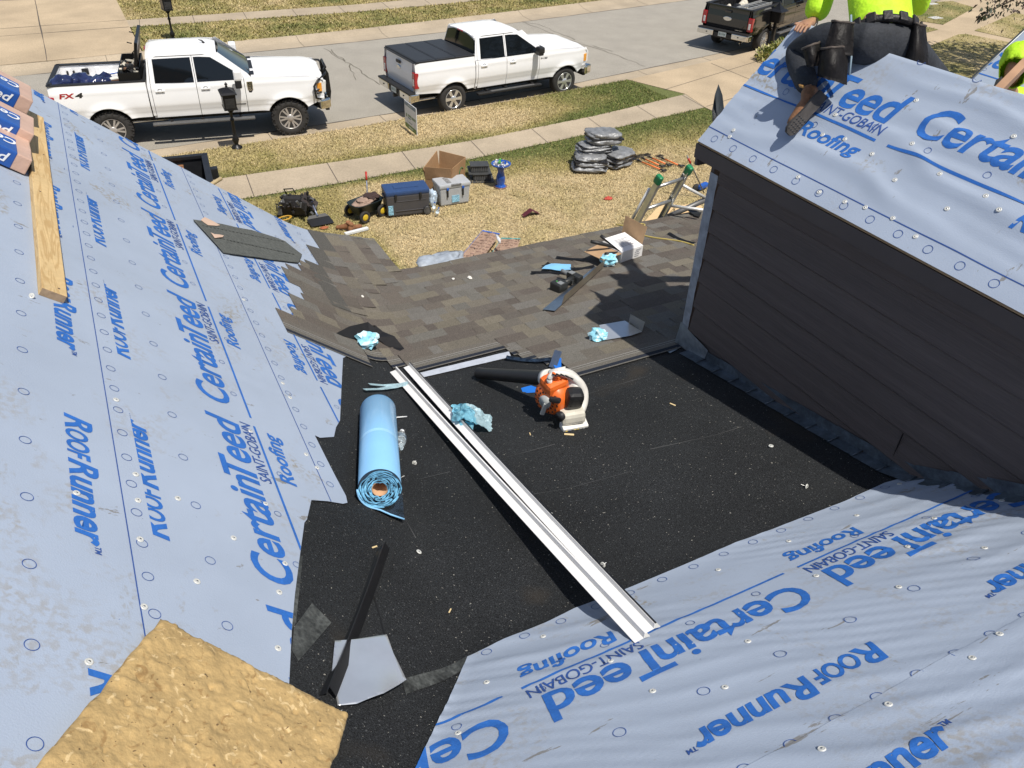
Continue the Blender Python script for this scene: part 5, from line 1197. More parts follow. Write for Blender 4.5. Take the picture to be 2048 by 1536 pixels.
# bird bath
cob = mat('cobalt_glaze', (.010, .075, .36), .12, var=.45, scale=7, coat=.8)
r = empty('bird_bath', g0(1001, 373), None, 'glazed cobalt blue bird bath on the lawn holding pebbles', 'bird bath')
bm = BM(); lathe(bm, [(.0, 0), (.115, 0), (.12, .02), (.10, .035), (.085, .06), (.10, .14), (.098, .22), (.075, .30), (.065, .36), (.085, .42), (.09, .44), (.0, .44)], 26)
for v in bm.verts:
    if .06 < v.co.z < .28: a = math.atan2(v.co.y, v.co.x); k = 1+.035*math.cos(a*9); v.co.x *= k; v.co.y *= k
ob('pedestal', bm, cob, r)
bm = BM(); lathe(bm, [(.0, .43), (.09, .44), (.19, .485), (.215, .515), (.218, .53), (.20, .532), (.17, .50), (.0, .48)], 32); ob('basin', bm, cob, r)
bm = BM(); lathe(bm, [(.13, -.005), (.15, .012), (.0, .012)], 20); ob('base_ring', bm, mat('faded_terracotta', (.26, .16, .15), .8), r)
bm = BM(); random.seed(8)
for i in range(46):
    a = random.uniform(0, 6.28); q_ = .165*math.sqrt(random.random()); g_ = bmesh.ops.create_icosphere(bm, subdivisions=1, radius=random.uniform(.012, .024), matrix=Matrix.Translation((q_*math.cos(a), q_*math.sin(a), .495+random.random()*.02)))
    mi = random.choice((0, 0, 1))
    for v in g_['verts']:
        for f in v.link_faces: f.material_index = mi
o = ob('pebbles', bm, [mat('pebble_white', (.66, .64, .6), .5), mat('pebble_grey', (.14, .15, .17), .5)]); o.location = r.location; tag(o, 'white and grey pebbles filling the blue bird bath basin', 'pebbles')
for i, (x, y, m_, lb) in enumerate(((-.11, .03, 'pebble_white', 'small white bird figurine in the bird bath'), (-.02, .03, 'bird_green', 'small green bird figurine in the bird bath'))):
    mm = mat('bird_green', (.10, .42, .08), .4); bm = BM(); bmesh.ops.create_icosphere(bm, subdivisions=2, radius=1, matrix=Matrix.Translation((0, 0, .05)) @ Matrix.Diagonal((.035, .025, .05, 1))); bmesh.ops.create_icosphere(bm, subdivisions=2, radius=.024, matrix=Matrix.Translation((.012, 0, .105))); lathe(bm, [(.007, 0), (.0, .025)], 6, (.034, 0, .105), 'X'); box(bm, (-.04, 0, .04), (.06, .02, .012), eul(0, .6, 0))
    rt_ = ob('bird_figurine', bm, MATS[m_]); rt_.location = r.location+Vector((x, y, .5)); tag(rt_, lb, 'figurine', 'bird figurines')
# folded tarps
tarp = mat('silver_tarp', (.235, .24, .245), .42, .2, var=.35, scale=6, bump=.9, bscale=14, fine=.1, fscale=50); tarp_b = mat('tarp_black_side', (.016, .016, .018), .5)
def fold_tarp(loc, size, rot, label, layers, seed, tilt=(0, 0)):
    W_, D2, Hh = size; bm = BM(); t = Hh/layers
    for i in range(layers):                  # plump folds of one sheet, doubled back on itself
        n0 = len(bm.verts); g_ = bmesh.ops.create_cube(bm, size=1); bmesh.ops.subdivide_edges(bm, edges=list({e for v in g_['verts'] for e in v.link_edges}), cuts=9, use_grid_fill=True)
        bm.verts.ensure_lookup_table(); sx_ = W_*(1-.04*i+.03*math.sin(seed+i)); off = Vector((.03*math.sin(seed*2+i*2.1), .03*math.cos(seed+i*1.7), t*(i+.5)))
        for v in bm.verts[n0:]:
            p = v.co*2; e = max(abs(p.x), abs(p.y), abs(p.z)); q_ = Vector((math.copysign(abs(p.x)**1, p.x), p.y, p.z)); l_ = (abs(p.x)**4+abs(p.y)**4+abs(p.z)**2.6)**.27; q_ = q_/max(l_, .01)*e
            w2 = noise.noise((q_.x*2.2+seed, q_.y*2.2, q_.z*1.5+i*4))*.22+(abs(noise.noise((q_.x*4+seed, q_.y*4, q_.z*2+i*4)))-.2)*.30
            v.co = Vector((q_.x*sx_/2*(1+w2*.5), q_.y*D2/2*(1+w2*.5), q_.z*t*.60*(1+w2*1.2)))+off
    for f in bm.faces: f.smooth = True
    for v in bm.verts: v.co.x += tilt[0]*v.co.z; v.co.z = max(v.co.z, 0)
    o = ob('folded_tarp', bm, [tarp, tarp_b]); o.location = loc; o.rotation_euler = (0, tilt[1], rot)
    bm = BM()
    for i in range(layers-1): 
        z = t*(i+1); box(bm, (tilt[0]*z, 0, z), (W_*.93, D2*.93, t*.30), bev=.01)
    k = ob('tarp_lining', bm, tarp_b, o)
    return tag(o, label, 'tarp', 'silver tarps folded in a heap')
c_ = g0(1205, 335)
fold_tarp(c_+Vector((-.35, .05, .02)), (.80, .62, .34), -.45, 'folded silver tarp at the lower left of the heap', 3, 3, (.1, 0))
fold_tarp(c_+Vector((.42, .05, .02)), (.78, .62, .32), .30, 'folded silver tarp at the lower right of the heap', 3, 5, (-.1, 0))
fold_tarp(c_+Vector((-.15, .22, .36)), (.80, .50, .17), -.15, 'folded silver tarp in the middle of the heap', 3, 8)
fold_tarp(c_+Vector((.10, .22, .52)), (.86, .56, .26), -.12, 'folded silver tarp on top of the heap', 2, 11, (0, .06))
# pitch forks
orange = mat('orange_fibreglass', (.72, .17, .035), .45)
fq = lambda X, Y: g0(1130+X/6.024, 250+Y/6.024)
for i, (t_, a, b, gq, lb) in enumerate(((( 800, 412), (925, 465), (1145, 552), (1205, 572), 'orange handled roofing fork nearest the ladder, in front of the other forks'), ((872, 388), (965, 432), (1130, 503), (1195, 520), 'orange handled roofing fork, second of four from the front'), ((950, 376), (1050, 418), (1210, 488), (1275, 505), 'orange handled roofing fork, third of four from the front'), ((1110, 392), (1200, 432), (1360, 500), (1420, 515), 'orange handled roofing fork farthest right of the four'))):
    T_, A, B_, Q_ = fq(*t_), fq(*a), fq(*b), fq(*gq); r = empty('pitch_fork', A, None, lb, 'fork', 'orange handled forks lying on the grass'); up = Vector((0, 0, .04))
    bm = BM(); tube(bm, [up, B_-A+up], .019, 8); ob('shaft', bm, orange, r)
    d_ = (B_-A).normalized(); s_ = Vector((-d_.y, d_.x, 0)); bm = BM(); tube(bm, [up, (T_-A)*.35+up], .022, 8); tube(bm, [B_-A+up, (Q_-A)*.8+(B_-A)*.2+up], .02, 8)
    Q2 = Q_-A+up; Bq = B_-A+up
    tube(bm, [Bq.lerp(Q2, .3), Bq.lerp(Q2, .7)+s_*.07, Q2+s_*.06, Q2-s_*.06, Bq.lerp(Q2, .7)-s_*.07], .013, 6, closed=True)
    for k in range(5):
        o_ = s_*(k-2)*.045; M0 = (T_-A)*.35+up; M1 = (T_-A)+up
        tube(bm, [M0, M0.lerp(M1, .25)+o_+Vector((0, 0, .03)), M1+o_+Vector((0, 0, .02))], .009, 5)
    ob('tines_and_grip', bm, plast, r)
def scrap(name, px, size, m_, label, cat, seed):
    bm = BM(); bmesh.ops.create_icosphere(bm, subdivisions=3, radius=1)
    for v in bm.verts: n = v.co.normalized(); k = 1+.5*noise.noise(n*2+Vector((seed, 0, 0))); v.co = Vector((n.x*size[0]*k, n.y*size[1]*k, abs(n.z)*size[2]*k))
    o = ob(name, bm, m_); o.location = g0(*px); return tag(o, label, cat)
scrap('red_scrap', (1216, 398), (.09, .06, .05), mat('faded_red', (.45, .06, .035), .6), 'small crumpled red scrap on the dry lawn', 'litter', 4)
p = g0(1062, 431); bm = BM(); prism(bm, [(-.19, -.03, .01), (0, -.05, .12), (.02, .10, .12), (-.17, .10, .01)], .006); prism(bm, [(0.001, -.05, .12), (.20, -.03, .01), (.20, .1, .01), (.021, .10, .12)], .006); o = ob('folded_card', bm, mat('maroon_card', (.10, .018, .025), .6)); o.location = p; tag(o, 'folded maroon card standing like a tent on the dry lawn', 'card')
scrap('dry_leaves', (649, 456), (.08, .05, .03), mat('rust_leaf', (.33, .10, .04), .8), 'small rust coloured scrap beside the roofing scraper', 'litter', 9)
# wrappers near the eaves
wrapm = mat('shingle_wrapper_paper', (.56, .40, .30), .8, var=.06, scale=4); wprint = mat('wrapper_print', (.27, .17, .13), .8); teal = mat('teal_print', (.05, .32, .33), .6); bluep = mat('blue_print', (.03, .12, .46), .5)
def paper(name, px, label, lift, rows, edge):
    P = [G(u, v, GZ+.02+l) for (u, v), l in zip(px, lift)]; bm = BM(); n = 10; F = lambda s, t: (P[0]*(1-s)+P[1]*s)*(1-t)+(P[3]*(1-s)+P[2]*s)*t+Vector((0, 0, .025*noise.noise((s*4, t*3, P[0].x))))
    V = [[bm.verts.new(F(i/n, j/n)) for j in range(n+1)] for i in range(n+1)]
    for i in range(n):
        for j in range(n): bm.faces.new((V[i][j], V[i+1][j], V[i+1][j+1], V[i][j+1])).smooth = True
    bmesh.ops.solidify(bm, geom=bm.faces[:], thickness=.02)
    rr = random.Random(int(px[0][0])); up = Vector((0, 0, .010))
    def q_(s0, s1, t0, t1, mi): bm.faces.new([bm.verts.new(F(s, t)+up) for s, t in ((s0, t0), (s1, t0), (s1, t1), (s0, t1))]).material_index = mi
    for k in range(rows):
        t0 = .08+k*.84/rows; s0 = .08
        while s0 < .9: l_ = rr.uniform(.08, .25); (rr.random() < .8) and q_(s0, min(.92, s0+l_), t0, t0+.28/rows, 1); s0 += l_+.05
    for k in range(3): s0, t0 = rr.uniform(.2, .8), rr.uniform(.3, .8); q_(s0, s0+.05, t0, t0+.03, 2)
    q_(.0, 1, .0, .025, edge); q_(.0, .02, .03, 1, edge)
    return tag(ob(name, bm, [wrapm, wprint, plast, teal, bluep]), label, 'paper', 'empty shingle wrappers by the eaves')
paper('shingle_wrapper', [(965, 461), (1000, 468), (950, 540), (905, 533)], 'pinkish printed wrapper with a blue edge lying left by the eaves', (.22, .20, .0, .02), 11, 4)
paper('shingle_wrapper', [(1003, 476), (1041, 478), (1020, 540), (962, 540)], 'pinkish printed wrapper with a teal edge lying right by the eaves', (.12, .10, .0, .0), 11, 3)
bm = BM(); tube(bm, [G(993, 470, .5), G(998, 480, .45), G(1000, 487, .4)], [.02, .035, .02], 6); tag(ob('clear_film', bm, mat('crumpled_clear_film', (.62, .63, .66), .2, var=.3, scale=40)), 'scrap of crumpled clear film on the two wrappers', 'film')
b = blob('grey_sheet', G(880, 533, .25), (.5, .35, .16), mat('grey_blue_plastic', (.33, .37, .42), .4, var=.2, scale=9), 61, .6, .3); tag(b, 'crumpled grey blue plastic sheet on the grass just past the eaves', 'sheet')
# ladder with stand-off
alu = mat('bare_aluminium', (.62, .62, .60), .32, .85, var=.12, scale=6); greenp = mat('green_plastic_cap', (.012, .20, .075), .4)
e1 = pl(1264, 461, (0, 1, 0), (0, YE+.075, 0)); up = Vector((.10, -.34, .94)).normalized(); sx = Vector((.97, .12, .05)).normalized()*.42
r = empty('extension_ladder', (e1.x, e1.y, 0), None, 'aluminium extension ladder with green end caps leaning on the eaves', 'ladder'); o0 = e1-r.location
frl = Matrix((sx.normalized(), up.cross(sx.normalized()).normalized(), up)).transposed()
for k in (0, 1):
    bm = BM(); L0, L1 = -3.5, .70
    box(bm, o0+sx*k+up*((L0+L1)/2), (.012, .062, L1-L0), frl); [box(bm, o0+sx*k+up*((L0+L1)/2)+frl @ Vector((.016*(1 if k == 0 else -1), q*.029, 0)), (.034, .007, L1-L0), frl) for q in (-1, 1)]; ob('ladder_rail', bm, alu, r)
    bm = BM(); box(bm, o0+sx*k+up*(L1+.01), (.055, .085, .10), frl, bev=.02); ob('end_cap', bm, greenp, r)
    bm = BM(); box(bm, o0+sx*k+up*(L0), (.07, .1, .03), frl); ob('ladder_foot', bm, rubber, r)
for k in range(13):
    bm = BM(); tube(bm, [o0+up*(.60-.305*k), o0+sx+up*(.60-.305*k)], .019, 8); ob('ladder_rung', bm, alu, r)
bm = BM(); q1_ = pl(1412, 396, (0, 1, 0), (0, YE-.1, 0))-r.location; q2_ = pl(1407, 420, (0, 1, 0), (0, YE-.3, 0))-r.location
tube(bm, [o0+sx+up*.52, q1_], .017, 8); tube(bm, [o0+sx+up*.22, q2_], .017, 8); tube(bm, [o0+up*.55+frl @ Vector((0, .05, 0)), o0-up*.05+frl @ Vector((-.02, .06, 0))], .016, 8); ob('stand_off_arm', bm, mat('painted_aluminium', (.72, .72, .70), .35, .3), r)
bm = BM(); tube(bm, [q1_+Vector((0, 0, -.02)), o0+sx*.8+up*.0], .03, 6); ob('brace', bm, greyt, r)
# plywood under the ladder, sweeper pole
ply = mat('fresh_plywood', (.66, .46, .24), .7, var=.12, scale=3, aniso=(1, 7, 1), fine=.06, fscale=30)
for i, (px, lb) in enumerate((([(1326, 404), (1350, 412), (1318, 450), (1280, 452)], 'pale plywood offcut on the grass left of the ladder rail'), ([(1352, 412), (1400, 405), (1410, 440), (1340, 450)], 'pale plywood offcut on the grass under the stand-off arm'))):
    bm = BM(); prism(bm, [G(u, v, GZ+.05+.03*i) for u, v in px], .02); tag(ob('plywood_offcut', bm, ply), lb, 'plywood', 'plywood offcuts under the ladder')
b0 = G(1408, 386, .25); t0 = pl(1374, 311, (0, 1, 0), (0, b0.y+.15, 0)); r = empty('magnetic_sweeper', G(1404, 380, GZ), None, 'wheeled blue magnetic sweeper with a long red gripped pole', 'sweeper'); o_ = r.location
bm = BM(); tube(bm, [b0-o_, t0-o_], .014, 6); ob('pole', bm, greyt, r); d_ = (t0-b0)
bm = BM(); tube(bm, [b0+d_*.80-o_, b0+d_*.93-o_], .024, 8); ob('grip', bm, MATS['red_grip'], r)
bm = BM(); box(bm, (0, 0, .10), (.34, .12, .08), rz(.3), bev=.015); ob('magnet_bar', bm, MATS['blue_plastic'], r)
bm = BM(); lathe(bm, [(.0, -.02), (.09, -.02), (.09, .02), (.0, .02)], 16, (-.2, -.02, .09), 'Y'); ob('sweeper_wheel', bm, rubber, r)
# shrub beside the driveway, tree
leaf = mat('yellow_green_leaf', (1, 1, 1), .6, var=.1, attr='col')
def foliage(name, n, fn, size, cols, m_, parent=None, seed=1, curl=.3):
    rr = random.Random(seed); V = []; F = []; Cc = []
    for _ in range(n):
        p, d_ = fn(rr); s_ = size*rr.uniform(.6, 1.3); d_ = (d_+Vector((rr.uniform(-1, 1), rr.uniform(-1, 1), rr.uniform(-1, 1)))*.7).normalized(); w_ = d_.orthogonal().normalized(); w_ = Quaternion(d_, rr.uniform(0, 6.28)) @ w_
        b = len(V); V += [p, p+d_*s_*.5+w_*s_*.25, p+d_*s_+w_.cross(d_)*s_*curl*.3, p+d_*s_*.5-w_*s_*.25]; F.append((b, b+1, b+2, b+3)); c = rr.choice(cols); k = rr.uniform(.75, 1.25); Cc += [(*[q*k for q in c], 1)]*4
    me = bpy.data.meshes.new(name); me.from_pydata([tuple(v) for v in V], [], F); setcol(me, Cc); return link(me, name, m_, parent)
for i, (u, v, lb) in enumerate(((1530, 122, 'variegated yellow green shrub at the left of the mailbox bed'), (1552, 112, 'variegated yellow green shrub in the middle of the mailbox bed'), (1574, 102, 'variegated yellow green shrub at the right of the mailbox bed'))):
    p = g0(u, v); r = empty('shrub', p, None, lb, 'shrub', 'shrubs around the square mailbox')
    foliage('shrub_leaves', 480, lambda rr: (lambda a, b, c: (Vector((math.cos(a)*math.sin(b), math.sin(a)*math.sin(b), math.cos(b)))*c*.42*Vector((1, 1, 1)).x, Vector((math.cos(a)*.5, math.sin(a)*.5, .8))))(rr.uniform(0, 6.28), rr.uniform(0, 1.5), rr.uniform(.4, 1)), .14, [(.50, .46, .16), (.24, .27, .06), (.14, .18, .035), (.6, .56, .28)], leaf, r, i+3)
    bm = BM(); [tube(bm, [(0, 0, -.02), (.12*math.cos(k), .12*math.sin(k), .25)], .008, 5) for k in range(6)]; ob('stems', bm, mat('stem_brown', (.08, .05, .03), .9), r)
bm = BM(); prism(bm, [G(u, v, GZ+.013) for u, v in ((1515, 138), (1548, 152), (1640, 110), (1620, 70), (1545, 100))], .06); st_obj('planting_bed', bm, soil)
tb_ = Vector((20.2, 8.4, GZ)); tree = empty('shade_tree', tb_, None, 'dark leaved shade tree whose branch tip hangs into the upper right corner', 'tree')
bm = BM(); tip = pl(1955, 35, (0, 1, 0), (0, 9.6, 0))-tb_; c2 = pl(2085, -30, (0, 1, 0), (0, 9.3, 0))-tb_
tube(bm, [(0, 0, -.2), (0, 0, 1.5), (.1, 0, 3.2), (.2, .1, 5.2)], [.22, .17, .14, .08], 10)
for k in range(9): a = k*2.4; tube(bm, [(.1, 0, 2.4+.3*k), (math.cos(a)*1.2, math.sin(a)*1.2, 3.4+.35*k), (math.cos(a)*2.4, math.sin(a)*2.4, 4.1+.35*k)], [.07, .045, .015], 6)
tube(bm, [(.1, 0, 3.0), tuple(c2*.5+Vector((.05, 0, 1.7))), tuple(c2), tuple(c2.lerp(tip, .6)), tuple(tip)], [.06, .045, .03, .012, .004], 6)
ob('trunk', bm, mat('bark', (.07, .05, .035), .9, bump=.5, bscale=20), tree)
segs_ = [c2*.5+Vector((.05, 0, 1.7)), c2, c2.lerp(tip, .35), c2.lerp(tip, .7), tip]
def crown_fn(rr):
    if rr.random() < .88:
        a = rr.uniform(0, 6.28); z = rr.uniform(0, 1); q_ = math.sqrt(rr.random())*2.5*math.sin(math.pi*min(1, .15+z*.85))**.6; p = Vector((math.cos(a)*q_, math.sin(a)*q_, 3.0+z*3.6)); c = Vector((round(p.x*1.2)/1.2, round(p.y*1.2)/1.2, round(p.z*1.2)/1.2)); return c.lerp(p, .8), Vector((p.x, p.y, .4)).normalized()
    return Vector((0, 0, 4)), Vector((0, 0, 1))
dk = [(.030, .038, .016), (.045, .055, .02), (.06, .035, .025), (.035, .03, .02)]
foliage('crown', 6500, crown_fn, .16, dk, leaf, tree, 9)
def br_fn(rr):
    i = rr.choice((0, 1, 1, 2, 2, 3)); t = rr.random(); p = segs_[i].lerp(segs_[i+1], t); s_ = .22 if i < 2 else (.16 if i == 2 else .07)*(1.2-t*.8*(i == 3)); return p+Vector((rr.gauss(0, s_), rr.gauss(0, s_), rr.gauss(0, s_*.7))), Vector((-.5, -.3, -.5))
foliage('branch_leaves', 420, br_fn, .085, dk, leaf, tree, 12)
t2 = copy_tree(tree); t2.location = (28.6, 15.0, GZ); t2.scale = (1.25, 1.25, 1.2); t2['label'] = 'tree past the right edge whose crown shades the far grass patch'
for ch in list(t2.children):
    if ch.name.startswith('branch'): bpy.data.objects.remove(ch)
random.seed(21)
# ---------------------------------------------------------------- things on the roof
film = mat('turquoise_film', (.30, .66, .80), .32, var=.25, scale=10, coat=.2); film_i = mat('pale_film_back', (.55, .74, .80), .4, var=.1)
def crumple(name, px, size, label, seed, lift=0.0, amp=.55, stretch=(1, 1, 1), rot=0.0, flat_=.75, sub=3):
    p = hit(*px); bm = BM(); bmesh.ops.create_icosphere(bm, subdivisions=sub, radius=1)
    for v in bm.verts:
        n = v.co.normalized(); q_ = n*1.7+Vector((seed, seed*.7, 0)); k = 1+amp*.9*(abs(noise.noise(q_))*1.8-.4)+amp*.55*(.35-abs(noise.noise(q_*2.1))*1.6)
        v.co = Vector((n.x*stretch[0], n.y*stretch[1], n.z*stretch[2]*flat_))*size*max(.25, k)
    zmin = min(v.co.z for v in bm.verts)
    rr = random.Random(seed)
    for f in bm.faces: f.material_index = 1 if noise.noise(f.calc_center_median()/size*1.5+Vector((seed, 0, 5))) > .16 else 0
    o = ob(name, bm, [film, film_i]); o.location = p+Vector((0, 0, -zmin*.8+lift)); o.rotation_euler.z = rot; return tag(o, label, 'plastic film', 'crumpled turquoise film on the roof')
crumple('crumpled_film', (737, 697), .082, 'crumpled turquoise film under the lifted shingles in the valley', 3, .02, .6)
crumple('crumpled_film', (1216, 533), .080, 'crumpled turquoise film ball at the end of the long bent flashing', 7, .02, .45)
crumple('crumpled_film', (1196, 681), .065, 'crumpled turquoise film stuffed in the end of the bent metal piece', 12, .005, .45)
# film draped over the white drip edge
a0 = hit(940, 872); bm = BM(); n = 26
ctr = [(910, 848, .13), (945, 862, .16), (975, 842, .13)]
def dr(s, t):
    u = 905+78*s; v = 838+26*t+8*math.sin(s*3); z = .10+.055*math.sin(s*3.1+.4)+.03*noise.noise((s*3, t*3, 1))-.10*max(0, s-.55)*1.2-.03*t
    p = hit(u, v); p.z += max(.012, z); return p
V = [[bm.verts.new(dr(i/n, j/12)+Vector((noise.noise((i*.35, j*.5, 2)), noise.noise((i*.35, j*.5, 5)), noise.noise((i*.4, j*.5, 8))*.9))*.022) for j in range(13)] for i in range(n+1)]
for i in range(n):
    for j in range(12): bm.faces.new((V[i][j], V[i+1][j], V[i+1][j+1], V[i][j+1])).smooth = False
T2 = [hit(915, 858), hit(948, 868), hit(944, 888), hit(932, 893)]
for p_ in T2: p_.z += .085
T2[2].z -= .02; T2[3].z -= .03; f = bm.faces.new([bm.verts.new(p_) for p_ in T2])
bmesh.ops.solidify(bm, geom=bm.faces[:], thickness=.004)
for f in bm.faces: f.material_index = 1 if f.calc_center_median().x > a0.x+.05 else 0
tag(ob('crumpled_film', bm, [film, film_i]), 'turquoise film draped over the long white drip edge', 'plastic film', 'crumpled turquoise film on the roof')
# lifted torn shingle flaps
dkf = mat('shingle_underside', (.010, .009, .009), .55, var=.3, scale=20); 
def flap(px, lifts, mat_top, mat_bot, name='lifted_shingle'):
    P = [hit(u, v)+Vector((0, 0, .022+l)) for (u, v), l in zip(px, lifts)]; bm = BM()
    A = [bm.verts.new(p) for p in P]; B2 = [bm.verts.new(p-Vector((0, 0, .006))) for p in P]; bm.faces.new(A).material_index = 0; bm.faces.new(B2[::-1]).material_index = 1
    for i in range(len(A)): bm.faces.new((A[i], B2[i], B2[(i+1) % len(A)], A[(i+1) % len(A)])).material_index = 1
    bmesh.ops.triangulate(bm, faces=bm.faces[:]); return ob(name, bm, [mat_top, mat_bot], house)
flatc = mat('shingle_flat', (.095, .082, .070), .9, var=.15, scale=20, fine=.35, fscale=200)
flap([(672, 672), (700, 670), (738, 667), (755, 676), (742, 688), (712, 684)], [.0, .055, .085, .06, .0, .0], dkf, dkf)
flap([(738, 656), (752, 670), (768, 680), (790, 690), (809, 702), (800, 706), (775, 697), (752, 684)], [.0, .07, .055, .06, .0, .0, .0, .02], dkf, dkf)
# lumber
lum = mat('pine_lumber', (.60, .43, .21), .65, var=.12, scale=2.4, fine=.05, fscale=40)
t = lum.node_tree; N = t.nodes; L = t.links; b = N['Principled BSDF']; src = b.inputs['Base Color'].links[0].from_socket
tc = N.new('ShaderNodeTexCoord'); mp = N.new('ShaderNodeMapping'); mp.inputs['Scale'].default_value = (1, .09, 1); L.new(tc.outputs['Object'], mp.inputs[0])
wv = N.new('ShaderNodeTexNoise'); wv.inputs['Scale'].default_value = 26; wv.inputs['Detail'].default_value = 3; wv.inputs['Distortion'].default_value = .8; L.new(mp.outputs[0], wv.inputs['Vector'])
sn = N.new('ShaderNodeMath'); sn.operation = 'SINE'; mu = N.new('ShaderNodeMath'); mu.operation = 'MULTIPLY'; mu.inputs[1].default_value = 26; L.new(wv.outputs['Fac'], mu.inputs[0]); L.new(mu.outputs[0], sn.inputs[0])
r_ = N.new('ShaderNodeMapRange'); r_.inputs[1].default_value = .1; r_.inputs[2].default_value = 1; r_.inputs[4].default_value = .6; L.new(sn.outputs[0], r_.inputs[0]); mx = N.new('ShaderNodeMix'); mx.data_type = 'RGBA'; L.new(r_.outputs[0], mx.inputs['Factor']); L.new(src, mx.inputs['A']); mx.inputs['B'].default_value = (.40, .24, .085, 1); L.new(mx.outputs['Result'], b.inputs['Base Color'])
endg = mat('end_grain', (.30, .21, .13), .85, var=.25, scale=30)
a, b_ = hit(99, 603), hit(63, 240); ax = (b_-a).normalized(); nn = SN((a.x+b_.x)/2, (a.y+b_.y)/2); nn = (nn-ax*nn.dot(ax)).normalized(); sd = ax.cross(nn); Ml = Matrix((sd, ax, nn)).transposed()
Llen = (b_-a).length; o = empty('lumber_board', a, Ml.to_quaternion(), 'weathered pine board lying along the blue slope below the shingle bundles', 'board')
bm = BM(); box(bm, (0, Llen/2, .034), (.112, Llen, .042), bev=.004); ob('board_length', bm, lum, o)
bm = BM(); box(bm, (0, -.0015, .034), (.106, .003, .037)); ob('board_end', bm, endg, o)
bm = BM(); [lathe(bm, [(.006, .0555), (.005, .0565), (.0, .0565)], 8, (x, y, 0)) for x, y in ((.02, .05), (-.02, Llen*.45), (.025, Llen*.7))]; ob('nail_heads', bm, mat('rusty_nail', (.10, .06, .04), .7), o)
cn = bpy.data.objects.new('cap_nail', nail_me); COL.objects.link(cn); p = hit(68, 603); cn.matrix_world = Matrix.Translation(p+Vector((0, 0, .03))) @ frame(Vector((-.2, -.8, .5))).to_4x4(); tag(cn, 'cap nail pulled up against the near end of the pine board', 'cap nail', 'loose cap nails')
# shingle bundles
wp_m = mat('bundle_wrapper', (.56, .37, .28), .45, var=.10, scale=5, bump=.25, bscale=14, coat=.2); bb_m = mat('bundle_blue_band', (.015, .09, .36), .4, var=.15, scale=6, coat=.2); ltr = mat('white_lettering', (.78, .80, .82), .5); dsh = mat('bundle_end', (.05, .045, .042), .9, var=.3, scale=60)
upS = Vector((-1, 0, LS)).normalized(); yS = Vector((0, 1, 0)); nS = Vector((LS, 0, 1)).normalized(); Mb = Matrix((yS.cross(nS)*-1, yS, nS)).transposed()
for i, (u, v, lift, lb, turn) in enumerate(((46, 357, .0, 'pinkish wrapped shingle bundle, lowest and nearest of the three by the board', .03), (43, 318, .05, 'pinkish wrapped shingle bundle, middle one of the three by the board', -.02), (36, 262, .10, 'pinkish wrapped shingle bundle, farthest of the three by the board', .02))):
    p = hit(u, v); q_ = Matrix((-upS, yS, nS)).transposed() @ rz(turn); r = empty('shingle_bundle', p, q_.to_quaternion(), lb, 'shingle bundle', 'wrapped shingle bundles on the slope')
    bm = BM(); box(bm, (-.50, .17, .075+lift), (1.0, .345, .10), bev=.007)
    bmesh.ops.subdivide_edges(bm, edges=bm.edges[:], cuts=3, use_grid_fill=True)
    for w_ in bm.verts: w_.co += Vector((0, 0, .006*noise.noise((w_.co.x*9, w_.co.y*9, i*3))))
    ob('wrapper', bm, wp_m, r)
    bm = BM(); box(bm, (-.345, .172-.06, .0765+lift), (.53, .235, .1035), bev=.007); ob('printed_band', bm, bb_m, r)
    bm = BM(); put_text(bm, 'CertainTeed', (-.085, .19, .1299+lift), (-1, 0, 0), (0, -1, 0), .50, .09, 0, shear=.2, bold=.02)
    put_text(bm, 'CertainTeed', (-.59, -.0085, .05+lift), (1, 0, 0), (0, 0, 1), .48, .06, 0, shear=.2, bold=.02); ob('lettering', bm, ltr, r)
    bm = BM(); box(bm, (.001, .17, .075+lift), (.008, .25, .06)); ob('torn_end', bm, dsh, r)
    if lift: bm = BM(); box(bm, (-.55, .17, .02+lift*.5-.01), (.8, .28, lift+.03)); ob('underlay_shingles', bm, dsh, r)
# loose shingle with paper scraps on the blue slope
strip_m = mat('loose_shingle', (.085, .090, .082), .9, var=.2, scale=30, fine=.35, fscale=160)
def roofslab(px, off, th, m_, name, label=None, cat=None, group=None, sub=.06, wav=0.0, zs=None):
    P = [hit(u, v) for u, v in px]; Q = [(p_.x, p_.y) for p_ in P]
    bm = gridbm(min(q[0] for q in Q), max(q[0] for q in Q), min(q[1] for q in Q), max(q[1] for q in Q), sub); clip(bm, Q, sub*2.5)
    for v in bm.verts: v.co.z = S(v.co.x, v.co.y)+off+wav*noise.noise((v.co.x*6, v.co.y*6, 2))+(zs(v.co.x, v.co.y) if zs else 0)
    bmesh.ops.solidify(bm, geom=bm.faces[:], thickness=-th)
    o = ob(name, bm, m_)
    return tag(o, label, cat, group) if label else o
o = roofslab([(388, 447), (440, 455), (505, 468), (553, 482), (572, 490), (605, 516), (598, 532), (520, 523), (448, 513)], .030, .006, strip_m, 'loose_shingle', 'loose grey shingle strip lying on the blue gable slope', 'shingle', wav=.006)
bm = BM()
for k in range(22):
    t_ = k/22; on_roof_ribbon(bm, [(407+t_*165, 460+t_*32), (407+(t_+.024)*165, 460+(t_+.024)*32)], .012, .0395, 0, .1)
    on_roof_ribbon(bm, [(432+t_*160, 484+t_*33), (432+(t_+.028)*160, 484+(t_+.028)*33)], .016, .0395, 0, .1)
q0 = ob('nail_line', bm, mat('dark_bond_line', (.015, .015, .015), .7), o)
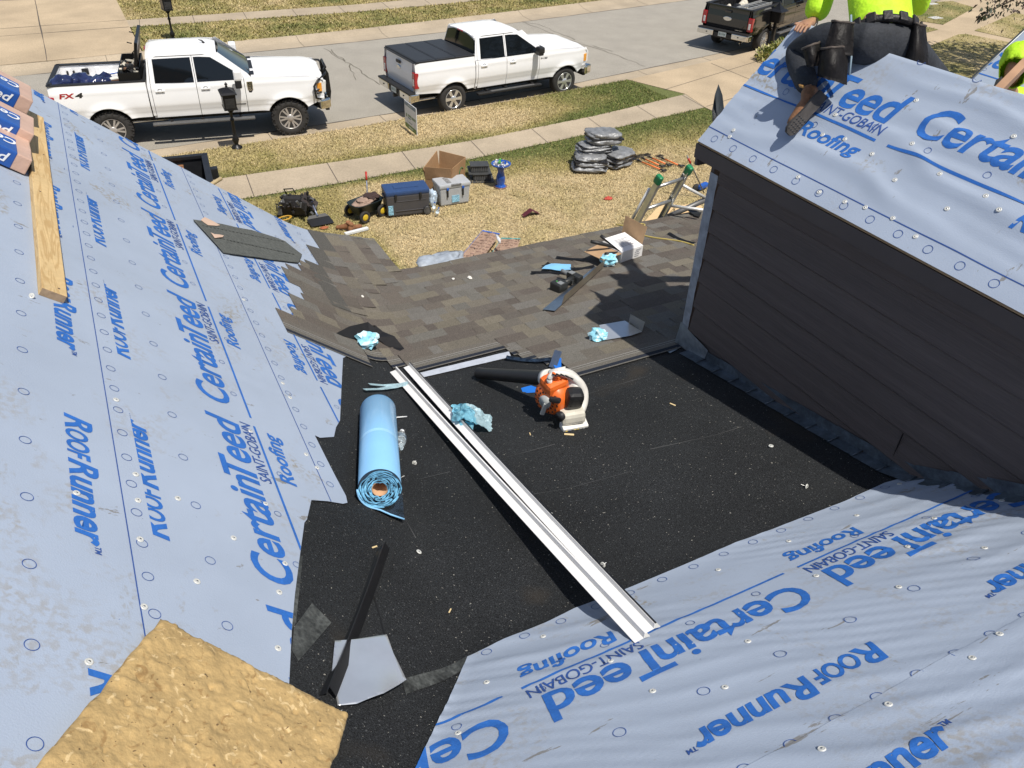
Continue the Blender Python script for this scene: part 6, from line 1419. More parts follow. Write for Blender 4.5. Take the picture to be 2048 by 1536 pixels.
for i, (px, lb) in enumerate((([(404, 450), (412, 445), (428, 452), (442, 460), (436, 462), (418, 460)], 'torn pinkish paper scrap on the upper end of the loose shingle'), ([(424, 477), (432, 481), (450, 483), (448, 487), (432, 488)], 'torn pinkish paper scrap on the lower end of the loose shingle'))):
    roofslab(px, .043, .002, MATS['shingle_wrapper_paper'], 'paper_scrap', lb, 'paper scrap', 'torn paper scraps', .02, .012)
# open white carton with tools
p = hit(1222, 518); cq = rz(.52); r = empty('white_carton', p+Vector((0, 0, .012)), cq.to_quaternion(), 'open white carton tipped on the shingles with tools inside', 'carton')
wc = mat('white_carton_card', (.76, .75, .74), .7, var=.02); ci = mat('carton_inside', (.42, .27, .15), .85)
W2, D2, H2 = .34, .30, .13; bm = BM()
A_, Bx = hit(1241, 529), hit(1282, 515); ex = (Bx-A_).normalized(); ey = Vector((-ex.y, ex.x, 0)); W2 = (Bx-A_).length*1.03; o_ = A_-r.location; R3 = cq.transposed()
L_ = lambda a, b, c: R3 @ (o_+ex*a+ey*b+Vector((0, 0, c+ML*0)))
D2 = .30; H2 = .125
def quad(bm, *P, mi=0): prism(bm, list(P), .004, None, mi)
quad(bm, L_(0, 0, 0), L_(W2, 0, 0), L_(W2, 0, H2), L_(0, 0, H2)); quad(bm, L_(0, 0, 0), L_(0, D2, -.02), L_(0, D2, H2-.02), L_(0, 0, H2)); quad(bm, L_(W2, 0, 0), L_(W2, D2, -.02), L_(W2, D2, H2-.02), L_(W2, 0, H2)); quad(bm, L_(0, D2, -.02), L_(W2, D2, -.02), L_(W2, D2, H2-.02), L_(0, D2, H2-.02)); quad(bm, L_(0, 0, .004), L_(W2, 0, .004), L_(W2, D2, -.016), L_(0, D2, -.016))
ob('carton_body', bm, wc, r)
bm = BM(); quad(bm, L_(-.0, 0, H2+.003), L_(W2, 0, H2+.003), L_(W2-.02, D2*.80, H2+.05), L_(.0, D2*.80, H2+.05)); ob('carton_lid', bm, wc, r)
bm = BM(); quad(bm, L_(W2, .02, H2), L_(W2, D2, H2-.02), L_(W2+.05, D2+.02, H2+.18), L_(W2+.05, .03, H2+.17)); ob('carton_flap', bm, ci, r); bm = BM(); quad(bm, L_(-.004, .0, H2-.01), L_(-.004, D2, H2-.03), L_(-.22, D2-.02, H2-.05), L_(-.22, .02, H2-.03)); ob('carton_flap', bm, ci, r)
bm = BM()
for k in range(7): 
    b_l = .25+.5*k/7; P4 = [L_(.05, D2*.8*b_l, H2+.0095+.05*b_l), L_(W2-.06-.03*(k % 3), D2*.8*b_l, H2+.0095+.05*b_l)]; tube(bm, P4, .0016, 4)
for k in range(3): tube(bm, [L_(W2*.62, -.0052, H2*.35+.022*k), L_(W2*(.82+.04*(k % 2)), -.0052, H2*.35+.022*k)], .0022, 4)
tube(bm, [L_(W2*.66, -.0052, H2*.86), L_(W2*.9, -.0052, H2*.86)], .0022, 4); ob('fine_print', bm, mat('grey_print', (.35, .35, .36), .8), r)
for i, (P2, rad, lb, cat) in enumerate((([(-.20, .22, .20), (.10, .10, .10)], .019, 'black handled hammer poking out of the white carton', 'hammer'), ([(-.16, .06, .13), (.06, .05, .09)], .017, 'short black handled tool lying on the brown carton flap', 'hand tool'), ([(.0, .30, .18), (.10, .16, .08)], .018, 'black gripped tool behind the hammer in the white carton', 'hand tool'))):
    bm = BM(); A2 = r.location+cq @ L_(*P2[0]); B2 = r.location+cq @ L_(*P2[1]); tube(bm, [A2, A2.lerp(B2, .3), A2.lerp(B2, .55), B2], [rad*.85, rad, rad*.8, rad*.7], 10); d_ = (B2-A2).normalized(); box(bm, B2, (.10, .03, .03), frame(d_.cross(Vector((0, 0, 1))), d_), bev=.006)
    tag(ob('hammer' if cat == 'hammer' else 'hand_tool', bm, plast), lb, cat, None)
# long bent flashing
Pf = [hit(u, v) for u, v in ((1085, 626), (1109, 629), (1206, 541), (1188, 540))]
r = empty('bent_flashing', Pf[0], None, 'long L shaped galvanised flashing lying across the shingles', 'flashing'); o_ = r.location; up = Vector((0, 0, .036))
f0, f1, f2, f3 = [q-o_+up for q in Pf]; dv = (f2-f1).normalized(); fl2 = f1+dv*.14
bm = BM(); prism(bm, [f0, f1, fl2, f2, f3], .0012); ob('flat_leg', bm, galv, r)
bm = BM(); prism(bm, [fl2, f2, f2+Vector((.02, 0, .085)), fl2+Vector((.02, 0, .085))], .0012, Vector((1, .6, 0)).normalized()); ob('upright_leg', bm, mat('warm_galvanised', (.42, .38, .31), .38, .85, var=.12, scale=7), r)
# nail gun
p = hit(1132, 577); q_ = rz(math.atan2((hit(1165, 556)-hit(1110, 580)).y, (hit(1165, 556)-hit(1110, 580)).x)); r = empty('cordless_drill', p+Vector((0, 0, .012)), q_.to_quaternion(), 'black cordless impact driver lying on the shingles beside the flashing', 'power tool')
dk_ = mat('tool_black', (.022, .023, .022), .5, var=.2, scale=20); tgn = mat('tool_green', (.10, .42, .10), .4); tgr = mat('tool_grey', (.34, .35, .34), .35, .4)
bm = BM(); box(bm, (-.105, 0, .050), (.105, .12, .085), bev=.014); box(bm, (-.05, 0, .052), (.03, .10, .07), bev=.01); ob('battery', bm, dk_, r)
bm = BM(); tube(bm, [(-.05, 0, .05), (.02, .0, .055), (.09, .0, .060)], [.030, .026, .030], 10); box(bm, (.11, 0, .06), (.07, .15, .075), bev=.02); box(bm, (.04, -.03, .055), (.03, .03, .03), bev=.006); ob('handle', bm, dk_, r)
bm = BM(); lathe(bm, [(.032, .06), (.026, .09), (.016, .12), (.016, .16), (.0, .16)], 14, (.115, 0, .062), 'Y'); box(bm, (.10, .03, .10), (.05, .05, .008), bev=.003); ob('gearbox', bm, tgr, r)
bm = BM(); box(bm, (-.105, -.02, .0935), (.05, .05, .003)); box(bm, (-.11, .02, .094), (.012, .012, .006), mi=1); ob('battery_label', bm, [tgr, tgn], r)
# strips around it
def curl_strip(px, wid, label, m_, name, cat, rise=.05, group=None):
    P = [hit(*q) for q in px]; bm = BM(); V = []; n = len(P)
    for i, p_ in enumerate(P):
        t = (P[min(i+1, n-1)]-P[max(0, i-1)]).normalized(); s_ = Vector((-t.y, t.x, 0)); z = .022+rise*abs(i/(n-1)-.45)**1.5*2
        V.append((bm.verts.new(p_+s_*wid/2+Vector((0, 0, z+rise*.4))), bm.verts.new(p_-s_*wid/2+Vector((0, 0, z)))))
    for a, b in zip(V, V[1:]): bm.faces.new((a[0], a[1], b[1], b[0]))
    bmesh.ops.solidify(bm, geom=bm.faces[:], thickness=.002); return tag(ob(name, bm, m_), label, cat, group)
bluef = mat('sky_blue_film', (.22, .52, .80), .35, var=.05, coat=.2)
roofslab([(1083, 547), (1090, 540), (1102, 537), (1122, 538), (1141, 537), (1141, 547), (1120, 549), (1100, 547)], .045, .003, bluef, 'film_strip', 'curled sky blue film strip lying on the shingles above the driver', 'film strip', None, .02, .02)
bstrip = mat('black_release_strip', (.022, .023, .026), .4, var=.2, scale=15)
for i, (px, lb) in enumerate((([(1062, 552), (1100, 550), (1145, 555)], 'thin black release strip under the sky blue film strip'), ([(1140, 545), (1165, 542), (1188, 540)], 'thin black release strip running from the blue strip to the flashing'), ([(1112, 521), (1140, 523), (1170, 527)], 'thin black release strip left of the white carton'), ([(1336, 472), (1352, 480), (1368, 487), (1388, 494)], 'crumpled black strip under the yellow hose by the dormer corner'), ([(1085, 540), (1092, 536), (1098, 533)], 'short black strip end behind the sky blue film strip'))):
    curl_strip(px, .035, lb, bstrip, 'release_strip', 'strip', .02, 'black release strips on the shingles')
roofslab([(1368, 424), (1376, 420), (1402, 433), (1398, 440), (1388, 438)], .045, .005, dkf, 'shingle_offcut', 'dark curled shingle offcut at the dormer corner by the eaves', 'shingle', None, .03, .03)
bm = BM(); pts = []
for u, v in ((1228, 452), (1246, 456), (1262, 458), (1280, 460), (1291, 456), (1288, 451), (1274, 452), (1265, 459), (1267, 467), (1279, 474), (1298, 478), (1320, 482), (1345, 484), (1370, 489), (1392, 497)):
    q_ = hit(u, v); q_.z += .024; pts.append(q_)
fine_ = []
for a, b in zip(pts, pts[1:]): fine_ += [a.lerp(b, k/4) for k in range(4)]
fine_.append(pts[-1]); sm = [sum((fine_[max(0, min(len(fine_)-1, i+k))] for k in range(-3, 4)), Vector())/7 for i in range(len(fine_))]
tube(bm, sm, .0095, 8); tag(ob('air_hose', bm, mat('yellow_hose', (.42, .33, .10), .55, var=.12, scale=12)), 'yellow air hose looping from the eaves to the dormer corner', 'hose')
# bent step flashing piece
P = [hit(u, v) for u, v in ((1197, 663), (1248, 654), (1256, 655), (1283, 670), (1260, 678), (1207, 687))]
r = empty('bent_metal_piece', P[0], None, 'short bent metal piece with an upturned end lying on the shingles', 'flashing'); Q = [q-P[0]+Vector((0, 0, .030)) for q in P]
mir = mat('bright_galvanised', (.72, .74, .76), .36, .75, var=.06, scale=5)
bm = BM(); prism(bm, [Q[0]+Vector((0, 0, .03)), Q[1]+Vector((0, 0, .03)), Q[4], Q[5]], .0012); prism(bm, [Q[1]+Vector((0, 0, .03)), Q[2], Q[3], Q[4]], .0012); ob('flat_leg', bm, mir, r)
bm = BM(); hU = pl(1290, 644, (0, 0, 1), (0, 0, P[3].z+.14))-P[0]; hL = pl(1261, 628, (0, 0, 1), (0, 0, P[2].z+.16))-P[0]; prism(bm, [Q[2], Q[3], hU, hL], .0012); ob('upturned_end', bm, MATS['warm_galvanised'], r)
# debris: cap nails on the membrane, wood chips, paper bits
for i, (u, v, tilt, lb) in enumerate(((838, 1107, 0, 'loose cap nail lying flat, left of the white drip edge'), (806, 958, 1, 'loose cap nail on its side just beside the blue roll'), (829, 929, 1, 'loose cap nail on its side below the crushed bottle'), (1060, 992, 0, 'loose cap nail lying flat just right of the white drip edge'), (1100, 1031, 1, 'loose cap nail on its side right of the white drip edge, mid length'), (1205, 1133, 1, 'loose cap nail upside down near the lower end of the drip edge'), (1612, 976, 1, 'loose cap nail standing upside down near the right edge of the black membrane'), (1541, 895, 0, 'loose white cap nail lying flat on the open black membrane'), (1756, 938, 0, 'loose cap nail lying in the dormer shadow'))):
    o = bpy.data.objects.new('cap_nail', nail_me); COL.objects.link(o); p = hit(u, v)+Vector((0, 0, .012)); n_ = SN(p.x, p.y) if not tilt else (SN(p.x, p.y)*.35+Vector((math.cos(i*1.9), math.sin(i*1.9)-.4, 0))).normalized()
    o.matrix_world = Matrix.Translation(p+n_*.0) @ frame(n_).to_4x4() @ Matrix.Scale(1.15, 4); tag(o, lb, 'cap nail', 'loose cap nails')
    if tilt:
        bm = BM(); lathe(bm, [(.0016, -.028), (.0016, .003)], 6); s_ = ob('nail_shank', bm, steel, o)
chip = mat('wood_chip', (.62, .48, .26), .8)
for i, (u, v, s_, lb) in enumerate(((748, 1097, .016, 'pale wood chip at the tip of the black drip edge'), (1060, 870, .012, 'tiny wood chip on the membrane left of the blower foot'), (1138, 871, .03, 'thin wood splinter in front of the blower foot'), (900, 1224, .012, 'tiny wood chip in the middle of the black membrane'), (1345, 811, .02, 'thin splinter on the membrane towards the dormer'))):
    bm = BM(); box(bm, (0, 0, .003), (s_*2, s_*.5, .004), rz(i*1.3), bev=.001); o = ob('wood_chip', bm, chip); p = hit(u, v); o.location = p+Vector((0, 0, .006)); tag(o, lb, 'wood chip', 'wood chips on the membrane')
for i, (u, v, lb) in enumerate(((940, 561, 'white paper bit on the shingles, larger one of two'), (907, 563, 'white paper bit on the shingles, smaller one of two'), (725, 599, 'white dot of paper low in the shingled valley'))):
    bm = BM(); bmesh.ops.create_icosphere(bm, subdivisions=2, radius=.022 if i == 0 else .014)
    for w_ in bm.verts: w_.co = Vector((w_.co.x, w_.co.y, w_.co.z*.6))*(1+.6*noise.noise(w_.co*60+Vector((i, 0, 0))))
    o = ob('paper_bit', bm, MATS['paper_white']); o.location = hit(u, v)+Vector((0, 0, .03)); tag(o, lb, 'paper scrap', 'white paper bits on the shingles')
# white drip edge, two nested lengths
wpnt = mat('white_coated_metal', (.78, .77, .75), .35, var=.03); gin = mat('grey_coated_back', (.56, .56, .54), .4, var=.06); bkc = mat('black_coated_metal', (.010, .010, .011), .3, var=.1)
A_ = hit(800, 742)+Vector((0, 0, .012)); E_ = hit(1288, 1283)+Vector((0, 0, .018)); ax = (E_-A_).normalized(); L_d = (E_-A_).length; side = Vector((-ax.y, ax.x, 0)).normalized(); side = side if side.x > 0 else -side; nup = side.cross(ax); nup = nup if nup.z > 0 else -nup
def profile(name, parent, prof, o0, length, m_, th=.0025, spread=0.0):
    bm = BM(); N_ = 24
    rows = []
    for k in range(N_+1):
        t_ = k/N_; sag = -.012*math.sin(math.pi*t_); c_ = o0+ax*(length*t_)+nup*sag+side*(spread*(1-t_))
        rows.append([bm.verts.new(c_+side*a_+nup*h_) for a_, h_ in prof])
    for a, b in zip(rows, rows[1:]):
        for j in range(len(prof)-1): bm.faces.new((a[j], a[j+1], b[j+1], b[j]))
    bmesh.ops.recalc_face_normals(bm, faces=bm.faces[:]); bmesh.ops.solidify(bm, geom=bm.faces[:], thickness=th); return ob(name, bm, m_, parent)
for i, (off, spr, len_, lb) in enumerate(((Vector((0, 0, 0)), -.03, L_d, 'long white drip edge bridging the black membrane, left of the nested pair'), (side*.060+nup*.010, .015, L_d*.995, 'long white drip edge bridging the black membrane, right of the nested pair'))):
    r = empty('drip_edge', A_, None, lb, 'drip edge', 'white drip edge lengths')
    profile('face_leg', r, [(-.046, -.002), (-.004, .004)], off, len_, wpnt, .002, spr); profile('top_leg', r, [(-.0035, .004), (.0, .028)], off, len_, wpnt, .002, spr)
    profile('hem', r, [(.0005, .028), (.008, .029)], off, len_, wpnt if i == 0 else bkc, .002, spr)
    profile('kick_leg', r, [(-.003, .0045), (.026, .0)], off, len_, gin, .002, spr)
# blue strips and straw
for i, (px, w_, lb) in enumerate((([(739, 776), (770, 777), (800, 776), (816, 774)], .028, 'pale turquoise backing strip under the drip edge, upper of two'), ([(729, 787), (760, 784), (790, 780), (812, 776)], .030, 'pale turquoise backing strip under the drip edge, lower of two'))):
    curl_strip(px, w_, lb, film_i, 'backing_strip', 'strip', .014, 'turquoise backing strips')
bm = BM(); a, b = hit(788, 838), hit(814, 836); tube(bm, [a+Vector((0, 0, .012)), b+Vector((0, 0, .012))], .004, 6); tag(ob('white_stick', bm, MATS['sign_white']), 'short white stick beside the blue roll', 'stick')
# roll of blue film faced membrane
rollb = mat('sky_blue_roll', (.245, .515, .80), .33, var=.05, scale=3, coat=.25, bump=.08, bscale=9); rolle = mat('roll_end_blue', (.16, .42, .64), .4, var=.55, scale=30); rollk = mat('roll_end_dark', (.015, .03, .05), .5)
R0 = .106; a, b = hit(734, 1012), hit(735, 836); ax2 = (b-a); ax2.z += 0; Lr = ax2.length*1.0; ax2.normalize(); nr = SN((a.x+b.x)/2, (a.y+b.y)/2); nr = (nr-ax2*nr.dot(ax2)).normalized(); M3 = Matrix((ax2.cross(nr)*-1, nr.cross(ax2.cross(nr)*-1)*1, nr)).transposed()
sx_ = nr.cross(ax2)*-1; sx_ = ax2.cross(nr); Mr = Matrix((sx_, ax2, nr)).transposed()
r = empty('membrane_roll', a+nr*.010, Mr.to_quaternion(), 'roll of sky blue self-adhesive membrane lying on the black roof', 'roll')
Lr = .93
bm = BM(); lathe(bm, [(R0*.97, 0), (R0, .004), (R0, Lr-.004), (R0*.97, Lr)], 48, (0, 0, R0), 'Y')
bmesh.ops.delete(bm, geom=[f for f in bm.faces if len(f.verts) > 4], context='FACES'); ob('roll_body', bm, rollb, r)
bm = BM(); lathe(bm, [(R0*1.006, Lr*.47), (R0*1.006, Lr*.505)], 48, (0, 0, R0), 'Y'); bmesh.ops.delete(bm, geom=[f for f in bm.faces if len(f.verts) > 4], context='FACES'); bmesh.ops.recalc_face_normals(bm, faces=bm.faces[:]); ob('join_tape', bm, mat('pale_blue_tape', (.33, .62, .88), .3, coat=.3), r)
bm = BM(); random.seed(4)
for yy, sg in ((.0, -1), (Lr, 1)):
    bm = BM(); rings = 9; rr0 = R0*.975; 
    for k in range(rings):
        ra = .040+(rr0-.040)*k/rings; rb = .040+(rr0-.040)*(k+.95)/rings; n_ = 40; A2 = []; B2 = []; C2 = []
        for j in range(n_):
            t_ = 6.2832*j/n_; w_ = .010*noise.noise((math.cos(t_)*2, math.sin(t_)*2, k*1.7)); d2 = sg*(.004+.012*noise.noise((math.cos(t_)*1.5+k, math.sin(t_)*1.5, 5))+.006)
            A2.append(bm.verts.new(((ra+w_)*math.cos(t_), yy+d2, R0+(ra+w_)*math.sin(t_)))); B2.append(bm.verts.new(((rb+w_)*math.cos(t_), yy+d2*1.1, R0+(rb+w_)*math.sin(t_)))); C2.append(bm.verts.new(((rb+.004)*math.cos(t_), yy-sg*.004, R0+(rb+.004)*math.sin(t_))))
        for j in range(n_):
            j2 = (j+1) % n_; f = bm.faces.new((A2[j], A2[j2], B2[j2], B2[j])); f.material_index = 0 if random.random() > .06 else 1; bm.faces.new((B2[j], B2[j2], C2[j2], C2[j])).material_index = 1
    bmesh.ops.recalc_face_normals(bm, faces=bm.faces[:]); ob('roll_end', bm, [rolle, rollk], r)
bm = BM(); lathe(bm, [(.040, -.006), (.040, Lr+.006), (.036, Lr+.006), (.036, -.006), (.040, -.006)], 28, (0, 0, R0), 'Y'); bmesh.ops.delete(bm, geom=[f for f in bm.faces if len(f.verts) > 4], context='FACES'); lathe(bm, [(.0, Lr*.5), (.037, Lr*.5)], 20, (0, 0, R0), 'Y', 1); ob('card_core', bm, [mat('core_card', (.50, .30, .17), .8), rollk], r)
bm = BM(); pts = [(R0*math.cos(t_), R0+R0*math.sin(t_)) for t_ in np.linspace(-2.6, -1.45, 8)]+[(.06, .006), (.12, .010), (.19, .022)]
pts = [(x*1.03, z+.004 if i_ > 7 else R0+(z-R0)*1.03) for i_, (x, z) in enumerate(pts)]
V = [[bm.verts.new((x, y, z)) for y in (-.008, .25 if x > .05 else .5, )] for x, z in pts]
for a2, b2 in zip(V, V[1:]): bm.faces.new((a2[0], a2[1], b2[1], b2[0]))
bmesh.ops.solidify(bm, geom=bm.faces[:], thickness=.004); ob('loose_tail', bm, [mat('tail_dark_blue', (.03, .05, .085), .25, var=.6, scale=25, coat=.4)], r)
bm = BM(); tube(bm, [(x, -.012, z) for x, z in pts], .005, 6); ob('tail_edge', bm, rollb, r)
# crushed bottle by the roll
pb = hit(801, 900); a, b = hit(800, 903), hit(806, 862); d_ = (b-a).normalized(); bo = bottle('water_bottle', a+Vector((0, 0, .035)), Vector((0, 0, 1)).rotation_difference(d_), 'crushed clear plastic bottle lying beside the blue roll', .010)
# black drip edge, bright sheet
A_ = hit(655, 1400)+Vector((0, 0, .02)); E_ = hit(766, 1104)+Vector((0, 0, .02)); ax = (E_-A_).normalized(); L_d = (E_-A_).length; side = Vector((ax.y, -ax.x, 0)).normalized(); nup = side.cross(ax); nup = nup if nup.z > 0 else -nup
r = empty('black_drip_edge', A_, None, 'short black drip edge lying across the bright metal sheet', 'drip edge')
profile('flat_leg', r, [(-.045, -.008), (.0, .012)], Vector(), L_d, bkc, .002); profile('upright_leg', r, [(.0005, .012), (.006, .036), (.010, .040)], Vector(), L_d, mat('black_metal_edge', (.028, .030, .034), .3, coat=.3), .002); profile('kick_leg', r, [(.0105, .040), (.032, .0)], Vector(), L_d, bkc, .002)
P = [hit(u, v) for u, v in ((672, 1294), (722, 1297), (777, 1301), (790, 1340), (815, 1389), (770, 1410), (715, 1420), (676, 1415), (664, 1350))]
sheetm = mat('mirror_galvanised', (.78, .80, .82), .30, .75, var=.08, scale=4)
Q = [(q.x, q.y) for q in P]; bm = gridbm(min(q[0] for q in Q), max(q[0] for q in Q), min(q[1] for q in Q), max(q[1] for q in Q), .012); clip(bm, Q, .03)
cx_ = sum(q[0] for q in Q)/len(Q); cy_ = sum(q[1] for q in Q)/len(Q)
for v in bm.verts:
    x, y = v.co.x, v.co.y; v.co.z = .6*S(x, y)+.4*S(cx_, cy_)+.06+.018*noise.noise((x*5, y*5, 3))+.010*math.sin((x-y)*14)*.5
zb_ = min(v.co.z-S(v.co.x, v.co.y) for v in bm.verts)
for v in bm.verts: v.co.z += .010-zb_; 
for f in bm.faces: f.smooth = True
bmesh.ops.solidify(bm, geom=bm.faces[:], thickness=.001); tag(ob('metal_sheet', bm, sheetm), 'bright rectangular metal sheet, slightly bent, lying in the black valley', 'metal sheet')
# foam cushion
foam = mat('tan_foam', (.43, .295, .125), .9, var=.14, scale=9, fine=.06, fscale=70, bump=.25, bscale=60)
t = foam.node_tree; N = t.nodes; b = N['Principled BSDF']; src = b.inputs['Base Color'].links[0].from_socket; tc = N.new('ShaderNodeTexCoord')
def flayer(src, sc, lo, hi, col, dist, asp=(1, 1, 1)):
    mp = N.new('ShaderNodeMapping'); mp.inputs['Scale'].default_value = asp; t.links.new(tc.outputs['Object'], mp.inputs[0]); n = N.new('ShaderNodeTexNoise'); n.inputs['Scale'].default_value = sc; n.inputs['Detail'].default_value = 4; n.inputs['Distortion'].default_value = dist; t.links.new(mp.outputs[0], n.inputs['Vector'])
    r2 = N.new('ShaderNodeMapRange'); r2.inputs[1].default_value = lo; r2.inputs[2].default_value = hi; t.links.new(n.outputs['Fac'], r2.inputs[0]); mx = N.new('ShaderNodeMix'); mx.data_type = 'RGBA'; t.links.new(r2.outputs[0], mx.inputs['Factor']); t.links.new(src, mx.inputs['A']); mx.inputs['B'].default_value = (*col, 1); return mx.outputs['Result']
src = flayer(src, 27, .61, .65, (.60, .44, .22), .9); src = flayer(src, 19, .60, .70, (.30, .185, .07), 1.5); src = flayer(src, 21, .69, .72, (.10, .065, .03), 1.2, (1, .5, 1)); src = flayer(src, 60, .68, .72, (.13, .08, .035), .4)
t.links.new(src, b.inputs['Base Color'])
E0, E1, E3 = hit(325, 1232), hit(702, 1426), hit(40, 1570)
cf = [(E0.x, E0.y, E0.z), (E1.x, E1.y, E1.z), (E3.x, E3.y, E3.z)]
E0 = E0+Vector((0, 0, .10)); n_ = 90; TH = .055
E1 = CAM+(E1-CAM)*((CAM.z-(E1.z+.10))/(CAM.z-E1.z)); E0 = CAM+(hit(325, 1232)-CAM)*.965; E3 = CAM+(E3-CAM)*.955
ea = E1-E0; eb = E3-E0; nf = ea.cross(eb).normalized(); nf = nf if nf.z > 0 else -nf
bm = BM(); rr = random.Random(2); V = []
for i in range(n_+1):
    row = []
    for j in range(n_+1):
        s_, t_ = i/n_, j/n_; e1 = .022*noise.noise((s_*14, 1, 0))+.014*noise.noise((s_*34, 3, 0)); e2 = .012*noise.noise((t_*9, 5, 0)); e3 = .02*noise.noise((t_*11, 8, 0))
        t2 = t_ if j else -abs(e1)*.0+e1*.6
        p_ = E0+ea*(s_+(e2 if i == 0 else 0)+(e3 if i == n_ else 0))+eb*t2*1.0
        edge = min(s_, 1-s_, t_)*n_; drop = .012*math.exp(-edge/1.2)
        h_ = .0065*noise.noise((s_*9, t_*9, 0))+.0055*max(0, noise.noise((s_*22, t_*20, 4))-.15)*2+.004*noise.noise((s_*50, t_*46, 9))-.010*max(0, noise.noise((s_*26, t_*22, 14))-.38)*3
        row.append(bm.verts.new(p_+nf*(h_-drop)))
    V.append(row)
for i in range(n_):
    for j in range(n_): bm.faces.new((V[i][j], V[i+1][j], V[i+1][j+1], V[i][j+1])).smooth = True
bnd = [e for e in bm.edges if e.is_boundary]; rX = bmesh.ops.extrude_edge_only(bm, edges=bnd); nv = [g for g in rX['geom'] if isinstance(g, bmesh.types.BMVert)]
for v in nv: v.co -= nf*TH
bmesh.ops.recalc_face_normals(bm, faces=bm.faces[:]); tag(ob('foam_cushion', bm, foam), 'big torn tan foam cushion pad lying in the near left corner', 'foam pad')
# ---- leaf blower
bo_ = hit(1118, 838); er = Vector((RT.x, RT.y, 0)).normalized(); ed = Vector((-er.y, er.x, 0)); Mb_ = Matrix((er, ed, Vector((0, 0, 1)))).transposed()
r = empty('leaf_blower', bo_+Vector((0, 0, .008)), Mb_.to_quaternion(), 'orange and white petrol leaf blower with a long black nozzle', 'leaf blower')
borange = mat('blower_orange', (.72, .14, .02), .38, var=.06, coat=.2); bwhite = mat('blower_white', (.70, .68, .63), .4, var=.10, scale=14); bblack = mat('blower_black', (.014, .014, .015), .42, var=.2, scale=10); bgrey = mat('blower_grey', (.36, .37, .36), .45)
axb = Vector((-.62, -.78, .08)).normalized()
Fa = frame(axb, Vector((0, 0, 1)))
def lz(bm, prof, c, n=28, mi=0): lathe(bm, prof, n, c, rot=Fa, mi=mi)
c0 = Vector((.02, .08, .165))
bm = BM(); lz(bm, [(.0, -.075), (.08, -.075), (.128, -.055), (.140, -.02), (.140, .02), (.125, .035), (.0, .035)], c0, 34); ob('fan_housing', bm, bwhite, r)
bm = BM(); lz(bm, [(.118, .03), (.122, .06), (.112, .115), (.092, .145), (.05, .155), (.0, .156)], c0+Vector((-.02, 0, -.01)), 26); box(bm, c0+axb*.075+Vector((-.02, .0, .075)), (.15, .13, .12), eul(.1, -.12, .55), bev=.03); ob('engine_shroud', bm, borange, r)
bm = BM()
for k in range(16):
    a_ = 6.2832*k/16
    for q2 in (.055, .082): box(bm, c0+Vector((-.02, 0, -.01))+Fa @ Vector((q2*math.cos(a_+q2*9), q2*math.sin(a_+q2*9), .153-(q2-.05)*.25)), (.014, .009, .008), Fa @ rz(a_))
ob('cooling_slots', bm, bblack, r)
bm = BM(); lz(bm, [(.042, .155), (.044, .166), (.0, .170)], c0+Vector((-.02, 0, -.015)), 20); ob('starter_disc', bm, bgrey, r)
bm = BM(); p1_ = c0+Vector((-.02, 0, -.015))+axb*.16+Vector((-.005, -.01, -.05)); box(bm, p1_, (.03, .018, .09), eul(0, .25, 0), bev=.008); ob('pull_grip', bm, bgrey, r)
bm = BM(); box(bm, (-.045, -.105, .225), (.075, .03, .035), eul(0, .3, .2), bev=.012); ob('choke_lever', bm, bblack, r)
bm = BM(); box(bm, (.075, -.055, .205), (.105, .10, .12), eul(.15, .12, .25), bev=.028); ob('air_filter_cover', bm, bblack, r)
bm = BM(); box(bm, (.07, -.085, .098), (.155, .11, .085), eul(0, -.08, .2), bev=.026); ob('fuel_tank', bm, mat('tank_plastic', (.60, .57, .48), .35, var=.12, scale=9), r)
bm = BM(); lz(bm, [(.030, 0), (.032, .025), (.0, .028)], Vector((.0, -.13, .125)), 14); ob('fuel_cap', bm, bblack, r)
bm = BM(); box(bm, (.085, -.105, .028), (.17, .075, .052), eul(.25, 0, .3), bev=.010); ob('foot', bm, bwhite, r)
bm = BM(); Fo = eul(.25, 0, .3)
for k, mi in enumerate((0, 1, 2, 0, 0, 3, 3)): box(bm, Vector((.085, -.105, .028))+Fo @ Vector((-.062+k*.019, -.0385, .002)), (.012, .002, .016), Fo, mi=mi)
ob('warning_label', bm, [mat('label_yellow', (.75, .55, .05), .5), mat('label_dark_blue', (.03, .05, .2), .5), bblack, bgrey], r)
bm = BM(); hp = [(-.085, -.03, .325), (-.070, -.025, .362), (-.03, -.01, .362), (.03, .015, .335), (.085, .03, .29), (.128, .035, .23), (.145, .02, .16), (.132, -.02, .10), (.10, -.06, .07)]
hs = []
for a, b in zip(hp, hp[1:]): hs += [Vector(a).lerp(Vector(b), k/4) for k in range(4)]
hs.append(Vector(hp[-1])); hs = [sum((hs[max(0, min(len(hs)-1, i+k))] for k in range(-2, 3)), Vector())/5 for i in range(len(hs))]
tube(bm, hs, [.017+.018*min(1, max(0, i-8)/14) for i in range(len(hs))], 12); tube(bm, [hs[0], (-.075, -.01, .28), (-.045, .02, .242), (.01, .035, .235), (.07, .04, .262)], [.017, .017, .017, .018, .022], 10); ob('handle', bm, bwhite, r)
bm = BM(); box(bm, (-.058, -.034, .372), (.022, .018, .012), eul(0, .3, 0), bev=.004); box(bm, (-.03, -.01, .318), (.03, .018, .035), eul(0, .5, 0), bev=.006); ob('throttle_trigger', bm, borange, r)
bm = BM()
for k_ in (6, 8, 10, 12, 14): q9 = hs[k_]; box(bm, q9+Vector((-.004, -.026, .006)), (.030, .006, .007), eul(0, .55, 0))
ob('handle_slots', bm, bblack, r)
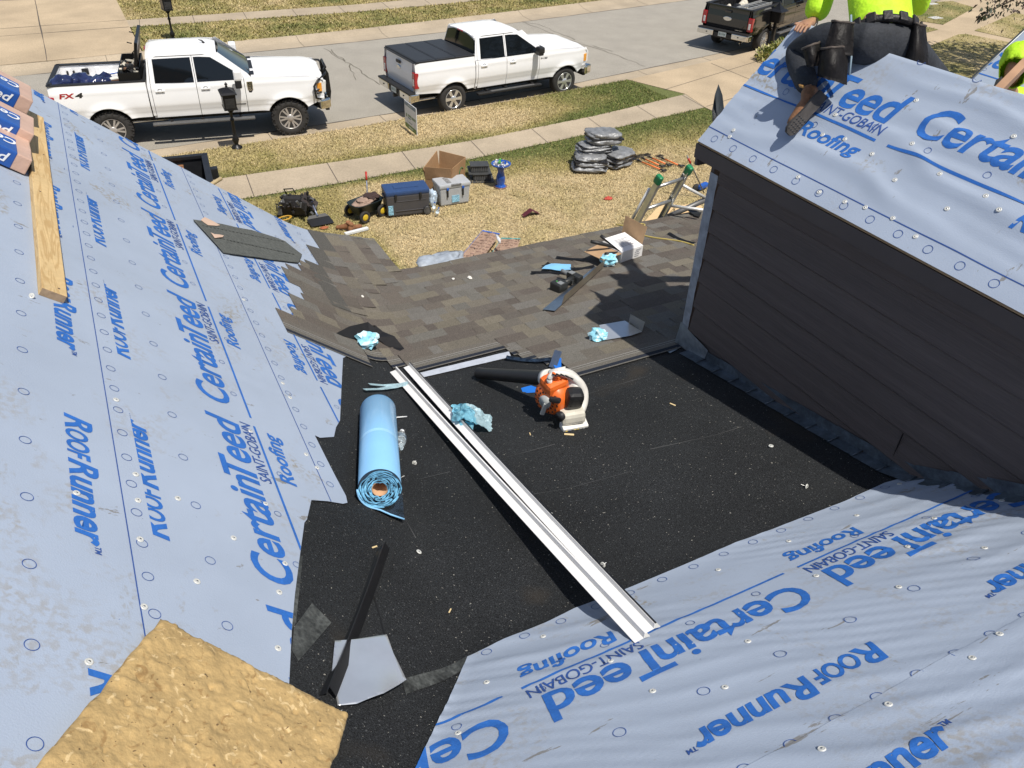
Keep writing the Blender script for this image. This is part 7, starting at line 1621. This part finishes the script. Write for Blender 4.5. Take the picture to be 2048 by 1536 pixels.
nz0 = Vector((-.07, .10, .235)); tip_ = (hit(958, 758)+Vector((0, 0, .05)))-r.location; tip_ = Mb_.transposed() @ tip_; dn = (tip_-nz0).normalized()
bm = BM(); tube(bm, [Vector((.03, .09, .25)), nz0], [.075, .058], 18); tube(bm, [nz0, nz0+dn*.05], [.062, .056], 18); ob('outlet', bm, bwhite, r)
bm = BM(); Lz = (tip_-nz0).length; tube(bm, [nz0+dn*.03, nz0+dn*(Lz*.5), nz0+dn*(Lz*.92), nz0+dn*Lz], [.050, .044, .040, .042], 20, cap=False); tube(bm, [nz0+dn*Lz, nz0+dn*(Lz-.12)], [.037, .036], 20, cap=True); ob('nozzle', bm, bblack, r)
# scraps behind the blower
btape = mat('blue_tape', (.015, .16, .62), .45, var=.1)
for i, (px, m_, lb, off, th) in enumerate((([(1042, 778), (1062, 774), (1082, 779), (1075, 786), (1046, 787)], btape, 'scrap of bright blue tape in front of the blower nozzle', .012, .002), ([(1122, 752), (1148, 748), (1134, 765)], galv, 'triangular metal offcut behind the blower handle', .02, .001), ([(1143, 765), (1158, 763), (1157, 782), (1147, 783)], MATS['clear_blue_bag'], 'scrap of crinkled clear film right of the blower', .014, .004), ([(1105, 735), (1112, 722), (1122, 724), (1122, 745), (1112, 748)], btape, 'crumpled blue tape scrap behind the blower handle', .03, .003))):
    roofslab(px, off, th, m_, 'metal_offcut' if m_ is galv else ('film_scrap' if i == 2 else 'tape_scrap'), lb, 'scrap', None, .02, .012)
curl_strip([(1012, 722), (1030, 724), (1052, 726), (1075, 728), (1100, 727)], .03, 'dark and bright blue tape strip curling from the shingle edge towards the blower', [MATS['tail_dark_blue']], 'tape_strip', 'tape', .02)
bm = BM(); P = [hit(u, v)+Vector((0, 0, z)) for u, v, z in ((1097, 738, .02), (1108, 722, .10), (1122, 726, .10), (1112, 742, .02))]; prism(bm, P, .001); tag(ob('metal_scrap', bm, galv), 'small bent metal scrap standing behind the blower handle', 'scrap')
# ---- far gable with a second worker
YG = 4.6; sG = .765; ra_ = pl(2005, 105, (0, 1, 0), (0, YG, 0)); 
def zG(x, y): return ra_.z+(x-ra_.x)*sG if x < xRG else ra_.z+(2*xRG-x-ra_.x)*sG
xRG = ra_.x+1.6; xEG = ra_.x-1.5
bm = None
wg = lambda x, y: .004+.006*noise.noise((x*1.3+y*.4, y*2.5, 3))
CG = math.sqrt(1+sG*sG)
sheet('underlayment', [(xEG, 1.0), (xRG+.3, 1.0), (xRG+.3, YG), (xEG, YG)], zG, .006, wg, house, .05, print_pattern(-4.7, -.9, -YG-.12, False, 1.0), lambda p_, q_: (xEG+q_/CG+.98, -p_))
bm = BM()
for x0, x1 in ((xEG, xRG), (xRG, 2*xRG-xEG)): prism(bm, [(x0, 1.0, zG(x0, 0)-.004), (x1, 1.0, zG(x1, 0)-.004), (x1, YG, zG(x1, 0)-.004), (x0, YG, zG(x0, 0)-.004)], .02)
ob('roof_deck', bm, wood_d, house)
bm = BM(); tube(bm, [(xEG, YG+.012, zG(xEG, 0)), (xRG, YG+.012, zG(xRG, 0))], .018, 6); ob('rake_drip_edge', bm, mat('dark_grey_metal', (.10, .11, .115), .35, .5), house)
bm = BM(); poly(bm, [(xEG+.2, YG-.12, 2.9), (2*xRG-xEG-.2, YG-.12, 2.9), (2*xRG-xEG-.2, YG-.12, zG(xEG, 0)), (xRG, YG-.12, zG(xRG, 0)-.1), (xEG+.2, YG-.12, zG(xEG, 0))]); box(bm, (xEG+.22, 2.6, (2.9+zG(xEG, 0))/2), (.04, 3.6, zG(xEG, 0)-2.9)); ob('gable_wall', bm, brown, house)
a_, b2 = pl(1990, 188, FW, CAM+FW*5.55), pl(2078, 98, FW, CAM+FW*5.85); bm = BM(); d_ = (b2-a_); fr_ = frame(d_.normalized(), RT); box(bm, (a_+b2)/2, (.055, .09, d_.length), fr_, bev=.004); tag(ob('lumber_board', bm, mat('brown_lumber', (.34, .20, .115), .7, var=.2, scale=4)), 'brown board slanting in front of the hooded second worker', 'board')
# loose flap of underlayment at the dormer's far corner
bm = BM(); FP = [(1426, 262), (1424, 222), (1430, 188), (1437, 168), (1445, 190), (1449, 225), (1448, 250), (1438, 268)]
base = Vector((DXE+.02, DY1+.05, DZE-.2)); dep = (base-CAM).dot(FW)+.10
P = [pl(u, v, FW, CAM+FW*(dep+.05*math.sin(i*1.3))) for i, (u, v) in enumerate(FP)]; c_ = sum(P, Vector())/len(P)+FW*.05; vs = [bm.verts.new(p) for p in P]; vc = bm.verts.new(c_)
for i in range(len(vs)): bm.faces.new((vs[i], vs[(i+1) % len(vs)], vc)).smooth = True
bmesh.ops.solidify(bm, geom=bm.faces[:], thickness=.003); ob('loose_underlayment_flap', bm, mat('underlayment_backside', (.045, .055, .065), .5, var=.3, scale=8), house)
# ---------------------------------------------------------------- people
def DP(u, v, d): return pl(u, v, FW, CAM+FW*d)
def skin(name, pts, edges, m_, parent, subs=2, root=0):
    me = bpy.data.meshes.new(name); me.from_pydata([tuple(p[0]) for p in pts], edges, []); o = link(me, name, m_, parent)
    o.modifiers.new('skin', 'SKIN').use_smooth_shade = True
    sv = me.skin_vertices[0].data if me.skin_vertices else None
    if sv is None:
        bm = bmesh.new(); bm.from_mesh(me); bm.verts.layers.skin.verify(); bm.to_mesh(me); bm.free(); sv = me.skin_vertices[0].data
    for i, p in enumerate(pts):
        r = p[1] if isinstance(p[1], (tuple, list)) else (p[1], p[1]); sv[i].radius = r; sv[i].use_root = (i == root)
    s = o.modifiers.new('sub', 'SUBSURF'); s.levels = subs; s.render_levels = subs; return o
skinm = mat('skin_tan', (.36, .19, .115), .55, var=.08, scale=20); hiv = mat('hi_vis_lime', (.50, .84, .02), .7, var=.09, scale=7, bump=1.0, bscale=9); denim = mat('dark_denim', (.022, .025, .031), .8, var=.35, scale=7, fine=.2, fscale=80, bump=.3, bscale=22)
pouchm = mat('dark_worn_leather', (.016, .013, .012), .55, var=.4, scale=14, bump=.35, bscale=24); trimm = mat('worn_seam', (.075, .058, .046), .7, var=.4, scale=40); inner = mat('pouch_inside', (.004, .004, .004), .9); hairm = mat('dark_hair', (.012, .010, .009), .7); bootm = mat('brown_boot', (.22, .105, .048), .6, var=.3, scale=18, fine=.15, fscale=60); solem = mat('dusty_black_sole', (.052, .046, .042), .8, var=.35, scale=16)
pel = DP(1766, 88, 4.42); wst = DP(1762, 40, 4.47); chs = DP(1752, -75, 4.58); nck = DP(1746, -165, 4.70); hed = DP(1742, -225, 4.78)
lsh = DP(1684, -125, 4.66); lel = DP(1655, -40, 4.80); lwr = DP(1627, 42, 4.82); rsh = DP(1815, -125, 4.56); rel = DP(1850, -40, 4.75); rwr = DP(1835, 30, 4.95)
lhp = DP(1722, 88, 4.40); lkn = DP(1590, 108, 4.74); lan = DP(1618, 178, 4.50); rhp = DP(1806, 96, 4.42); rkn = DP(1880, 165, 4.72); ran = DP(1845, 215, 4.45)
w1 = empty('person', (pel.x, pel.y, DZR), None, 'worker in lime hi-vis top and dark jeans kneeling astride the dormer ridge, seen from behind', 'person', 'roofers at work')
O = w1.location
def loc(p): return p-O
lm = lsh.lerp(lel, .5); tmid = lhp.lerp(lkn, .5)
hand = hit(1611, 60, zDD)+Vector((0, 0, .03)); hd_ = (hand-lwr).normalized()
B = [(loc(pel), (.12, .10)), (loc(chs), (.14, .10)), (loc(nck), .055), (loc(hed), .085), (loc(hed)+Vector((0, .02, .09)), .075), (loc(lsh), .055), (loc(lel), .042), (loc(lwr), .028), (loc(hand), .030), (loc(rsh), .055), (loc(rel), .042), (loc(rwr), .028), (loc(lhp), .085), (loc(lkn), .055), (loc(lan), .04), (loc(rhp), .085), (loc(rkn), .055), (loc(ran), .04), (loc(hed)+Vector((.03, .11, -.01)), .018)]
Eg = [(0, 1), (1, 2), (2, 3), (3, 4), (1, 5), (5, 6), (6, 7), (7, 8), (1, 9), (9, 10), (10, 11), (0, 12), (12, 13), (13, 14), (0, 15), (15, 16), (16, 17), (3, 18)]
fx = hd_.cross(Vector((0, 0, 1))).normalized()
for k, ln in enumerate((.070, .080, .076, .060)):
    b = len(B); st_ = loc(hand)+fx*(k-1.5)*.020+hd_*.03; B += [(st_, .0095), (st_+hd_*ln*.55+Vector((0, 0, .008)), .009), (st_+hd_*ln+Vector((0, 0, -.02)), .0075)]; Eg += [(8, b), (b, b+1), (b+1, b+2)]
b = len(B); B += [(loc(hand)+fx*.04, .011), (loc(hand)+fx*.062+hd_*.035, .009)]; Eg += [(8, b), (b, b+1)]
skin('body', B, Eg, skinm, w1)
J = [(loc(wst.lerp(pel, .80)), (.185, .145)), (loc(wst), (.180, .130)), (loc(chs), (.19, .135)), (loc(chs.lerp(nck, .7)), (.14, .10)), (loc(lsh), .085), (loc(lel), .072), (loc(lwr), (.078, .078)), (loc(rsh), .085), (loc(rel), .07), (loc(rwr), .055), (loc(lel.lerp(lwr, .55)), .082)]
skin('hi_vis_top', J, [(0, 1), (1, 2), (2, 3), (3, 4), (4, 5), (5, 10), (10, 6), (3, 7), (7, 8), (8, 9)], hiv, w1)
T = [(loc(pel.lerp(wst, .35)), (.165, .125)), (loc(pel), (.175, .135)), (loc(lhp), .12), (loc(tmid.lerp(DP(1652, 72, 4.52), .8)), .112), (loc(lkn), .082), (loc(lkn.lerp(lan, .45)), .072), (loc(lan), .066), (loc(rhp), .12), (loc(rhp.lerp(rkn, .5)), .095), (loc(rkn), .08), (loc(ran), .06)]
skin('jeans', T, [(0, 1), (1, 2), (2, 3), (3, 4), (4, 5), (5, 6), (1, 7), (7, 8), (8, 9), (9, 10)], denim, w1)
skin('hair', [(loc(hed)+Vector((0, -.02, .05)), .092), (loc(hed)+Vector((0, -.03, .0)), .085)], [(0, 1)], hairm, w1)
skin('cap', [(loc(hed)+Vector((0, .01, .10)), (.098, .05)), (loc(hed)+Vector((.04, .14, .075)), (.06, .012))], [(0, 1)], plast, w1)
# boot: sole turned towards the viewer
def boot(heel, toe, nrm, parent, up_):
    ax = (toe-heel); L_ = ax.length; ax.normalize(); nrm = (nrm-ax*nrm.dot(ax)).normalized(); sd = ax.cross(nrm)
    out = [(-.02, .036), (.06, .042), (.14, .036), (.20, .040), (.26, .047), (.31, .040), (.335, .020)]
    rim = [(x, w_) for x, w_ in out]+[(x, -w_) for x, w_ in out[::-1]]; k = L_/.31
    Pt = [heel+ax*(x*k)+sd*(y*k) for x, y in rim]
    bm = BM(); prism(bm, [p+nrm*.014 for p in Pt], .026, nrm)
    for i in range(5):
        for j in range(4):
            x = .20+i*.026; y = (j-1.5)*.020; lathe(bm, [(.006, .0142), (.005, .0152), (.0, .0152)], 8, heel+ax*(x*k)+sd*(y*k), rot=Matrix((sd, ax, nrm)).transposed(), mi=1)
    ob('sole', bm, [solem, plast], parent)
    pts = [(heel-nrm*.055+ax*.035, (.050, .046)), (heel-nrm*.060+ax*.12*k, (.050, .048)), (heel-nrm*.045+ax*.20*k, (.048, .036)), (heel-nrm*.035+ax*.285*k, (.045, .028)), (up_, (.056, .056))]
    return skin('boot', pts, [(0, 1), (1, 2), (2, 3), (0, 4)], bootm, parent)
heel, toe = DP(1642, 192, 4.40), DP(1580, 262, 4.45)
nv = (CAM-heel.lerp(toe, .5)).normalized()*.9+RT*.35-UP*.15
boot(loc(heel), loc(toe), nv, w1, loc(lan))
boot(loc(ran+Vector((.02, .0, -.06))), loc(ran+Vector((.06, -.16, -.16))), Vector((.6, -.6, -.2)), w1, loc(ran))
bm = BM(); tg = loc(DP(1603, 172, 4.43)); box(bm, tg, (.016, .012, .055), frame(nv, UP) @ rz(.6), bev=.004); ob('boot_tab', bm, mat('tan_tab', (.50, .26, .07), .7), w1)
bm = BM(); c_ = loc(pel.lerp(wst, .30)); axp = (wst-pel).normalized(); Fp = frame(axp, RT)
tube(bm, [c_+Fp @ Vector((.185*math.cos(t_), .140*math.sin(t_), 0)) for t_ in np.linspace(0, 6.2832, 29)[:-1]], .022, 8, closed=True)
for t_ in np.linspace(-2.6, -.5, 6): box(bm, c_+Fp @ Vector((.205*math.cos(t_), .160*math.sin(t_), 0)), (.05, .016, .06), Fp @ rz(t_+1.57), bev=.006)
ob('tool_belt', bm, pouchm, w1)
def pouch(name, corners, depth, wd_, parent):
    """hanging tool pouch: open mouth, bellied front"""
    (x0, y0), (x1, y1), (x2, y2), (x3, y3) = corners; n = 8; V = []
    for j in range(n+1):
        t_ = j/n; row = []
        for i in range(n+1):
            s_ = i/n; u = (x0+(x1-x0)*s_)*(1-t_)+(x3+(x2-x3)*s_)*t_; v = (y0+(y1-y0)*s_)*(1-t_)+(y3+(y2-y3)*s_)*t_
            bul = wd_*(math.sin(math.pi*min(1, max(0, s_)))**.6)*(.45+.55*math.sin(math.pi*min(1, .25+t_*.7)))
            row.append(loc(DP(u, v, depth-bul))+Vector((0, 0, .008*noise.noise((s_*4, t_*4, x0)))))
        V.append(row)
    bm = BM(); F = [[bm.verts.new(p) for p in r_] for r_ in V]
    for a, b in zip(F, F[1:]):
        for i in range(n): bm.faces.new((a[i], a[i+1], b[i+1], b[i])).smooth = True
    bmesh.ops.solidify(bm, geom=bm.faces[:], thickness=.006)
    back = [bm.verts.new(loc(DP(u, v, depth+.01))) for u, v in corners]; bm.faces.new(back)
    o = ob(name, bm, pouchm, parent)
    bm = BM(); tube(bm, [p for p in V[0]], .007, 6); ob('pouch_rim', bm, trimm, o); return o
pouch('tool_pouch', [(1664, 42), (1708, 46), (1706, 112), (1646, 104)], 4.30, .05, w1)
pouch('tool_pouch', [(1640, 98), (1697, 92), (1694, 170), (1634, 152)], 4.32, .10, w1)
pouch('tool_pouch', [(1604, 98), (1640, 84), (1648, 130), (1614, 134)], 4.38, .07, w1)
pouch('tool_pouch', [(1822, 44), (1852, 52), (1858, 132), (1808, 128)], 4.36, .09, w1)
bm = BM(); tube(bm, [loc(DP(1702, 30, 4.34)), loc(DP(1703, 110, 4.33)), loc(DP(1699, 150, 4.33))], .006, 6); ob('blue_tape_tail', bm, mat('pale_blue_grey', (.22, .30, .36), .6), w1)
# second worker, beyond the ridge
h0 = DP(2032, 126, 6.15); w2 = empty('person', (h0.x, h0.y, h0.z-.9), None, 'second worker in a lime hood, half hidden behind the slanting brown board', 'person', 'roofers at work'); O = w2.location
n0 = h0+Vector((.10, .05, -.20)); c0_ = h0+Vector((.28, .10, -.40)); p0_ = h0+Vector((.55, .2, -.70))
s1 = c0_+Vector((-.17, .10, .05)); s2 = c0_+Vector((.13, -.15, .05)); e1_ = s1+Vector((-.08, -.02, -.28)); e2_ = s2+Vector((.0, -.1, -.28)); h1_ = e1_+Vector((-.12, .06, -.16)); h2_ = e2_+Vector((-.18, -.05, -.12))
Bd = [(loc(p0_), .12), (loc(c0_), (.13, .10)), (loc(n0), .055), (loc(h0), .082), (loc(h0)+Vector((-.03, -.02, -.06)), .06), (loc(h0)+Vector((-.10, -.03, -.02)), .018), (loc(s1), .05), (loc(e1_), .04), (loc(h1_), .028), (loc(s2), .05), (loc(e2_), .04), (loc(h2_), .028)]
E2 = [(0, 1), (1, 2), (2, 3), (3, 4), (3, 5), (1, 6), (6, 7), (7, 8), (1, 9), (9, 10), (10, 11)]
for hh, pal in ((8, h1_), (11, h2_)):
    for k in range(5):
        b = len(Bd); st_ = loc(pal)+Vector((-.03, (k-2)*.018, -.02)); Bd += [(st_, .009), (st_+Vector((-.05-.01*(k in (1, 2)), (k-2)*.004, -.015)), .0075)]; E2 += [(hh, b), (b, b+1)]
skin('body', Bd, E2, skinm, w2)
skin('hi_vis_top', [(loc(p0_), .15), (loc(c0_), (.18, .14)), (loc(n0)+Vector((.05, .02, -.03)), .10), (loc(s1), .08), (loc(e1_), .065), (loc(s2), .08), (loc(e2_), .065)], [(0, 1), (1, 2), (1, 3), (3, 4), (1, 5), (5, 6)], hiv, w2)
# hood: shell open towards the lower left
bm = BM(); bmesh.ops.create_icosphere(bm, subdivisions=4, radius=1)
op = Vector((-.82, -.42, -.38)).normalized()
bmesh.ops.delete(bm, geom=[f for f in bm.faces if f.calc_center_median().normalized().dot(op) > .70], context='FACES')
for v in bm.verts:
    n_ = v.co.normalized(); k = 1+.10*noise.noise(n_*2.2); v.co = Vector((n_.x*.128, n_.y*.125, n_.z*.150))*k+Vector((.02, .0, .012)); d_ = n_.dot(op)
    if d_ > .5: v.co += op*.035*(d_-.5)*3
    if n_.z < -.5: v.co += Vector((.05, .02, -.05))
for f in bm.faces: f.smooth = True
bmesh.ops.solidify(bm, geom=bm.faces[:], thickness=.005); o = ob('hood', bm, hiv, w2); o.location = loc(h0)
bm = BM(); Fv = [DP(1992, 160, 6.1), DP(2004, 152, 6.12), DP(2006, 172, 6.1), DP(1996, 190, 6.1), DP(1980, 190, 6.1)]; prism(bm, [loc(p) for p in Fv], .05, (CAM-h0).normalized()); ob('dark_vest_front', bm, mat('black_vest', (.010, .011, .012), .8), w2)
